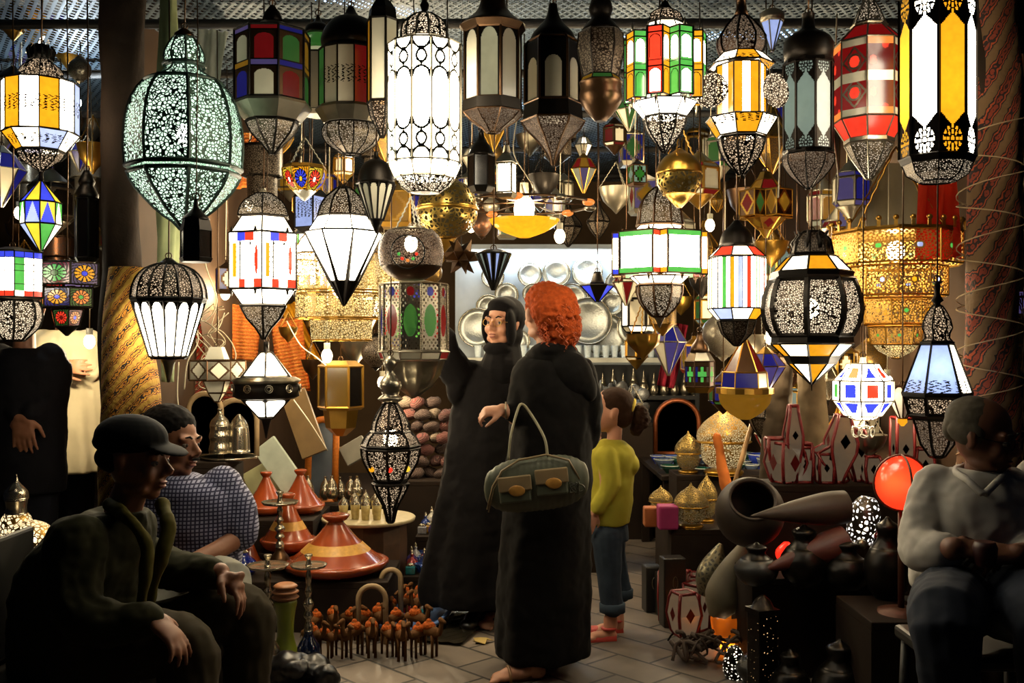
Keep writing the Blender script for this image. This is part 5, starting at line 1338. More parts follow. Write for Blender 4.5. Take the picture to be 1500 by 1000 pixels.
# two figures in the lane
o, q = person_root('person in dark clothes standing in the lane, face hidden by lanterns', 35, 4.6)
HM = headmat(q(36, 452, 0), (.3, -1, 0), (0, 0, 1), 1)
bm = NB(); head(bm, HM); limb(bm, [q(36, 485, 0), q(36, 520, 0)], [.06, .065])
loft(bm, sp_rings([(q(35, 680, 0), .17, .12), (q(35, 600, 0), .15, .11), (q(35, 535, 0), .19, .12), (q(36, 512, 0), .08, .08)]))
for dx in (-18, 18): limb(bm, [q(35 + dx, 680, 0), q(35 + dx, 800, 0), q(35 + dx, 905, 0)], [.09, .06, .04]); foot(bm, q(35 + dx, 905, 0), (0, -1))
for sx in (-1, 1): limb(bm, [q(35 + sx * 38, 525, 0), q(35 + sx * 30, 580, -.03), q(35 + sx * 4 - 2, 612, -.14)], [.05, .04, .028]); hand(bm, q(35 + sx * 4 - 2, 612, -.14), (.1, -.1, -1), (0, -1, .1), .2, sx)
skinned('body', bm, skin_t, o); eyes(o, HM)
bm = NB(); loft(bm, sp_rings([(q(35, 720, 0), .19, .15), (q(35, 600, 0), .19, .15), (q(35, 535, 0), .21, .14), (q(36, 510, 0), .10, .09)]), 40, robefold(5, .05))
for sx in (-1, 1): limb(bm, [q(35 + sx * 38, 525, 0), q(35 + sx * 34, 580, -.03), q(35 + sx * 10, 604, -.12)], [.075, .065, .05])
skinned('top', bm, plain('black_top', '0d0c10', .85), o, .009, 3, .016)
bm = NB()
for dx in (-18, 18): limb(bm, [q(35 + dx, 690, 0), q(35 + dx, 800, 0), q(35 + dx, 890, 0)], [.11, .085, .07])
skinned('trousers', bm, plain('charcoal_trousers', '14151c', .9), o, .009, 3, .01)
bm = NB(); ellip(bm, q(36, 440, .03), (.09, .1, .1)); skinned('hair', bm, MATS['dark_hair'], o, .007, 2)
for dx in (-18, 18): shoe(o, q(35 + dx, 905, 0), (0, -1), MATS['black_leather'])
o, q = person_root('person in long cream tunic standing in the lane behind a bare bulb', 96, 5.3)
HM = headmat(q(96, 432, 0), (.2, -1, 0), (0, 0, 1), 1)
bm = NB(); head(bm, HM); limb(bm, [q(96, 462, 0), q(96, 490, 0)], [.06, .065])
loft(bm, sp_rings([(q(96, 640, 0), .17, .12), (q(96, 560, 0), .15, .11), (q(96, 505, 0), .19, .12), (q(96, 485, 0), .08, .08)]))
for dx in (-16, 16): limb(bm, [q(96 + dx, 640, 0), q(96 + dx, 750, 0), q(96 + dx, 860, 0)], [.09, .06, .04]); foot(bm, q(96 + dx, 860, 0), (0, -1))
for sx in (-1, 1): limb(bm, [q(96 + sx * 34, 500, 0), q(96 + sx * 32, 545, -.05), q(96 + sx * 6, 537, -.18)], [.05, .04, .028]); hand(bm, q(96 + sx * 6, 537, -.18), (-sx, -.1, 0), (0, -1, .1), .4, sx)
skinned('body', bm, skin_t, o); eyes(o, HM)
bm = NB(); loft(bm, sp_rings([(q(96, 690, 0), .235, .2), (q(96, 600, 0), .19, .17), (q(96, 540, 0), .18, .14), (q(96, 505, 0), .20, .13), (q(96, 484, 0), .10, .09)][::-1]), 56, robefold(8, .10))
for sx in (-1, 1): limb(bm, [q(96 + sx * 34, 502, 0), q(96 + sx * 32, 545, -.05)], [.075, .06])
skinned('tunic', bm, plain('cream_tunic', 'c9bd9c', .9, var=.08), o, .009, 3, .012)
bm = NB()
for dx in (-16, 16): limb(bm, [q(96 + dx, 680, 0), q(96 + dx, 760, 0), q(96 + dx, 850, 0)], [.10, .085, .07])
skinned('trousers', bm, MATS['charcoal_trousers'], o, .009, 3, .01)
bm = NB(); ellip(bm, q(96, 420, .03), (.088, .1, .1)); skinned('hair', bm, MATS['dark_hair'], o, .007, 2)
for dx in (-16, 16): shoe(o, q(96 + dx, 860, 0), (0, -1), MATS['black_leather'])
# ------------------------------------------------------------ goods on the ground and on the ledges
def onz(z, y): return (CH - z) * F / (y - CY)
crate_m = plain('crate_wood', '1c130c', .8, var=.4, vscale=8)
def slab(name, label, cat, x0, x1, y0, y1, z0, z1, mat=None, legs=False):
    o = root(name, label, cat, ((x0 + x1) / 2, (y0 + y1) / 2, z0)); w, d, h = x1 - x0, y1 - y0, z1 - z0
    bm = NB(); box(bm, (0, 0, h - .015), (w, d, .03), bevel=.004); obj('top_board', bm, mat or crate_m, o)
    if legs:
        for sx in (-1, 1):
            for sy in (-1, 1): bm = NB(); box(bm, (sx * (w / 2 - .04), sy * (d / 2 - .04), (h - .03) / 2), (.05, .05, h - .03)); obj('leg', bm, mat or crate_m, o)
    else:
        for sx in (-1, 1): bm = NB(); box(bm, (sx * (w / 2 - .015), 0, (h - .03) / 2), (.03, d, h - .03)); obj('side_panel', bm, mat or crate_m, o)
        bm = NB(); box(bm, (0, -d / 2 + .015, (h - .03) / 2), (w - .06, .03, h - .03)); obj('front_panel', bm, mat or crate_m, o)
    return o
def pot(name, label, cat, px, yb, z, parts, seg=28, D=None, group=None, rot=(0, 0, 0), sp=3):
    """parts: (part name, [(y, halfwidth)...] px from the photograph, material, opts)"""
    D = D or onz(z, yb); s = D / F; loc = P(px, yb, D); loc.z = z if z is not None else loc.z
    o = root(name, label, cat, loc, rot, group)
    for p in parts:
        ex = p[3] if len(p) > 3 else {}
        pr = [((yb - y) * s, h * s) for y, h in p[1]]
        ks = ex.get('sp', sp)
        bm = NB(); lathe(bm, spline(pr, ks) if ks else pr, ex.get('seg', seg), flute=ex.get('flute', 0), fn=ex.get('fn', 0), smooth=ex.get('smooth', True), capends=ex.get('cap', True))
        obj(p[0], bm, p[2], o)
    return o
silver = plain('polished_silver', 'a9a08c', .22, .95, var=.2); brass = PM('n'); bronze = PM('h')
clay = plain('glazed_terracotta', '8a3a16', .25, 0, var=.3, coat=.6); clay_band = plain('ochre_band', 'b98a3c', .4, var=.4, vscale=60); wood_l = plain('pale_carved_wood', '8d7654', .7, var=.3, vscale=20)
slab('display_crate', 'low dark crate carrying the tagines and waterpipes', 'crate', -1.32, -.58, 4.66, 5.16, 0, .235)
slab('display_ledge', 'long wooden ledge against the booth side behind the tagines', 'ledge', -1.66, -1.04, 5.2, 5.69, 0, .43)
slab('display_ledge', 'rear stretch of the wooden ledge under the orange framed mirror', 'ledge', -1.66, -.85, 5.7, 7.2, 0, .43)
slab('small_stand', 'narrow dark stand carrying the silver jars', 'stand', -1.66, -1.33, 4.62, 4.93, 0, .80)
def tagine(label, px, yb, z, hw, h, band=True, D=None, knob=True):
    y0 = yb - h
    ps = [('dish', [(yb, hw * .7), (yb - h * .08, hw * .95), (yb - h * .2, hw * 1.02), (yb - h * .22, hw * .9)], clay),
          ('lid', [(yb - h * .21, hw * .92), (yb - h * .3, hw * .78), (yb - h * .55, hw * .45), (yb - h * .8, hw * .2), (yb - h * .86, hw * .15)], clay)]
    if band: ps.append(('painted_band', [(yb - h * .38, hw * .67), (yb - h * .52, hw * .50)], clay_band, {'sp': 0, 'cap': False}))
    ps.append(('knob', [(yb - h * .86, hw * .14), (yb - h * .93, hw * .24), (yb - h * .98, hw * .26), (y0, hw * .18)], clay))
    return pot('tagine', label, 'tagine', px, yb, z, ps, D=D)
tagine('largest glazed terracotta tagine with ochre band at the front of the crate', 492, 838, .235, 76, 86, D=4.87)
slab('riser_block', 'small block raising the second tagine', 'block', -1.28, -1.06, 5.0, 5.15, .235, .30)
tagine('banded tagine standing just behind the largest one', 422, 806, .30, 40, 84, D=5.08)
tagine('small plain terracotta tagine beneath the white plates, touching its twin', 390, 752, .43, 33, 62, False, D=5.42)
tagine('small plain terracotta tagine nearest the tea glasses', 440, 752, .43, 35, 64, False, D=5.45)
tagine('bright orange little pot shaped tagine by the blue waterpipe', 366, 792, .235, 18, 48, False, D=5.0)
# drum table with glasses
dt = root('drum_table', 'round pale topped drum table with painted sides holding tea glasses', 'table', (P(540, 510, 5.42).x, 5.42, -.11))
bm = NB(); lathe(bm, [(.11, .19), (.15, .205), (.40, .21), (.50, .205)], 12, smooth=False); obj('drum', bm, plain('painted_dark_wood', '3b2614', .5, var=.6, vscale=30), dt)
bm = NB(); lathe(bm, [(.50, .22), (.505, .25), (.52, .255), (.525, .25)], 36); obj('table_top', bm, plain('pale_marbled_top', 'a79a78', .4, var=.3, vscale=30), dt)
tea = plain('tea_glass', 'b8a66a', .1, 0, var=.4, vscale=60, spec=.9)
gl = None
names = ['outermost towards the tagines', 'second', 'third', 'fourth', 'fifth', 'sixth', 'seventh', 'eighth', 'ninth nearest the pear lantern']
k = 0
for r_, (yy, n_) in enumerate(((5.32, 5), (5.50, 4))):
    for i in range(n_):
        x = dt.location.x - .12 + i * .06 + r_ * .03
        loc = (x, yy + .02 * sin(i * 2), .415)
        lab = 'small tea glass with silvered domed lid, ' + ('front' if r_ == 0 else 'back') + ' row on the drum table, ' + ['first', 'second', 'third', 'fourth', 'fifth'][i] + ' along'
        if gl is None:
            gl = root('tea_glass', lab, 'glass', loc, group='lidded tea glasses on the drum table')
            lathe_obj('glass', [(0, .018), (.004, .02), (.05, .023), (.08, .026)], tea, gl, 14)
            lathe_obj('lid', [(.08, .027), (.09, .025), (.105, .015), (.118, .005), (.13, .003)], silver, gl, 14, 2)
            g0 = gl
        else: g0 = copy_tree(gl, loc, label=lab)
# waterpipes and candlesticks
def waterpipe(label, px, yb, z, ytray, hw, base, basem, D=None, tray=True):
    h = yb - ytray; ps = []
    ps.append(('vase', [(yb, base * .75), (yb - h * .08, base), (yb - h * .2, base * .95), (yb - h * .3, base * .45), (yb - h * .36, base * .4)], basem))
    pr = [(yb - h * .36, base * .42)]
    for i, f in enumerate((.40, .46, .5, .56, .62, .68, .74, .8, .88, .95, 1.0)): pr.append((yb - h * f, (7, 4, 8, 5, 9, 4, 6, 3.5, 5, 3, 3)[i] * hw / 30))
    ps.append(('stem', pr, silver))
    if tray: ps.append(('tray', [(ytray + 4, hw * .2), (ytray + 3, hw * .9), (ytray - 1, hw), (ytray + 1, hw * .8), (ytray + 2, hw * .15)], silver, {'sp': 0}))
    ps.append(('bowl_holder', [(ytray + 1, 5), (ytray - 8, 3), (ytray - 14, 6), (ytray - 16, 5)], silver))
    return pot('waterpipe', label, 'waterpipe', px, yb, z, ps, D=D)
waterpipe('tall silver waterpipe with wide tray and round silver belly, nearest the checked shirt', 392, 945, 0.0, 792, 31, 19, silver, D=4.12)
waterpipe('silver waterpipe with tray before the largest tagine', 452, 925, 0.0, 776, 27, 17, plain('dark_blue_glass', '0e1830', .1, spec=.9), D=4.16)
waterpipe('silver waterpipe on deep blue glass vase beside the checked shirt', 356, 862, .235, 770, 18, 20, plain('cobalt_glass', '0c1c6a', .08, var=.3, spec=.9, coat=.8), D=4.82)
waterpipe('slender waterpipe with bright blue vase below the silver jars', 354, 760, .43, 668, 14, 9, MATS['cobalt_glass'])
waterpipe('silver waterpipe with domed cap between the two small tagines', 410, 838, .235, 735, 27, 15, bronze)
pot('vase', 'yellow green ceramic vase with a stack of rings on its mouth', 'vase', 418, 925, 0.0, [('body', [(925, 22), (915, 18), (890, 12), (860, 14), (845, 17), (840, 16)], plain('yellow_green_glaze', '6f7a24', .35, coat=.5)),
  ('ring_stack', [(840, 14), (836, 20), (832, 15), (828, 20), (824, 14), (820, 18), (816, 12)], plain('wood_ring', '8d5c38', .5), {'sp': 2})], D=4.28)
pot('jar', 'silver ribbed jar with domed lid, darker of the pair on the tray', 'jar', 322, 657, .83, [('body', [(657, 15), (650, 16), (640, 14), (632, 16), (624, 14), (616, 15)], silver, {'sp': 4}), ('lid', [(616, 15), (608, 12), (602, 6), (596, 3), (592, 4)], silver)], D=4.75)
pot('jar', 'smooth silver jar with pointed lid beside the ribbed jar', 'jar', 350, 654, .83, [('body', [(654, 16), (630, 15), (614, 13)], silver), ('lid', [(614, 13), (606, 9), (598, 2)], silver)], D=4.78)
pot('serving_tray', 'round silver tray under the two silver jars', 'tray', 336, 660, .80, [('tray', [(661, 26), (659, 38), (656, 40), (657, 36), (658, 4)], silver, {'sp': 0})], D=4.77)
def arch(label, px, yb, z, w, h, mat, D=None, glassm=None, th=6, tilt=0., cat='mirror', name='arched_mirror'):
    D = D or onz(z, yb); s = D / F; o = root(name, label, cat, Vector((P(px, yb, D).x, D, z)), (R(-tilt), 0, 0))
    pts = [(-w * s, 0, 0)] + [(-w * s * cos(t), 0, (h - w) * s + w * s * sin(t)) for t in [i * pi / 12 for i in range(13)]] + [(w * s, 0, 0)]
    bm = NB(); tube(bm, pts, th * s / 2, 8)
    if glassm: tube(bm, [pts[-1], pts[0]], th * s / 2, 8)
    obj('arch_frame', bm, mat, o)
    if glassm:
        bm = NB(); vs = [bm.verts.new(Vector(p)) for p in pts]; f = bm.faces.new(vs); bmesh.ops.solidify(bm, geom=[f], thickness=.006); obj('mirror_glass', bm, glassm, o)
    return o
mir = plain('mirror_silvering', 'b9b6a4', .08, 1., var=.05)
arch('pale wooden arched mirror behind the dark ribbed jar', 300, 668, .8, 24, 92, wood_l, 4.88, mir, 8)
arch('taller pale arched mirror behind the smooth silver jar', 346, 668, .8, 30, 82, wood_l, 4.9, mir, 8)
arch('arched mirror in orange mosaic frame holding a red disc', 470, 742, .43, 20, 120, plain('orange_mosaic', 'b5651a', .5, var=.6, vscale=70), 5.85, plain('clouded_mirror', '7d8894', .2, .6), 10, 8)
arch('narrow pale wooden arch leaning at the foot of the drum table', 573, 838, .0, 14, 84, wood_l, 4.75, None, 8, cat='frame', name='wooden_arch')
arch('pale wooden arch leaning beside the largest tagine', 545, 885, .0, 20, 85, wood_l, 4.48, None, 8, cat='frame', name='wooden_arch')
pot('candlestick', 'brass candlestick with silvered foot under the gilt smoky lantern', 'candlestick', 492, 700, None, [('stick', [(700, 16), (694, 14), (680, 7), (668, 4), (640, 4), (636, 8), (632, 7)], brass)], D=6.1)
bpy.data.objects['candlestick'].location.z = .44
for i, (px, py, w, h, a, c, lab) in enumerate(((415, 690, 40, 110, -38, 'a9b3a4', 'long white wrapped panel with blue green streaks leaning across the ledge'), (385, 705, 50, 52, -30, 'a0a078', 'cream box with green edge lying aslant above the tagines'), (445, 620, 42, 110, -22, '6b5636', 'carved brown panel leaning behind the white double cone lamp'), (520, 660, 44, 34, -30, '79766a', 'grey green flat box leaning by the brass candlestick'))):
    bm = NB(); s_ = 5.2 / F; box(bm, (0, 0, 0), (w * s_, .03, h * s_), bevel=.004)
    top('leaning_board', bm, plain('panel_%d' % i, c, .35, var=.35, vscale=12), lab, 'board', P(px, py, 5.6 + .1 * i), (R(-12), R(a), 0))
# clustered silver glassware on the ledge
rnd = random.Random(3)
for i in range(9):
    pot('sugar_bowl', 'silvered glass bowl with knobbed lid, ' + ['first', 'second', 'third', 'fourth', 'fifth', 'sixth', 'seventh', 'eighth', 'ninth'][i] + ' of the glitter row behind the tagines', 'bowl', 428 + i * 12 + rnd.uniform(-2, 2), 738 + (i % 3) * 5, None,
        [('bowl', [(740, 5), (734, 9), (724, 8)], silver), ('lid', [(724, 8), (716, 6), (710, 2), (706, 2.5)], silver)], D=5.95 - (i % 3) * .1, seg=14, group='silvered bowls on the ledge').location.z = .43
# camels
camelm = plain('camel_hide', '5a3a1c', .8, var=.4, vscale=40); saddle = plain('orange_saddle', '9a4812', .8, var=.8, vscale=110, bump=.6)
def camel(label, loc, rz, sc=1.):
    o = root('camel_figurine', label, 'figurine', loc, (0, 0, rz), group='leather camel figurines in rows')
    bm = NB(); limb(bm, [(-.035, 0, .10), (0, 0, .105), (.035, 0, .10)], [.020, .024, .022], 2); ellip(bm, (0, 0, .128), (.02, .016, .018), u=10, v=8)
    limb(bm, [(.035, 0, .10), (.058, 0, .10), (.068, 0, .135), (.066, 0, .155)], [.016, .012, .009, .009], 3); limb(bm, [(.064, 0, .157), (.088, 0, .150)], [.011, .007], 2)
    tube(bm, [(-.055, 0, .11), (-.064, 0, .075)], [.004, .003], 6)
    skinned('body', bm, camelm, o, .0035, 2)
    for x in (-.03, .03):
        for y in (-.012, .012): bm = NB(); tube(bm, [(x, y, .095), (x * 1.05, y * 1.1, .05), (x * 1.02, y * 1.1, 0)], [.009, .006, .006], 7); obj('leg', bm, camelm, o)
    bm = NB(); ellip(bm, (0, 0, .120), (.030, .026, .022), u=14, v=8); ellip(bm, (0, 0, .138), (.012, .012, .014), u=10, v=6); obj('saddle', bm, saddle, o)
    return o
c0 = None; rnd = random.Random(5); ords = ['first', 'second', 'third', 'fourth', 'fifth', 'sixth', 'seventh', 'eighth', 'ninth', 'tenth']
for row, (yb, xs, z) in enumerate(((962, range(455, 640, 22), 0), (938, range(462, 630, 24), 0), (915, range(500, 640, 24), 0), (895, range(592, 650, 20), 0))):
    for i, x in enumerate(xs):
        D = onz(z, yb + rnd.uniform(-3, 3)); loc = Vector((P(x + rnd.uniform(-4, 4), yb, D).x, D, z)); rz = rnd.choice([-.6, -1.2, -1.7, -2.1]) + rnd.uniform(-.2, .2)
        lab = '%s leather camel with orange saddle counting from the waterpipes, %s row' % (ords[i], ['front', 'second', 'third', 'back'][row])
        if c0 is None: c0 = camel(lab, loc, rz)
        else: copy_tree(c0, loc, (0, 0, rz), lab, rnd.uniform(.9, 1.1))
# little painted bowls and drums among them
for px, yb, hw, h, c, ci, lab in ((450, 905, 12, 20, '5a2c14', 'd07a1c', 'small cup painted orange inside beside the green vase'), (472, 895, 12, 20, '2a2a3a', '5a6a8a', 'small cup painted grey blue inside behind the camels'), (418, 925, 9, 18, '5a2c2c', 'a06a5a', 'small pink rimmed cup beside the green vase foot'),
    (490, 872, 14, 14, '8a3a1a', 'b0603a', 'small terracotta bowl behind the back camels'), (585, 900, 14, 8, '6b5a3a', 'b0a488', 'shallow cream bowl inside the blue rimmed tray'), (575, 915, 13, 8, '5a5648', 'a39a84', 'second cream bowl nearer the camels in the blue tray'), (548, 880, 13, 12, '1a3a5a', '3a6a8a', 'small blue glazed bowl behind the camels'), (565, 882, 10, 8, '1a4a40', '3a8a7a', 'small green glazed dish behind the camels')):
    D = onz(0.02, yb)
    pot('painted_bowl', lab, 'bowl', px, yb, 0, [('bowl', [(yb, hw * .5), (yb - h * .5, hw * .85), (yb - h, hw), (yb - h + 1, hw * .85)], plain('glaze_' + c, c, .3, coat=.4), {'sp': 2}), ('painted_inside', [(yb - h + 1, hw * .86), (yb - h * .8, hw * .4)], plain('glaze_' + ci, ci, .35), {'sp': 0})], D=D + .25 if yb > 890 else D)
# blue rimmed tray, foil tray, crumpled cloth
tr = root('blue_rimmed_tray', 'pale blue rimmed plastic tray of trinkets by the long robe', 'tray', (P(585, 510, 4.75).x + .05, 4.9, .01))
pts = [(-.17, -.30, .04), (.10, -.34, .04), (.20, .05, .05), (.14, .20, .06), (-.12, .18, .06)]
bm = NB(); tube(bm, spline(pts + [pts[0]], 4), .010, 8); obj('rim', bm, plain('pale_blue_plastic', '5a7ab0', .4), tr)
bm = NB(); f = bm.faces.new([bm.verts.new((x, y, z - .03)) for x, y, z in pts]); bmesh.ops.solidify(bm, geom=[f], thickness=.01); obj('tray_floor', bm, MATS['pale_blue_plastic'], tr)
bm = NB(); g = [[bm.verts.new((.03 * i, .05 * j, .012 + .006 * ((i + j) % 2) + .06 * max(0, i - 5) * 0)) for i in range(8)] for j in range(16)]
for A, B in zip(g, g[1:]):
    for i in range(7): bm.faces.new((A[i], A[i + 1], B[i + 1], B[i]))
bmesh.ops.solidify(bm, geom=bm.faces[:], thickness=.004)
top('foil_sheet', bm, silver, 'crinkled silver foil sheet lying beside the long black robe', 'foil', (P(612, 510, 4.55).x, 4.5, .0), (0, 0, R(-17)))
bm = NB(); limb(bm, [(0, 0, .03), (.06, .02, .05), (.11, .0, .03)], [.02, .035, .02]); ellip(bm, (.04, -.03, .02), (.05, .03, .02)); c = P(592, 868, 4.85)
o = skinned('crumpled_cloth', bm, plain('white_rag', '8f8578', .9), None, .006, 2, .03); o.location = (c.x, 5.0, .03); tag(o, 'crumpled off white cloth lying over the trinket tray', 'cloth')
# trinket steps with many small glazed things
slab('trinket_step', 'low step of small glazed wares beside the robe hem', 'step', -.57, -.38, 5.19, 5.64, 0, .14); slab('trinket_step', 'higher step of glittering wares behind the low one', 'step', -.55, -.38, 5.66, 6.1, 0, .26)
cols = {'green': '1d5a44', 'blue': '1a2f6a', 'turquoise': '2a7a80', 'purple': '3a2a6a', 'red': '7a1f24', 'gold': '8f6a24', 'silver grey': '8f8f94', 'white': 'a8a498'}
rnd = random.Random(11); proto = {}; used = {}
for z, x0, x1, y0, y1, nm, n_ in ((.14, -.55, -.40, 5.22, 5.61, 'low step', 26), (.26, -.53, -.40, 5.69, 6.07, 'high step', 16), (.0, -.55, -.38, 4.85, 5.16, 'ground by the blue tray', 16)):
    pts = []
    while len(pts) < n_:
        p = (rnd.uniform(x0, x1), rnd.uniform(y0, y1))
        if all(hypot(p[0] - q_[0], p[1] - q_[1]) > .052 for q_ in pts): pts.append(p)
        elif rnd.random() < .01: break
    for p in sorted(pts, key=lambda p: (round(p[1] * 6), p[0])):
        cn = rnd.choice(list(cols)); kd = rnd.choice(['box', 'bowl', 'ball'])
        key = (cn, kd, nm); used[key] = used.get(key, 0) + 1
        lab = '%s %s glazed %s on the %s, from its front' % (ords[min(9, used[key] - 1)], cn, {'box': 'trinket box', 'bowl': 'bowl', 'ball': 'round flask'}[kd], nm)
        pk = (cn, kd); loc = (p[0], p[1], z)
        if pk in proto: copy_tree(proto[pk], loc, (0, 0, rnd.uniform(0, 3)), lab)
        else:
            o = root({'box': 'trinket_box', 'bowl': 'trinket_bowl', 'ball': 'trinket_flask'}[kd], lab, {'box': 'box', 'bowl': 'bowl', 'ball': 'flask'}[kd], loc, group='small glazed wares by the robe hem')
            m = plain('glazed_' + cn.replace(' ', '_'), cols[cn], .15, .35, var=.8, vscale=110, coat=.8)
            if kd == 'box': bm = NB(); box(bm, (0, 0, .014), (.034, .028, .028), bevel=.004); obj('box_body', bm, m, o); bm = NB(); ellip(bm, (0, 0, .03), (.015, .012, .008), u=10, v=6); obj('lid', bm, silver, o)
            elif kd == 'bowl': lathe_obj('bowl', [(0, .012), (.012, .020), (.028, .026), (.03, .024), (.012, .012)], m, o, 14); 
            else: lathe_obj('flask', [(0, .01), (.008, .020), (.024, .023), (.038, .014), (.045, .006), (.055, .007)], m, o, 14, 2); lathe_obj('stopper', [(.055, .005), (.062, .006), (.07, .001)], silver, o, 8)
            o.scale = (1.5, 1.5, 1.6); proto[pk] = o
# heap of striped pouches behind the robe
slab('pouch_stand', 'dark stand piled with striped pouches behind the scarfed woman', 'stand', -.82, -.36, 6.22, 6.75, 0, .50)
rnd = random.Random(8)
for i in range(34):
    lv = i // 5; x = -.78 + (i % 5) * .085 + rnd.uniform(-.02, .02) + .03 * (lv % 2); z = .53 + lv * .075
    cn, ch = rnd.choice([('dark red', '3c0f10'), ('rose pink', '5a2826'), ('cream striped', '6a5c4c'), ('brown', '2c1812'), ('faded red', '521e18')])
    lab = '%s cloth pouch, %s in layer %s of the pouch pile, counted from the floor' % (cn, ords[i % 5], ['one', 'two', 'three', 'four', 'five', 'six', 'seven'][lv])
    bm = NB(); ellip(bm, (0, 0, 0), (.055, .05, .036), u=14, v=8)
    for v in bm.verts: v.co.z += .012 * noise.noise(v.co * 30 + Vector((i, 0, 0))); v.co.x *= 1 + .15 * sin(v.co.y * 60)
    m = kilim('pouch_' + ch, [ch, '1a0c0a', ch, '6a5a4c', ch], 7, .1, 30)
    top('cloth_pouch', bm, m, lab, 'pouch', (x, 6.35 + rnd.uniform(0, .12), z), (rnd.uniform(-.4, .4), rnd.uniform(-.4, .4), rnd.uniform(0, 3)), group='pile of striped cloth pouches', smooth=True)
# black bag and green cushioned stool, lamps of the neighbour
bm = NB()
for x, y, z, r in ((0, 0, .07, .09), (.08, .02, .06, .08), (-.09, .01, .06, .08), (.03, -.05, .09, .06), (.14, -.03, .05, .06)): ellip(bm, (x, y, z), (r, r * .9, r * .75))
o = skinned('black_bag', bm, plain('black_plastic', '0a0a0c', .35), None, .008, 1, .05); o.location = (P(412, 510, 3.75).x, 3.9, 0); tag(o, 'crumpled black plastic bag on the ground by the silver waterpipe', 'bag')
st = root('cushioned_stool', 'stool with dark green cushion at the picture edge behind the capped man', 'stool', (P(8, 510, 3.42).x, 3.42, 0))
bm = NB(); box(bm, (0, 0, .50), (.42, .38, .10), bevel=.03); obj('cushion', bm, plain('green_vinyl', '14301f', .45), st)
bm = NB(); box(bm, (0, 0, .43), (.42, .38, .03)); obj('seat_frame', bm, plain('black_metal', '0d0d0d', .4, .6), st)
for sx in (-.18, .18):
    for sy in (-.16, .16): bm = NB(); tube(bm, [(sx, sy, .43), (sx, sy, 0)], .014, 8); obj('leg', bm, MATS['black_metal'], st)
slab('lamp_crate', 'crate in the lane carrying gilt table lamps', 'crate', -2.4, -1.93, 3.98, 4.4, 0, .52)
PG = lambda nm, c, sc, g, ge: pierced(nm, c, sc, .13, g, ge, see=.3)
PG('pierced_gilt', '9a7430', 80, (1., .75, .35), .45); PG('pierced_gilt_hot', '9a7430', 60, (1., .75, .4), 1.3); PG('pierced_gilt_off', '94793c', 110, (.2, .14, .06), .3)  # unlit gilt cells emit a little in place of reflected lamplight
pot('table_lamp', 'silver and gilt pierced table lamp with round lit base ball at the picture edge', 'lamp', 24, 746, .52, [('foot', [(746, 12), (742, 14), (738, 9)], brass), ('ball', [(738, 9), (730, 22), (718, 23), (706, 20), (700, 16)], MATS['pierced_gilt_hot'], {'sp': 4}), ('neck', [(700, 15), (690, 14), (678, 16)], silver), ('dome', [(678, 17), (668, 16), (660, 10), (652, 3), (642, 1)], silver)], D=4.1)
pot('table_lamp', 'lit honeycomb pierced ball lamp behind the capped man shoulder', 'lamp', 44, 812, None, [('ball', [(812, 16), (802, 30), (784, 34), (766, 26), (758, 10)], MATS['pierced_gilt_hot'], {'sp': 4}), ('light_bulb', [(790, 5), (782, 9), (774, 3)], emit('bulb_60', WARM, 60))], D=3.85).location.z = .52
slab('lamp_block', 'low block under the honeycomb lamp', 'block', -1.98, -1.75, 3.7, 3.96, 0, .52)
# far shelf with plates -------------------------------------------------------
bm = NB(); box(bm, (0, 0, 0), (1.62, .03, .98)); o = top('plate_board', bm, plain('white_board', '9fa7ae', .7, var=.1), 'pale board carrying rows of silver plates at the back of the booth', 'board', (P(820, 510, 7.7).x, 7.74, P(0, 450, 7.7).z))
bk = root('plate_cabinet', 'dark cabinet with pale edged shelf under the silver plates', 'cabinet', (P(850, 510, 7.6).x, 7.58, 0))
zt = P(0, 523, 7.6).z
bm = NB(); box(bm, (0, .0, zt - .02), (1.75, .34, .035)); obj('shelf', bm, plain('pale_shelf_edge', 'a9a89c', .5), bk)
bm = NB(); box(bm, (0, .14, zt / 2 - .03), (1.75, .04, zt - .06)); obj('back_panel', bm, plain('black_panel', '0b0b0c', .7), bk)
bm = NB(); box(bm, (0, 0, zt - .30), (1.75, .34, .03)); obj('lower_shelf', bm, MATS['black_panel'], bk)
for sx in (-1, 1): bm = NB(); box(bm, (sx * .86, 0, zt / 2 - .03), (.03, .32, zt - .06)); obj('side_panel', bm, MATS['black_panel'], bk)
platem = plain('etched_silver_plate', 'b4b8b4', .28, .85, var=.3, vscale=70, bump=.3)
pl = ((722, 405, 16), (776, 402, 17), (815, 400, 20), (860, 398, 22), (716, 450, 18), (700, 480, 28), (742, 432, 17), (838, 440, 24), (862, 470, 34), (886, 490, 32), (905, 415, 18), (818, 500, 16), (760, 500, 16), (930, 480, 26), (780, 430, 14), (895, 445, 17))
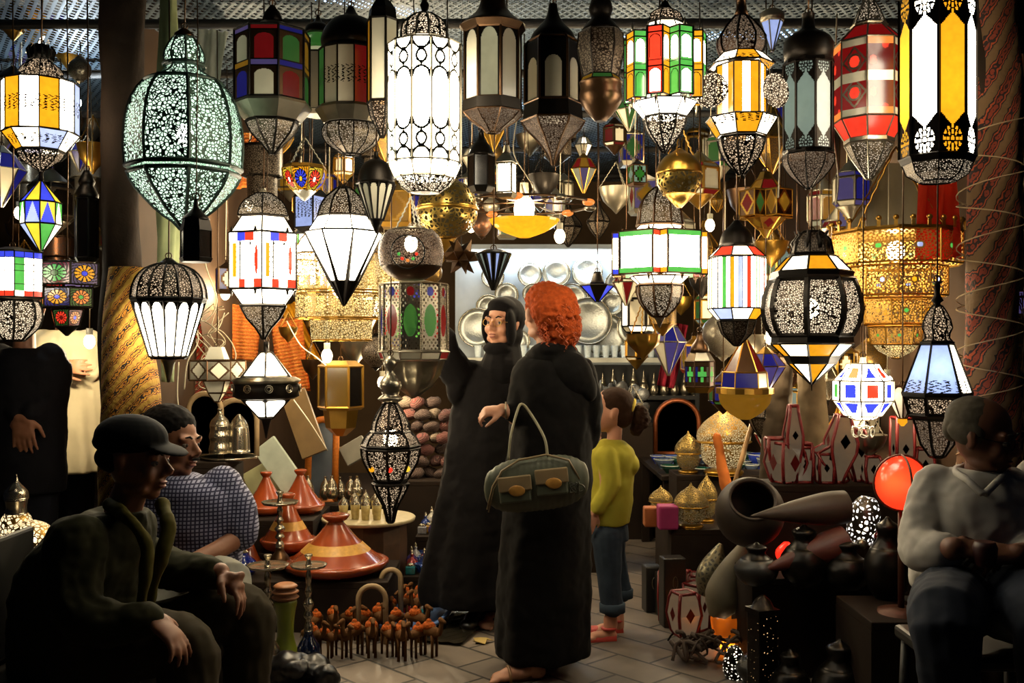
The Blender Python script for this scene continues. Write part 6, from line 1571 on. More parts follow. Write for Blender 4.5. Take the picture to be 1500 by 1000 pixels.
for i, (x, y, r) in enumerate(pl):
    where = ['top row, over the scarf', 'top row centre beneath the lamp', 'top row nearest the orange bowl', 'top row by the small winged lamp', 'middle, beside the headscarf', 'large, low beside the headscarf', 'middle, high above the headscarf', 'middle, touching the copper curls', 'largest, behind the copper curls', 'large, low over the robed shoulder', 'top, beneath the boxy drum', 'low, behind the curls', 'low, between the two heads', 'low, behind the brass goblet', 'small, middle between the heads', 'small, just under the winged lamp'][i]
    s_ = 7.6 / F; R_ = r * s_
    o = root('silver_plate', 'round etched silver plate, ' + where, 'plate', P(x, y, 7.68 - (i % 3) * .035), (R(90 - 4), 0, 0), group='silver plates on the back board')
    bm = NB(); lathe(bm, [(-.004, .01), (-.004, R_ * .6), (.012, R_ * .72), (.016, R_), (.02, R_), (.014, R_ * .70), (.0, R_ * .58), (.0, .01)], 36); obj('dish', bm, platem, o)
    bm = NB(); tube(bm, [(R_ * cos(a), R_ * sin(a), .018) for a in [k * pi / 18 for k in range(36)]], .006, 5, closed=True); obj('rim', bm, silver, o)
tb = root('tube_lamp', 'cool white tube lamp glaring above the silver plates', 'lamp', P(812, 377, 7.55))
bm = NB(); tube(bm, [(-.62, 0, 0), (.62, 0, 0)], .022, 10); obj('tube', bm, emit('cool_tube', (.75, .9, 1.), 30), tb)
bm = NB(); box(bm, (0, .05, .045), (1.35, .05, .04)); obj('batten', bm, plain('white_metal', 'b0b0b0', .4), tb)
for k, (n_, yb, nm) in enumerate(((22, 518, 'shelf edge'),)):
    g0 = None
    for i in range(n_):
        x = 700 + i * 13.4; lab = 'clear tea glass on the back shelf, number %s from the aisle end' % (ords + ['eleventh', 'twelfth', 'thirteenth', 'fourteenth', 'fifteenth', 'sixteenth', 'seventeenth', 'eighteenth', 'nineteenth', 'twentieth', 'twenty-first', 'twenty-second'])[i]
        loc = (P(x, 0, 7.5).x, 7.5 + .03 * (i % 2), zt - .002)
        if g0 is None: g0 = pot('tea_tumbler', lab, 'glass', x, 518, zt - .002, [('tumbler', [(518, 4), (508, 5), (500, 5.5)], plain('frosty_glass', 'c8d4da', .1, 0, var=.3, vscale=90, spec=.9))], D=7.5, seg=12, group='tea glasses along the back shelf'); g0.location = loc
        else: copy_tree(g0, loc, label=lab)
g0 = None
for i in range(11):
    x = 868 + i * 15; lab = '%s little silver pot with pointed lid on the dark lower shelf' % (ords + ['eleventh'])[i]; loc = (P(x, 0, 7.48).x, 7.48, zt - .285)
    if g0 is None: g0 = pot('spice_pot', lab, 'pot', x, 560, zt - .285, [('pot_body', [(560, 4), (555, 7), (545, 6), (542, 4)], silver), ('lid', [(542, 5), (538, 4), (532, 2), (524, .6)], silver)], D=7.48, seg=14, group='silver pots on the lower shelf'); g0.location = loc
    else: copy_tree(g0, loc, label=lab, scale=rnd.uniform(.85, 1.15))
# table with blue dishes, boxes and mirror (right of the girl)
slab('ware_table', 'long table of blue glazed dishes beyond the girl', 'table', .88, 1.9, 5.85, 6.9, 0, .58, legs=True)
dish = {'cobalt blue': '1a2a78', 'dark green': '123a2e', 'blue and white': '4a5a9a', 'grey blue': '3a4458', 'brown': '4a2a1c'}
rnd = random.Random(21)
for i in range(26):
    cn = rnd.choice(list(dish)); x = .95 + (i % 9) * .098; y = 5.98 + (i // 9) * .26 + rnd.uniform(-.03, .03); z = .58; r = rnd.uniform(.045, .075); h = rnd.uniform(.03, .09)
    o = root('glazed_dish', '%s glazed dish, %s along the %s row of the ware table' % (cn, ords[i % 9], ['front', 'middle', 'rear'][i // 9]), 'dish', (x, y, z), group='glazed dishes on the ware table')
    m = plain('glazed_dish_' + dish[cn], dish[cn], .12, 0, var=.5, vscale=50, coat=.9)
    lathe_obj('dish', [(0, r * .45), (.006, r * .5), (h * .6, r * .85), (h, r), (h + .003, r * .94), (h * .6, r * .7), (.015, r * .3)], m, o, 20)
    bm = NB(); tube(bm, [(r * .97 * cos(a), r * .97 * sin(a), h) for a in [k * pi / 10 for k in range(20)]], .003, 5, closed=True); obj('rim', bm, plain('white_rim', '9a9a90', .3), o)
arch('tall arched mirror in a copper frame beyond the pony tailed girl', 992, 645, .58, 32, 78, plain('copper_frame', '8a4a28', .4, .6), 7.1, mir, 7)
slab('mirror_shelf', 'narrow shelf under the copper framed mirror', 'shelf', 1.0, 1.4, 6.98, 7.2, 0, .58)
fil = root('filigree_heap', 'grey heap of silver filigree trays behind the girl head', 'trays', (P(905, 510, 6.9).x, 7.0, zt - .43)); fil['kind'] = 'stuff'
bm = NB()
for k in range(60):
    bm2 = None; a = rnd.uniform(0, 6.28); ellip(bm, (rnd.uniform(-.2, .2), rnd.uniform(-.06, .06), rnd.uniform(0, .25)), (.05, .012, .045), Euler((rnd.uniform(-.5, .5), rnd.uniform(-.5, .5), rnd.uniform(0, 3))), 8, 6)
obj('filigree', bm, pierced('filigree_metal', '8a8a88', 160, .14, None, 0, filled=(.05, .05, .05)), fil)
slab('filigree_stand', 'grey stand under the silver filigree', 'stand', .52, .98, 6.93, 7.1, 0, zt - .45)
for i in range(5):
    bm = NB(); box(bm, (0, 0, .028), (.10, .16, .055), bevel=.006)
    top('striped_box', bm, kilim('box_stripe', ['9a8a74', '4a2a20', 'a89a84', '6a3a2a'], 8, .02, 0, .1), 'small striped box, %s from the bottom of the stack beside the girl face' % ords[i], 'box', (P(868, 510, 6.).x, 6.05, .58 + i * .056), group='stack of striped boxes')
slab('box_stand', 'narrow stand under the striped boxes', 'stand', .40, .62, 5.9, 6.2, 0, .58)
# gilt domed lamps
slab('lamp_shelf', 'tiered brown shelf of gilt pierced lamps beyond the black boxes', 'shelf', .80, 1.62, 5.0, 5.55, 0, .42)
slab('lamp_shelf', 'upper brown shelf carrying the large gilt dome', 'shelf', .92, 1.62, 5.56, 5.84, 0, .62)
def gilt(label, px, yb, z, hw, h, D=None, mat='pierced_gilt_off'):
    return pot('gilt_lamp', label, 'lamp', px, yb, z, [('foot', [(yb, hw * .7), (yb - h * .06, hw * .75), (yb - h * .1, hw * .35)], brass), ('body', [(yb - h * .1, hw * .4), (yb - h * .2, hw * .8), (yb - h * .45, hw * .85), (yb - h * .5, hw * .6)], MATS[mat]),
        ('dome', [(yb - h * .48, hw), (yb - h * .6, hw * 1.02), (yb - h * .75, hw * .75), (yb - h * .88, hw * .3), (yb - h * .93, hw * .12), (yb - h, hw * .04)], MATS[mat]), ('belt', [(yb - h * .46, hw), (yb - h * .48, hw * 1.08), (yb - h * .5, hw)], brass, {'sp': 0})], D=D)
gilt('gilt pierced lamp with pointed dome next to the yellow sweater', 936, 778, 0, 19, 80)
gilt('largest gilt dome lamp on the upper shelf', 1060, 742, .62, 38, 102, 5.6, 'pierced_gilt')
gilt('small gilt bell lamp between the girl and the large dome', 1008, 715, .62, 19, 62, 5.66)
gilt('gilt lamp with round shoulders in front of the bell lamp', 1012, 770, .42, 24, 66, 5.05)
gilt('slim gilt lamp touching the large dome', 1035, 752, .42, 15, 72, 5.2)
gilt('squat gilt lamp behind the magenta box', 968, 745, .42, 17, 45, 5.4)
bm = NB(); box(bm, (0, 0, .06), (.10, .10, .12), bevel=.01); top('magenta_box', bm, plain('magenta_velvet', '7a0c4a', .7), 'magenta velvet box among the gilt lamps', 'box', (P(978, 510, 5.02).x, 5.03, .42))
bm = NB(); box(bm, (0, 0, .05), (.07, .08, .10), bevel=.008); top('orange_box', bm, plain('burnt_orange', '8a4a1c', .6), 'small burnt orange box next to the magenta one', 'box', (P(956, 510, 5.02).x, 5.1, .42))
# wooden stick and orange legs
bm = NB(); tube(bm, [P(1075, 712, 5.0), P(1102, 618, 5.1)], .012, 8); top('wooden_pole', bm, plain('pale_pole', 'b08a5c', .6), 'pale wooden pole leaning before the large gilt dome', 'pole')
for x0, y0, x1, y1, D_, hw, c, lab in ((1130, 800, 1143, 540, 4.9, 22, '3c3226', 'tall grey brown cloth roll standing behind the clay jar'), (1196, 800, 1188, 540, 4.7, 24, '5a4c38', 'tall taupe roll standing between the clay jar and the leather lamps'), (1072, 760, 1050, 640, 5.3, 8, '8a4a1c', 'orange wooden leg leaning behind the gilt domes')):
    bm = NB(); a, b = P(x0, y0, D_), P(x1, y1, D_ + .1); limb(bm, [a, a.lerp(b, .5), b], [hw * D_ / F, hw * D_ / F * 1.05, hw * D_ / F * .8]); o = skinned('cloth_roll', bm, plain('roll_' + c, c, .9, var=.4), None, .01, 2, .02); tag(o, lab, 'roll')
# dark clay jar with its open mouth towards us, cones, pierced cylinder
slab('iron_shelf', 'dark shelf under the jumble of iron and leather lamps', 'shelf', .97, 1.66, 4.02, 4.40, 0, .40)
def tilted(name, label, cat, px, py, D, prof, mat, rot, seg=32, sp=3, parts=None):
    s = D / F; o = root(name, label, cat, P(px, py, D), rot)
    bm = NB(); pr = [(z * s, r * s) for z, r in prof]; lathe(bm, spline(pr, sp), seg, capends=False); obj('body', bm, mat, o)
    if parts: parts(o, s)
    return o
rust = plain('dark_leather', '33271c', .6, var=.4, vscale=25)
def mouth(o, s):
    bm = NB(); tube(bm, [(33 * s * cos(a), 33 * s * sin(a), 44 * s) for a in [i * pi / 16 for i in range(32)]], 2.2 * s, 6, closed=True); obj('mouth_rim', bm, rust, o)
tilted('round_jar', 'big round dark clay jar with open mouth turned to the viewer', 'jar', 1098, 752, 4.15, [(-46, 4), (-40, 26), (-18, 46), (8, 50), (30, 44), (44, 33), (40, 30), (20, 36), (-10, 42), (-36, 20)], rust, (R(52), R(-8), 0), parts=mouth)
def cap_(o, s): 
    bm = NB(); tube(bm, [(20 * s * cos(a), 20 * s * sin(a), 0) for a in [i * pi / 12 for i in range(24)]], 2 * s, 6, closed=True); obj('rim', bm, bronze, o)
tilted('cone_lamp', 'long dark leather cone pointing at the clay jar', 'lamp', 1238, 742, 3.95, [(0, 24), (30, 24), (80, 16), (145, 1)], rust, (0, R(-94), R(8)), parts=cap_)
tilted('cone_lamp', 'long leather cone below the upper one with reddish side', 'lamp', 1238, 795, 3.9, [(0, 26), (30, 25), (80, 15), (135, 1)], plain('red_leather', '4a1e14', .5, var=.4), (0, R(-106), R(8)), parts=cap_)
tilted('horn_lamp', 'tall leaning leaf shaped horn lamp with holed shoulder', 'lamp', 1048, 905, 4.35, [(0, 10), (30, 28), (70, 24), (120, 6), (140, 1)], plain('grey_parchment', '5a5240', .6, var=.3), (R(-8), R(24), 0))
tilted('horn_lamp', 'shorter pierced leaf shaped horn lamp beside the red boxes', 'lamp', 1030, 872, 4.5, [(0, 8), (25, 20), (50, 17), (80, 3)], pierced('pierced_parchment', '6a6450', 45, .2, None, 0, filled=(.02, .02, .015)), (R(-4), R(20), 0))
def cyl(o, s): pass
o = pot('pierced_cylinder', 'leaning punched metal lamp shining white beside the red ball', 'lamp', 1258, 768, None, [('body', [(768, 18), (740, 22), (715, 20), (700, 10)], pierced('punched_steel', '5a5246', 55, .22, (1, .95, .9), 1.6, see=.3), {'sp': 3}), ('light_bulb', [(752, 6), (742, 9), (734, 3)], emit('bulb_60', WARM, 60))], D=4.0)
o.rotation_euler = (0, R(12), 0); o.location.z = .55
bm = NB(); box(bm, (0, 0, .075), (.12, .12, .15)); top('iron_block', bm, bronze, 'dark block under the shining punched lamp', 'block', (o.location.x, 4.0, .40))
rb = root('red_ball_lamp', 'glowing orange red ball lamp in a wire cradle beside the white shirt', 'lamp', P(1320, 707, 3.5))
s_ = 3.5 / F; bm = NB(); ellip(bm, (0, 0, 0), (37 * s_, 37 * s_, 39 * s_), u=32, v=20); obj('ball', bm, lit('red_ball_skin', (1., .055, .018), .42, .7), rb)
bm = NB(); ellip(bm, (-.028, -.035, .008), (.016, .016, .02), u=12, v=8); obj('light_bulb', bm, emit('bulb_30', WARM, 30), rb)
bm = NB(); tube(bm, [(40 * s_ * cos(a), 0, 41 * s_ * sin(a)) for a in [i * pi / 16 for i in range(32)]], .004, 6, closed=True); tube(bm, [(0, 40 * s_ * cos(a), 41 * s_ * sin(a)) for a in [i * pi / 16 for i in range(32)]], .004, 6, closed=True); obj('wire_cradle', bm, plain('rusty_wire', '4a2a1c', .5, .5), rb)
bm = NB(); tube(bm, [(0, 0, -41 * s_), (0, 0, -rb.location.z + .40 + .015)], .012, 8); lathe(bm, [(-rb.location.z + .40, .08), (-rb.location.z + .41, .08), (-rb.location.z + .42, .02)], 20); obj('stand', bm, MATS['rusty_wire'], rb)
slab('ball_shelf', 'dark shelf under the red ball lamp', 'shelf', 1.22, 1.55, 3.38, 3.75, 0, .40)
slab('lamp_tier', 'raised dark tier under the cream and red leather lamps', 'shelf', 1.05, 1.90, 4.62 - .28, 4.62, 0, .72) if False else slab('lamp_tier', 'raised dark tier under the cream and red leather lamps', 'shelf', 1.08, 1.90, 4.42, 4.66, .0, .72)
# leather lamps, cream set in red
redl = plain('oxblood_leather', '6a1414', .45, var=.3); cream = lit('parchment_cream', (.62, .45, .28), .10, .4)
def leather(label, px, yt, yb, hw, D, kind='spindle', rot=0., n=4, z=None):
    s = D / F; h = yb - yt; o = root('leather_lamp', label, 'lamp', P(px, yb, D), (0, R(rot), 0))
    pr = {'spindle': [(0, .25), (.12, .4), (.45, .95), (.6, 1), (.9, .55), (1, .45)], 'box': [(0, .9), (.5, 1), (1, .95)], 'bulge': [(0, .55), (.1, .75), (.5, 1), (.85, .85), (1, .7)], 'vase': [(0, .4), (.3, .5), (.7, .95), (1, 1)]}[kind]
    bm = NB(); fr = NB(); rings = [[(hw * m * s * cos(pi / 4 + 2 * pi * k / n), hw * m * s * sin(pi / 4 + 2 * pi * k / n), t * h * s) for k in range(n)] for t, m in pr]
    rv = [[bm.verts.new(p) for p in r] for r in rings]
    for A, B in zip(rv, rv[1:]):
        for k in range(n): bm.faces.new((A[k], A[(k + 1) % n], B[(k + 1) % n], B[k]))
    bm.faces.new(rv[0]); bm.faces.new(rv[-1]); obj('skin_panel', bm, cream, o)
    for k in range(n): tube(fr, [Vector(r[k]) * 1.01 for r in rings], 2.6 * s, 5)
    for r in (rings[0], rings[-1]): tube(fr, r, 2.6 * s, 5, closed=True)
    obj('leather_binding', fr, redl, o)
    for k in range(n):   # a painted lozenge on each side
        a = Vector(rings[len(rings) // 2][k]); b = Vector(rings[len(rings) // 2][(k + 1) % n]); c = (a + b) / 2 * 1.03; u = (b - a).normalized(); w_ = (b - a).length
        d = NB(); d.faces.new([d.verts.new(c + u * w_ * .2), d.verts.new(c + Vector((0, 0, w_ * .3))), d.verts.new(c - u * w_ * .2), d.verts.new(c - Vector((0, 0, w_ * .3)))]); bmesh.ops.solidify(d, geom=d.faces[:], thickness=.002); obj('painted_lozenge', d, redl, o)
    return o
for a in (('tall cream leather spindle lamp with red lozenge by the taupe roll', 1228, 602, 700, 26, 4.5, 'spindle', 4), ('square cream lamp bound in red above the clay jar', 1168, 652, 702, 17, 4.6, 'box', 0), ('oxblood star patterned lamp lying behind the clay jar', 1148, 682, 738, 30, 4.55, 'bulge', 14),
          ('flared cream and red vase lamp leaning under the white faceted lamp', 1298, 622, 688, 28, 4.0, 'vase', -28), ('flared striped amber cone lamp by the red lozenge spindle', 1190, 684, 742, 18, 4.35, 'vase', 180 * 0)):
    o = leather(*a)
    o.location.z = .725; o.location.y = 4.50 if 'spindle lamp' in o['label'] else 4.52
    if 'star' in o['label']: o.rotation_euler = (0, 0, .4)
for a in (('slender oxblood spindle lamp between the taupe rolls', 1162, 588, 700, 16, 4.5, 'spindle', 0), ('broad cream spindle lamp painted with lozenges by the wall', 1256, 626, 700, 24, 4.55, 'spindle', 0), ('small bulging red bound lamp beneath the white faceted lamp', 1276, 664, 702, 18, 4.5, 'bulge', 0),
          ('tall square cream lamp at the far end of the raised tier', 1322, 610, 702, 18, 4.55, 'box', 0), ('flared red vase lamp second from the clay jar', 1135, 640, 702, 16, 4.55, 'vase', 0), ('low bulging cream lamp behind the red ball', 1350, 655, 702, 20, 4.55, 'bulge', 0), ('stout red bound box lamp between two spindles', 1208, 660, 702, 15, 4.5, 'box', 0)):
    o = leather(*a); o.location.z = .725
k_ = 0
for px, yb, hw, h, D_, kind, lab in ((1002, 938, 26, 62, 4.5, 'bulge', 'front oxblood and cream lamp with iron feet on the pavers'), (985, 925, 20, 72, 4.85, 'box', 'oxblood framed box lamp just behind the footed one'), (1020, 915, 20, 66, 4.72, 'box', 'bright sided red box lamp right behind the footed one'), (992, 850, 22, 70, 5.3 * 0 + 4.88, 'box', 'red box lamp behind the black boxes'), (1025, 838, 20, 64, 4.9, 'box', 'red box lamp against the pierced horn')):
    o = leather(lab, px, yb - h, yb, hw, D_, kind, 0); o.location.z = .035 if 'front' in lab else .0; o.rotation_euler = (0, 0, R(20 + 13 * k_)); k_ += 1
    if 'front' in lab:
        for a in range(4):
            bm = NB(); t = a * pi / 2 + pi / 4; tube(bm, [(.04 * cos(t), .04 * sin(t), .01), (.06 * cos(t), .06 * sin(t), -.01), (.075 * cos(t), .075 * sin(t), -.035)], .005, 6); obj('iron_foot', bm, PM('k'), o)
for px, yb, w, h, D_, lab in ((955, 875, .085, .23, 5.05, 'shorter black leather box standing on the pavers nearest the girl'), (985, 895, .11, .33, 4.78, 'taller black leather box with faint tooled emblem'), (968, 872, .06, .21, 5.0, 'narrow black leather box wedged between the other two')):
    o = root('leather_box', lab, 'box', (P(px, 510, D_).x, D_, 0), (0, 0, R(8))); bm = NB(); box(bm, (0, 0, h / 2), (w, .09, h), bevel=.006); obj('box_body', bm, plain('black_tooled_leather', '100f0d', .45), o)
    bm = NB(); tube(bm, [(.012 * cos(a), -.047, h * .65 + .03 * sin(a)) for a in [i * pi / 6 for i in range(12)]], .002, 4, closed=True); obj('tooled_emblem', bm, plain('worn_gilt', '5a5240', .5), o)
# fabric buds with their red light put in as emission, glowing vase, dark pierced lamps
for px, yb, lab in ((1152, 800, 'small glowing red leather bud under the upper cone'), (1196, 806, 'second glowing red bud nearer the lower cone')):
    pot('red_lit_fabric', lab, 'lamp', px, yb, None, [('bud', [(yb, 4), (yb - 8, 14), (yb - 20, 15), (yb - 32, 4)], lit('red_fabric_glow', (1., .05, .02), .6, .9)), ('foot', [(yb + 2, 9), (yb, 3)], bronze, {'sp': 0})], D=4.25).location.z = .41
gv = pot('glowing_vase', 'glowing orange glass vase on the ground by the dark pierced lamps', 'lamp', 1064, 958, 0, [('vase', [(958, 9), (950, 9), (940, 14), (922, 21), (908, 23), (903, 21)], lit('orange_vase_glass', (1., .25, .015), .12, .8), {'sp': 3, 'cap': False}), ('light_bulb', [(950, 3), (944, 6), (938, 3)], emit('bulb_40', WARM, 40)), ('foot', [(962, 12), (958, 12)], bronze, {'sp': 0})], D=4.35)
pot('pierced_pot_lamp', 'small dark pierced pot lamp blazing white before the glowing vase', 'lamp', 1076, 992, 0, [('pot', [(992, 13), (980, 17), (962, 15), (946, 7)], pierced('dark_punched', '1c1610', 80, .28, (1, .9, .7), 1.8, see=.4)), ('light_bulb', [(966, 4), (958, 7), (950, 3)], emit('bulb_60', WARM, 60))], D=4.02)
o = root('pierced_box_lamp', 'tall dark punched box lamp with warm light at its edges', 'lamp', (P(1117, 510, 3.8).x, 3.8, 0), (0, 0, R(20)))
bm = NB(); box(bm, (0, 0, .16), (.085, .085, .32), bevel=.004); obj('box_body', bm, pierced('dark_punched_box', '120d09', 80, .42, (1, .6, .25), 1.0, see=.1), o)
bm = NB(); box(bm, (0, 0, .33), (.095, .095, .02)); lathe(bm, [(.34, .045), (.37, .03), (.39, .006)], 12); obj('lid', bm, PM('k'), o)
# iron jumble on the dark side
pierced('blackened_filigree', '3a3a38', 90, .12, None, 0, filled=(.01, .01, .01))
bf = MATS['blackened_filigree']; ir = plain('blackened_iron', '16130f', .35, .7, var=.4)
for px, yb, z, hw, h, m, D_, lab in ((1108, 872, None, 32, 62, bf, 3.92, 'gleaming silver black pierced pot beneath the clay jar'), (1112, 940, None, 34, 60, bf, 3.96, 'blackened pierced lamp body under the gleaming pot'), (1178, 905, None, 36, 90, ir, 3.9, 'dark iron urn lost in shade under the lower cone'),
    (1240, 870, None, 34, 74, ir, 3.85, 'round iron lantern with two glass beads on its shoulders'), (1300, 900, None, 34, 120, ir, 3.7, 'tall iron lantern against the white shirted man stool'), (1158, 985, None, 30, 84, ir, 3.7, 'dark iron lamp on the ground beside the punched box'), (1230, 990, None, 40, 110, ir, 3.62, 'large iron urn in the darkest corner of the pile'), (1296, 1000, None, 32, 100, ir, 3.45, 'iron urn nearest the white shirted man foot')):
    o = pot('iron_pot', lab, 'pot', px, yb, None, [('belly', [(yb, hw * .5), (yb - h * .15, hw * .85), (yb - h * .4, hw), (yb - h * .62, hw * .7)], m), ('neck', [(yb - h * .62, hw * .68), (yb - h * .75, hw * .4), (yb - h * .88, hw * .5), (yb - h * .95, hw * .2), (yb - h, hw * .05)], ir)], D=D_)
    floor_y = CY + CH * F / D_
    o.location.z = 0 if yb > 930 else .40
slab('iron_bench', 'low dark bench beneath the iron lanterns', 'bench', .98, 1.56, 3.62, 3.93, 0, .40) if False else None
kp = bpy.data.objects['iron_pot.004']
for x, y, z, r, c, lab in ((1288, 785, 3.7, 8, 'R', 'small red glass bead knob on the iron lantern pile'), (1262, 797, 3.7, 8, 's', 'small polished metal knob on the iron lantern pile')):
    bm = NB(); ellip(bm, (0, 0, 0), (r * z / F,) * 3); kn = obj('glass_knob', bm, PM(c) if c != 'R' else plain('dark_red_glass', '5a0c10', .1, coat=1), kp, True, lab); kn.location = P(x, y, 3.86) - kp.location
# curled scraps near the vase, fallen leaf
rnd = random.Random(2)
bm = NB()
for k in range(14):
    c = Vector((rnd.uniform(-.1, .1), rnd.uniform(-.08, .1), .02)); tube(bm, spline([tuple(c + Vector((rnd.uniform(-.08, .08), rnd.uniform(-.06, .06), rnd.uniform(0, .10)))) for _ in range(5)], 4), rnd.uniform(.004, .012), 6)
o = top('tangled_straps', bm, plain('brown_strap', '4a3a2e', .7, var=.4), 'tangle of brown leather straps on the pavers by the glowing vase', 'straps', (P(1038, 510, 4.2).x, 4.22, 0)); o['kind'] = 'stuff'
bm = NB(); vs = [bm.verts.new((.05 * (1 if i % 2 == 0 else .55) * cos(i * pi / 5), .05 * (1 if i % 2 == 0 else .55) * sin(i * pi / 5), .012 + .008 * sin(i * 2.3))) for i in range(10)]; f = bm.faces.new(vs); bmesh.ops.triangulate(bm, faces=[f]); bmesh.ops.solidify(bm, geom=bm.faces[:], thickness=.003)
top('fallen_leaf', bm, plain('dry_leaf', 'a08a52', .8), 'crumpled dry yellow leaf on the pavers between the two robes', 'leaf', (P(706, 510, 4.5).x, 4.5, 0))
# hangings on the sides -------------------------------------------------------
def hanging(label, px, py, w, h, D, mat, ry=0., rz=0., cat='kilim', name='hanging_kilim'):
    s = D / F; bm = NB(); nx = 14; nz = 12
    g = [[bm.verts.new(((i / nx - .5) * w * s, .02 * sin(i * 1.1 + j * .25), (j / nz - .5) * h * s)) for i in range(nx + 1)] for j in range(nz + 1)]
    for A, B in zip(g, g[1:]):
        for i in range(nx): bm.faces.new((A[i], A[i + 1], B[i + 1], B[i])).smooth = True
    bmesh.ops.solidify(bm, geom=bm.faces[:], thickness=.008)
    return top(name, bm, mat, label, cat, P(px, py, D), (0, R(ry), R(rz)))
k_or = kilim('kilim_orange', ['b85a10', 'c98a2a', 'b85a10', '8a2a10', 'd0a050', 'b85a10'], 3, .04, 4)
k_red = kilim('kilim_red', ['5a1410', '8a2a1c', 'a09070', '5a1410', '2a1812', '9a3a24'], 2.4, .15, 35)
hanging('orange kilim with pale zigzags hanging between the fluted lamp and the double cone lamp', 352, 487, 60, 80, 6.0, k_or, 8)
hanging('orange kilim strip hanging behind the double cone lamp cap', 425, 520, 48, 110, 6.1, k_or, -6)
hanging('orange kilim hanging behind the green globe edge', 362, 235, 40, 80, 5.6, k_or, -5)
hanging('yellow cloth twist hanging under the gilt fluted chandelier', 440, 490, 26, 95, 6.3, plain('mustard_cloth', 'b07a14', .85), -24, 0, 'cloth', 'hanging_cloth')
hanging('red patterned kilim behind the tangled white cords', 262, 545, 90, 150, 5.3, k_red, -10)
hanging('red patterned rug corner behind the arched mirrors', 325, 600, 70, 90, 5.4, k_red, 32)
hanging('crimson tassel cloth beside the copper mirror', 985, 520, 26, 95, 6.0, plain('crimson_cloth', '6a1220', .85), 12, 0, 'cloth', 'hanging_cloth')
hanging('grey taupe sheet hung high beside the red octagonal lantern', 1320, 300, 150, 120, 4.7, plain('taupe_sheet', '8a8270', .8, var=.2, vscale=6), 8, 0, 'sheet', 'hanging_sheet')
hanging('white cloth bundle hung by the green globe crown', 305, 88, 46, 90, 4.6, plain('grey_white_cloth', '9aa09a', .85), 10, 0, 'cloth', 'hanging_cloth')
# tangled cords
def cord(label, pts, D, r=.0028, m=None):
    bm = NB(); tube(bm, spline([tuple(P(x, y, D + d)) for x, y, d in pts], 6), r, 5); return top('electric_cord', bm, m or plain('white_cord', 'b3a78c', .6), label, 'cord')
cord('white cord looping beside the fluted lamp', [(305, 300, 0), (300, 380, .02), (318, 440, -.02), (300, 470, .03), (285, 460, 0), (290, 500, .02), (275, 530, 0), (270, 570, .01)], 3.9)
cord('white cord hanging straight from the fluted lamp tail past the seated men', [(262, 530, 0), (260, 580, 0), (266, 620, 0)], 3.9)
cord('white cord sweeping from the tangle to the bare bulb by the gilt lantern', [(420, 470, 0), (440, 505, .03), (462, 522, 0), (478, 535, 0)], 4.4)
cord('white cord falling from the double cone lamp belt to the mirrors', [(430, 585, 0), (455, 620, 0), (480, 660, 0)], 4.3)
cord('looped white cord knot above the bare bulb of the orange bowl', [(760, 160, 0), (752, 220, 0), (770, 255, .02), (782, 275, 0), (772, 290, -.02), (764, 270, 0), (768, 290, 0)], 4.35)
cord('pale cord dropping between the green paned and red octagonal lanterns', [(1226, 20, 0), (1222, 120, .02), (1220, 190, 0), (1228, 260, 0), (1224, 300, 0)], 3.4)
cord('pale cord hanging beside the amber rosette lantern', [(1140, 170, 0), (1142, 230, 0), (1140, 290, .02)], 3.4)
rnd = random.Random(17)
bm = NB()
for k in range(7):
    x, y = rnd.uniform(285, 330), rnd.uniform(430, 470)
    tube(bm, spline([tuple(P(x + rnd.uniform(-22, 22), y + i * 18 + rnd.uniform(-10, 10), 4.6 + rnd.uniform(-.05, .05))) for i in range(7)], 5), .0026, 5)
o = top('cord_tangle', bm, MATS['white_cord'], 'tangle of thin pale cords hanging between the fluted lamp and orange kilim', 'cords'); o['kind'] = 'stuff'
# bare bulbs
for i, (x, y) in enumerate(((-.9, 5.0), (1.1, 5.6), (.1, 7.2))):  # tubes added above the netting to streak it with blue light
    o = root('tube_lamp', ['added cool fill tube above the netting over the fluted lamps', 'added cool fill tube above the netting over the striped drum', 'added cool fill tube above the netting deep in the booth'][i], 'lamp', (x, y, 3.08), (0, 0, .5 - i * .6)); bm = NB(); tube(bm, [(-.5, 0, 0), (.5, 0, 0)], .018, 10); obj('tube', bm, emit('blue_fill_tube', (.35, .6, 1.), 7), o); bm = NB(); box(bm, (0, 0, .04), (1.1, .05, .03)); obj('batten', bm, MATS['white_metal'], o)
def bare(label, px, py, D, e=150, r=8, col=WARM):
    s = D / F; o = root('bare_bulb', label, 'light bulb', P(px, py, D)); bm = NB(); ellip(bm, (0, 0, 0), (r * s, r * s, r * s * 1.35), u=12, v=10); obj('bulb_glass', bm, emit('bare_%d_%d' % (e, int(col[2] * 100)), col, e), o)
    bm = NB(); lathe(bm, [(r * s * 1.2, r * s * .6), (r * s * 2.4, r * s * .6)], 10); obj('socket', bm, PM('c'), o)
    bm = NB(); tube(bm, [(0, 0, r * s * 2.3), (.01, .01, 1.), (0, 0, 2.72 - o.location.z)], .0025, 5); obj('cord', bm, MATS['white_cord'], o); return o
bare('bare bulb burning in the lane before the cream tunic', 131, 500, 4.9, 700)
bare('bare bulb at the shoulder of the gilt smoky lantern', 479, 521, 4.35, 700)
bare('bare bulb burning below the end of the orange bowl lamp', 820, 346, 4.9, 700)
bare('bare bulb shining beside the dark pierced globe foot', 1128, 494, 4.9, 700)
bare('bare bulb half hidden behind the spiky bronze star', 690, 330, 5.6, 700)
bare('bare bulb glowing behind the gilt fluted chandelier', 440, 350, 5.3, 700)
bare('added fill bulb high in the lane beside the dark lantern', 112, 150, 5.2, 600, 7, COOL)  # cool bulb added to brighten the lane
bare('added fill bulb in the lane behind the harlequin lantern', 28, 312, 4.9, 600, 7)  # warm bulb added to brighten the lane
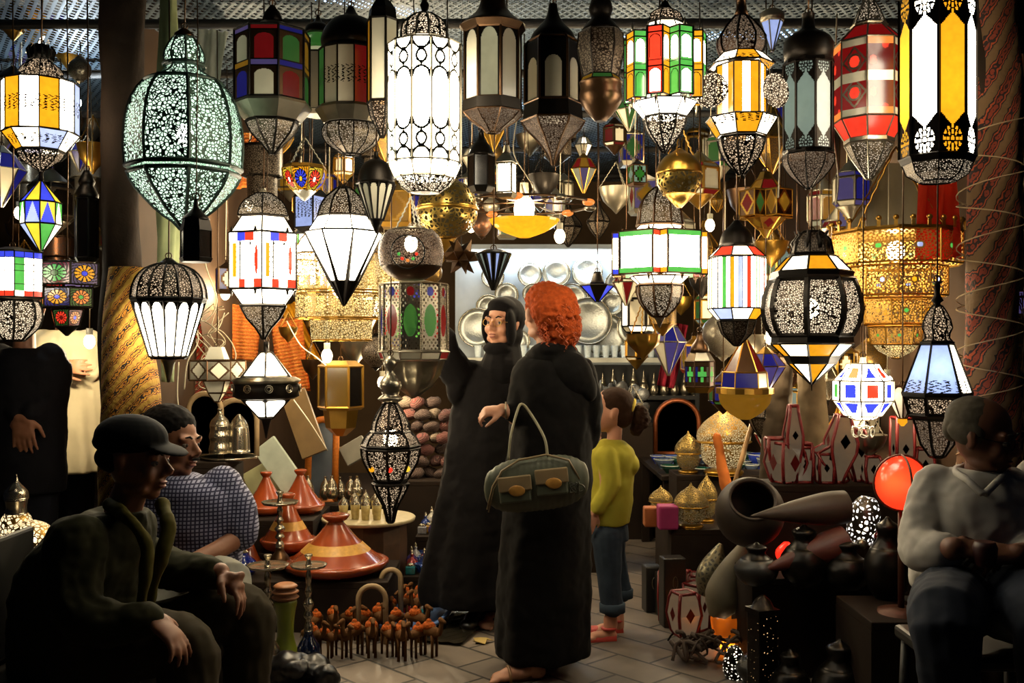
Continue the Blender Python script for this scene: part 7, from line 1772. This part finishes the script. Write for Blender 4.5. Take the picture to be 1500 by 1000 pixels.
bare('bare bulb low behind the pyramid lamp', 1300, 560, 4.5, 380)
# ------------------------------------------------------------ the crowd of lesser lanterns hanging behind the front rows
ANCH = [(270, 190, 'green globe lantern'), (247, 455, 'fluted white lamp'), (60, 160, 'blue and amber drum lantern'), (60, 315, 'harlequin diamond lantern'), (98, 430, 'flower mosaic lantern'), (18, 400, 'square white edge lamp'),
 (399, 100, 'arched mosaic cabinet lantern'), (514, 110, 'strip paned domed lantern'), (622, 150, 'dazzling tall white lantern'), (722, 90, 'keyhole paned lantern'), (810, 120, 'pointed onion lantern'), (974, 110, 'boxy arched window lantern'),
 (1086, 140, 'rosette sided lantern'), (1184, 150, 'pale green paned lantern'), (1273, 120, 'red octagonal lantern'), (1373, 120, 'tall rosette lantern'), (446, 260, 'mosaic cup lamp'), (551, 280, 'dark fluted cone lamp'), (655, 305, 'punched brass ball'),
 (768, 330, 'orange bowl lamp'), (742, 250, 'little lit lantern'), (995, 260, 'brass ball lamp'), (966, 370, 'boxy white drum'), (1122, 300, 'carved box lantern'), (1079, 410, 'striped drum lantern'), (1189, 450, 'dark pierced globe'), (1312, 400, 'tiered brass chandelier'),
 (1264, 575, 'white faceted lamp'), (1373, 540, 'white pyramid lamp'), (386, 380, 'corner mosaic lantern'), (504, 380, 'black clawed lamp'), (500, 440, 'gilt fluted chandelier'), (602, 375, 'pierced copper ball'), (606, 465, 'beaded gem drum'), (676, 376, 'spiky star lamp'),
 (723, 395, 'strip cone lamp'), (390, 575, 'double cone lamp'), (499, 570, 'gilt smoky lantern'), (572, 650, 'pear shaped lantern'), (318, 540, 'lattice box lantern'), (1025, 530, 'bird cage lantern'), (1091, 580, 'amber bowl lamp'), (942, 505, 'brass goblet lamp')]
pierced('dull_pierced_silver', '7d7768', 150, .16, None, 0, metal=.85, rough=.3, filled=(.06, .045, .03))
pierced('dull_pierced_brass', '8a6a30', 140, .16, None, 0, metal=.85, rough=.3, filled=(.05, .03, .01))
pierced('dull_pierced_copper', '6d4428', 140, .16, None, 0, metal=.85, rough=.3, filled=(.04, .025, .015))
METAL = {'silver': ('s', 'dull_pierced_silver'), 'brass': ('n', 'dull_pierced_brass'), 'copper brown': ('h', 'dull_pierced_copper'), 'black iron': ('k', 'pierced_dark')}
def T_lantern(lab, x, y, D, w, h, met, cols, lit_):
    m, p = METAL[met]; t = y - h / 2; F_ = lambda f: t + h * f
    return lantern(lab, x, D, [('m', [(F_(0), w * .1), (F_(.06), w * .3), (F_(.16), w * .62), (F_(.22), w * .8)], m, {'sp': 2, 'name': 'dome', 'seg': 14}),
      ('g', [(F_(.22), w * .8), (F_(.3), w)], pat_solid(cols), {'grid': False, 'name': 'shoulder_panel'}), ('g', [(F_(.3), w), (F_(.68), w)], pat_arch(cols, m, .1, .05, .03), {'fine': 2.5}),
      ('g', [(F_(.68), w), (F_(.76), w * .75)], pat_solid(cols[::-1]), {'grid': False, 'name': 'lower_panel'}), ('m', [(F_(.76), w * .75), (F_(.86), w * .45), (F_(1), w * .03)], m, {'name': 'cup', 'seg': 14, 'sp': 2})], n=6, iron=m, rot=w, t=.9)
def T_ball(lab, x, y, D, w, h, met, cols, lit_):
    m, p = METAL[met]; t = y - h / 2; F_ = lambda f: t + h * f
    return lantern(lab, x, D, [('m', [(F_(0), w * .12), (F_(.1), w * .3)], m, {'name': 'cap', 'seg': 12}), ('p', [(F_(.1), w * .3), (F_(.3), w * .85), (F_(.5), w), (F_(.7), w * .85), (F_(.9), w * .3)], p, {'sp': 3, 'round': 1, 'bars': False, 'name': 'ball'}), ('m', [(F_(.9), w * .3), (F_(1), w * .04)], m, {'name': 'tip', 'seg': 12})], n=8, iron=m)
def T_tear(lab, x, y, D, w, h, met, cols, lit_):
    m, p = METAL[met]; t = y - h / 2; F_ = lambda f: t + h * f
    return lantern(lab, x, D, [('p', [(F_(0), w * .1), (F_(.2), w * .3), (F_(.45), w * .9), (F_(.55), w)], p, {'sp': 3, 'name': 'upper_panel'}), ('p', [(F_(.56), w), (F_(.75), w * .7), (F_(1), w * .03)], p, {'sp': 3, 'name': 'lower_panel'})], n=8, iron=m, t=.9)
def T_bowl(lab, x, y, D, w, h, met, cols, lit_):
    m, p = METAL[met]; t = y - h / 2; F_ = lambda f: t + h * f
    return lantern(lab, x, D, [('m', [(F_(.5), w), (F_(.54), w * .97), (F_(.75), w * .75), (F_(.9), w * .3), (F_(1), w * .04)], m, {'sp': 2, 'name': 'bowl', 'seg': 20})], n=8, iron=m, extras=suspension(F_(.5), w * .95, F_(0), 3, w, m), chain=0)
def T_cone(lab, x, y, D, w, h, met, cols, lit_):
    m, p = METAL[met]; t = y - h / 2; F_ = lambda f: t + h * f
    return lantern(lab, x, D, [('f', [(F_(0), w * .1), (F_(.14), w * .5)], m, {'name': 'cap'}), ('g', [(F_(.14), w * .5), (F_(.4), w)], pat_solid(cols), {'grid': False, 'name': 'upper_panel'}), ('g', [(F_(.4), w), (F_(1), w * .05)], pat_solid(cols[::-1]), {'grid': False, 'name': 'lower_panel'})], n=8, iron=m, t=.8)
def T_box(lab, x, y, D, w, h, met, cols, lit_):
    m, p = METAL[met]; t = y - h / 2; F_ = lambda f: t + h * f
    return lantern(lab, x, D, [('f', [(F_(0), w * .15), (F_(.08), w * .2), (F_(.25), w * .95)], m, {'name': 'roof'}), ('g', [(F_(.25), w * .9), (F_(.9), w * .9)], pat_diamond(cols, cols[::-1], m), {'fine': 2.5}), ('f', [(F_(.9), w), (F_(1), w * .8)], m, {'name': 'base'})], n=4, iron=m, rot=w * .37, t=1.1)
def T_drum(lab, x, y, D, w, h, met, cols, lit_):
    m, p = METAL[met]; t = y - h / 2; F_ = lambda f: t + h * f
    return lantern(lab, x, D, [('f', [(F_(0), w), (F_(.04), w)], m, {'name': 'top_ring', 'n': 16}), ('p', [(F_(.04), w), (F_(.45), w)], p, {'round': 1, 'bars': False, 'name': 'upper_tier'}), ('p', [(F_(.47), w * .75), (F_(.8), w * .75)], p, {'round': 1, 'bars': False, 'name': 'lower_tier'}), ('m', [(F_(.8), w * .7), (F_(.92), w * .3), (F_(1), w * .05)], m, {'name': 'cup', 'seg': 16})], n=8, iron=m, extras=suspension(F_(.02), w, F_(-.5), 3, w, m), chain=0)
GL = {'cream': 'cccw', 'amber': 'aaya', 'green': 'gcgq', 'red': 'rcrc', 'blue': 'bvbc', 'violet': 'vcvb', 'smoky': 'dddc', 'rainbow': 'ragbvy'}
KIND = [(T_lantern, 'domed lantern with {g} panes', 1, 1.0), (T_ball, 'pierced {m} ball lamp', 0, .9), (T_tear, 'pierced {m} drop lantern', 0, 1.1), (T_bowl, '{m} bowl lamp on chains', 0, 1.0), (T_cone, 'pointed lantern of {g} glass in {m}', 1, .9), (T_box, 'square {m} lantern with {g} lozenges', 1, .8), (T_drum, 'tiered {m} drum lamp', 0, .9), (T_lantern, '{m} lantern with arched {g} panes', 1, 1.1)]
rnd = random.Random(42)
existing = [(o.location.x, o.location.y) for o in bpy.data.objects if o.name.startswith('hanging_')]
placed = []; usedl = set()
zones = [((300, 700), (165, 560), (4.75, 6.9), 46), ((690, 905), (185, 350), (5.0, 7.0), 20), ((885, 1230), (165, 590), (4.55, 6.9), 46), ((1215, 1400), (265, 640), (4.5, 6.4), 16), ((2, 140), (10, 470), (4.4, 6.8), 34), ((1120, 1400), (540, 645), (4.7, 6.2), 14), ((150, 235), (60, 400), (4.4, 6.6), 5), ((1478, 1500), (60, 520), (3.8, 5.6), 8)]
for (xa, xb), (ya, yb), (da, db), cnt in zones:
    n_ = 0; tries = 0
    while n_ < cnt and tries < 2500:
        tries += 1
        x, y, D = rnd.uniform(xa, xb), rnd.uniform(ya, yb), rnd.uniform(da, db)
        w = rnd.uniform(15, 34) * 4.9 / D; k = rnd.randrange(len(KIND)); h = w * 2 * rnd.uniform(1.3, 1.9) * KIND[k][3]
        if 690 < x < 915 and y + h / 2 > 372: continue
        if 600 < x < 900 and y > 400: continue
        p = P(x, y, D); rw = w * D / F
        if xa > 150 and xb < 1450 and not (-1.64 + rw < p.x < 1.90 - rw): continue
        if (xa < 10 and p.x > -1.80 - rw) or (xa > 1400 and p.x < 2.08 + rw): continue
        if xa == 150 and p.x > -1.70: pass
        if any(hypot(x - a, y - b) < 25 for a, b, *_ in placed): continue
        if any(hypot(p.x - q_[2].x, p.y - q_[2].y) < rw + q_[3] + .02 and abs(p.z - q_[2].z) < h * D / F / 2 + q_[4] + .02 for q_ in placed): continue
        if any(hypot(p.x - ex, p.y - ey) < rw + .16 for ex, ey in existing if abs(ey - p.y) < .4): continue
        mt = rnd.choice(['silver', 'silver', 'brass', 'brass', 'copper brown', 'black iron']); g = rnd.choice(list(GL))
        base = KIND[k][1].format(m=mt, g=g)
        an = sorted(ANCH, key=lambda a: hypot(a[0] - x, a[1] - y)); lab = None
        for a in an[:5]:
            dx, dy = x - a[0], y - a[1]
            rel = 'just behind' if hypot(dx, dy) < 40 else ('below' if dy > abs(dx) else 'above' if -dy > abs(dx) else ('rightward of' if dx > 0 else 'leftward of'))
            dep = 'deep in the booth' if D > 5.8 else 'in the middle rows'
            t_ = '%s %s, %s the %s' % (base, dep, rel, a[2])
            if t_ not in usedl and len(t_.split()) <= 16: lab = t_; break
        if not lab: continue
        usedl.add(lab)
        KIND[k][0](lab[0].lower() + lab[1:], x, y, D, w, h, mt, GL[g], False); n_ += 1
        placed.append((x, y, p, rw, h * D / F / 2))
# hidden bulbs added among them to raise the ambient light
for i, (x, y, D, lab) in enumerate(((365, 300, 5.4, 'bare bulb among the side wall lanterns left of the clawed lamp'), (585, 235, 5.6, 'bare bulb glimmering under the narrow amber lantern'), (930, 250, 5.2, 'bare bulb glimmering beside the polished brass ball'), (1040, 330, 5.4, 'bare bulb between the boxy drum and striped drum'), (1240, 300, 5.3, 'bare bulb over the tiered brass chandelier'), (1060, 560, 5.6, 'bare bulb over the ware table behind the bird cage lantern'), (330, 430, 5.6, 'bare bulb behind the tangled cords'), (560, 560, 6.2, 'bare bulb over the drum table behind the beaded gem drum'), (60, 60, 5.6, 'bare bulb in the lane above the crowned drum lantern'), (1200, 620, 5.0, 'bare bulb behind the faceted lamp over the leather lamps'))):
    bare(lab, x, y, D, 700, 7, WARM)
for k, v in LABELS.items():
    if len(v) > 1 and not all(bpy.data.objects[n].get('group') for n in v): print('DUPLABEL', k, v[:4])
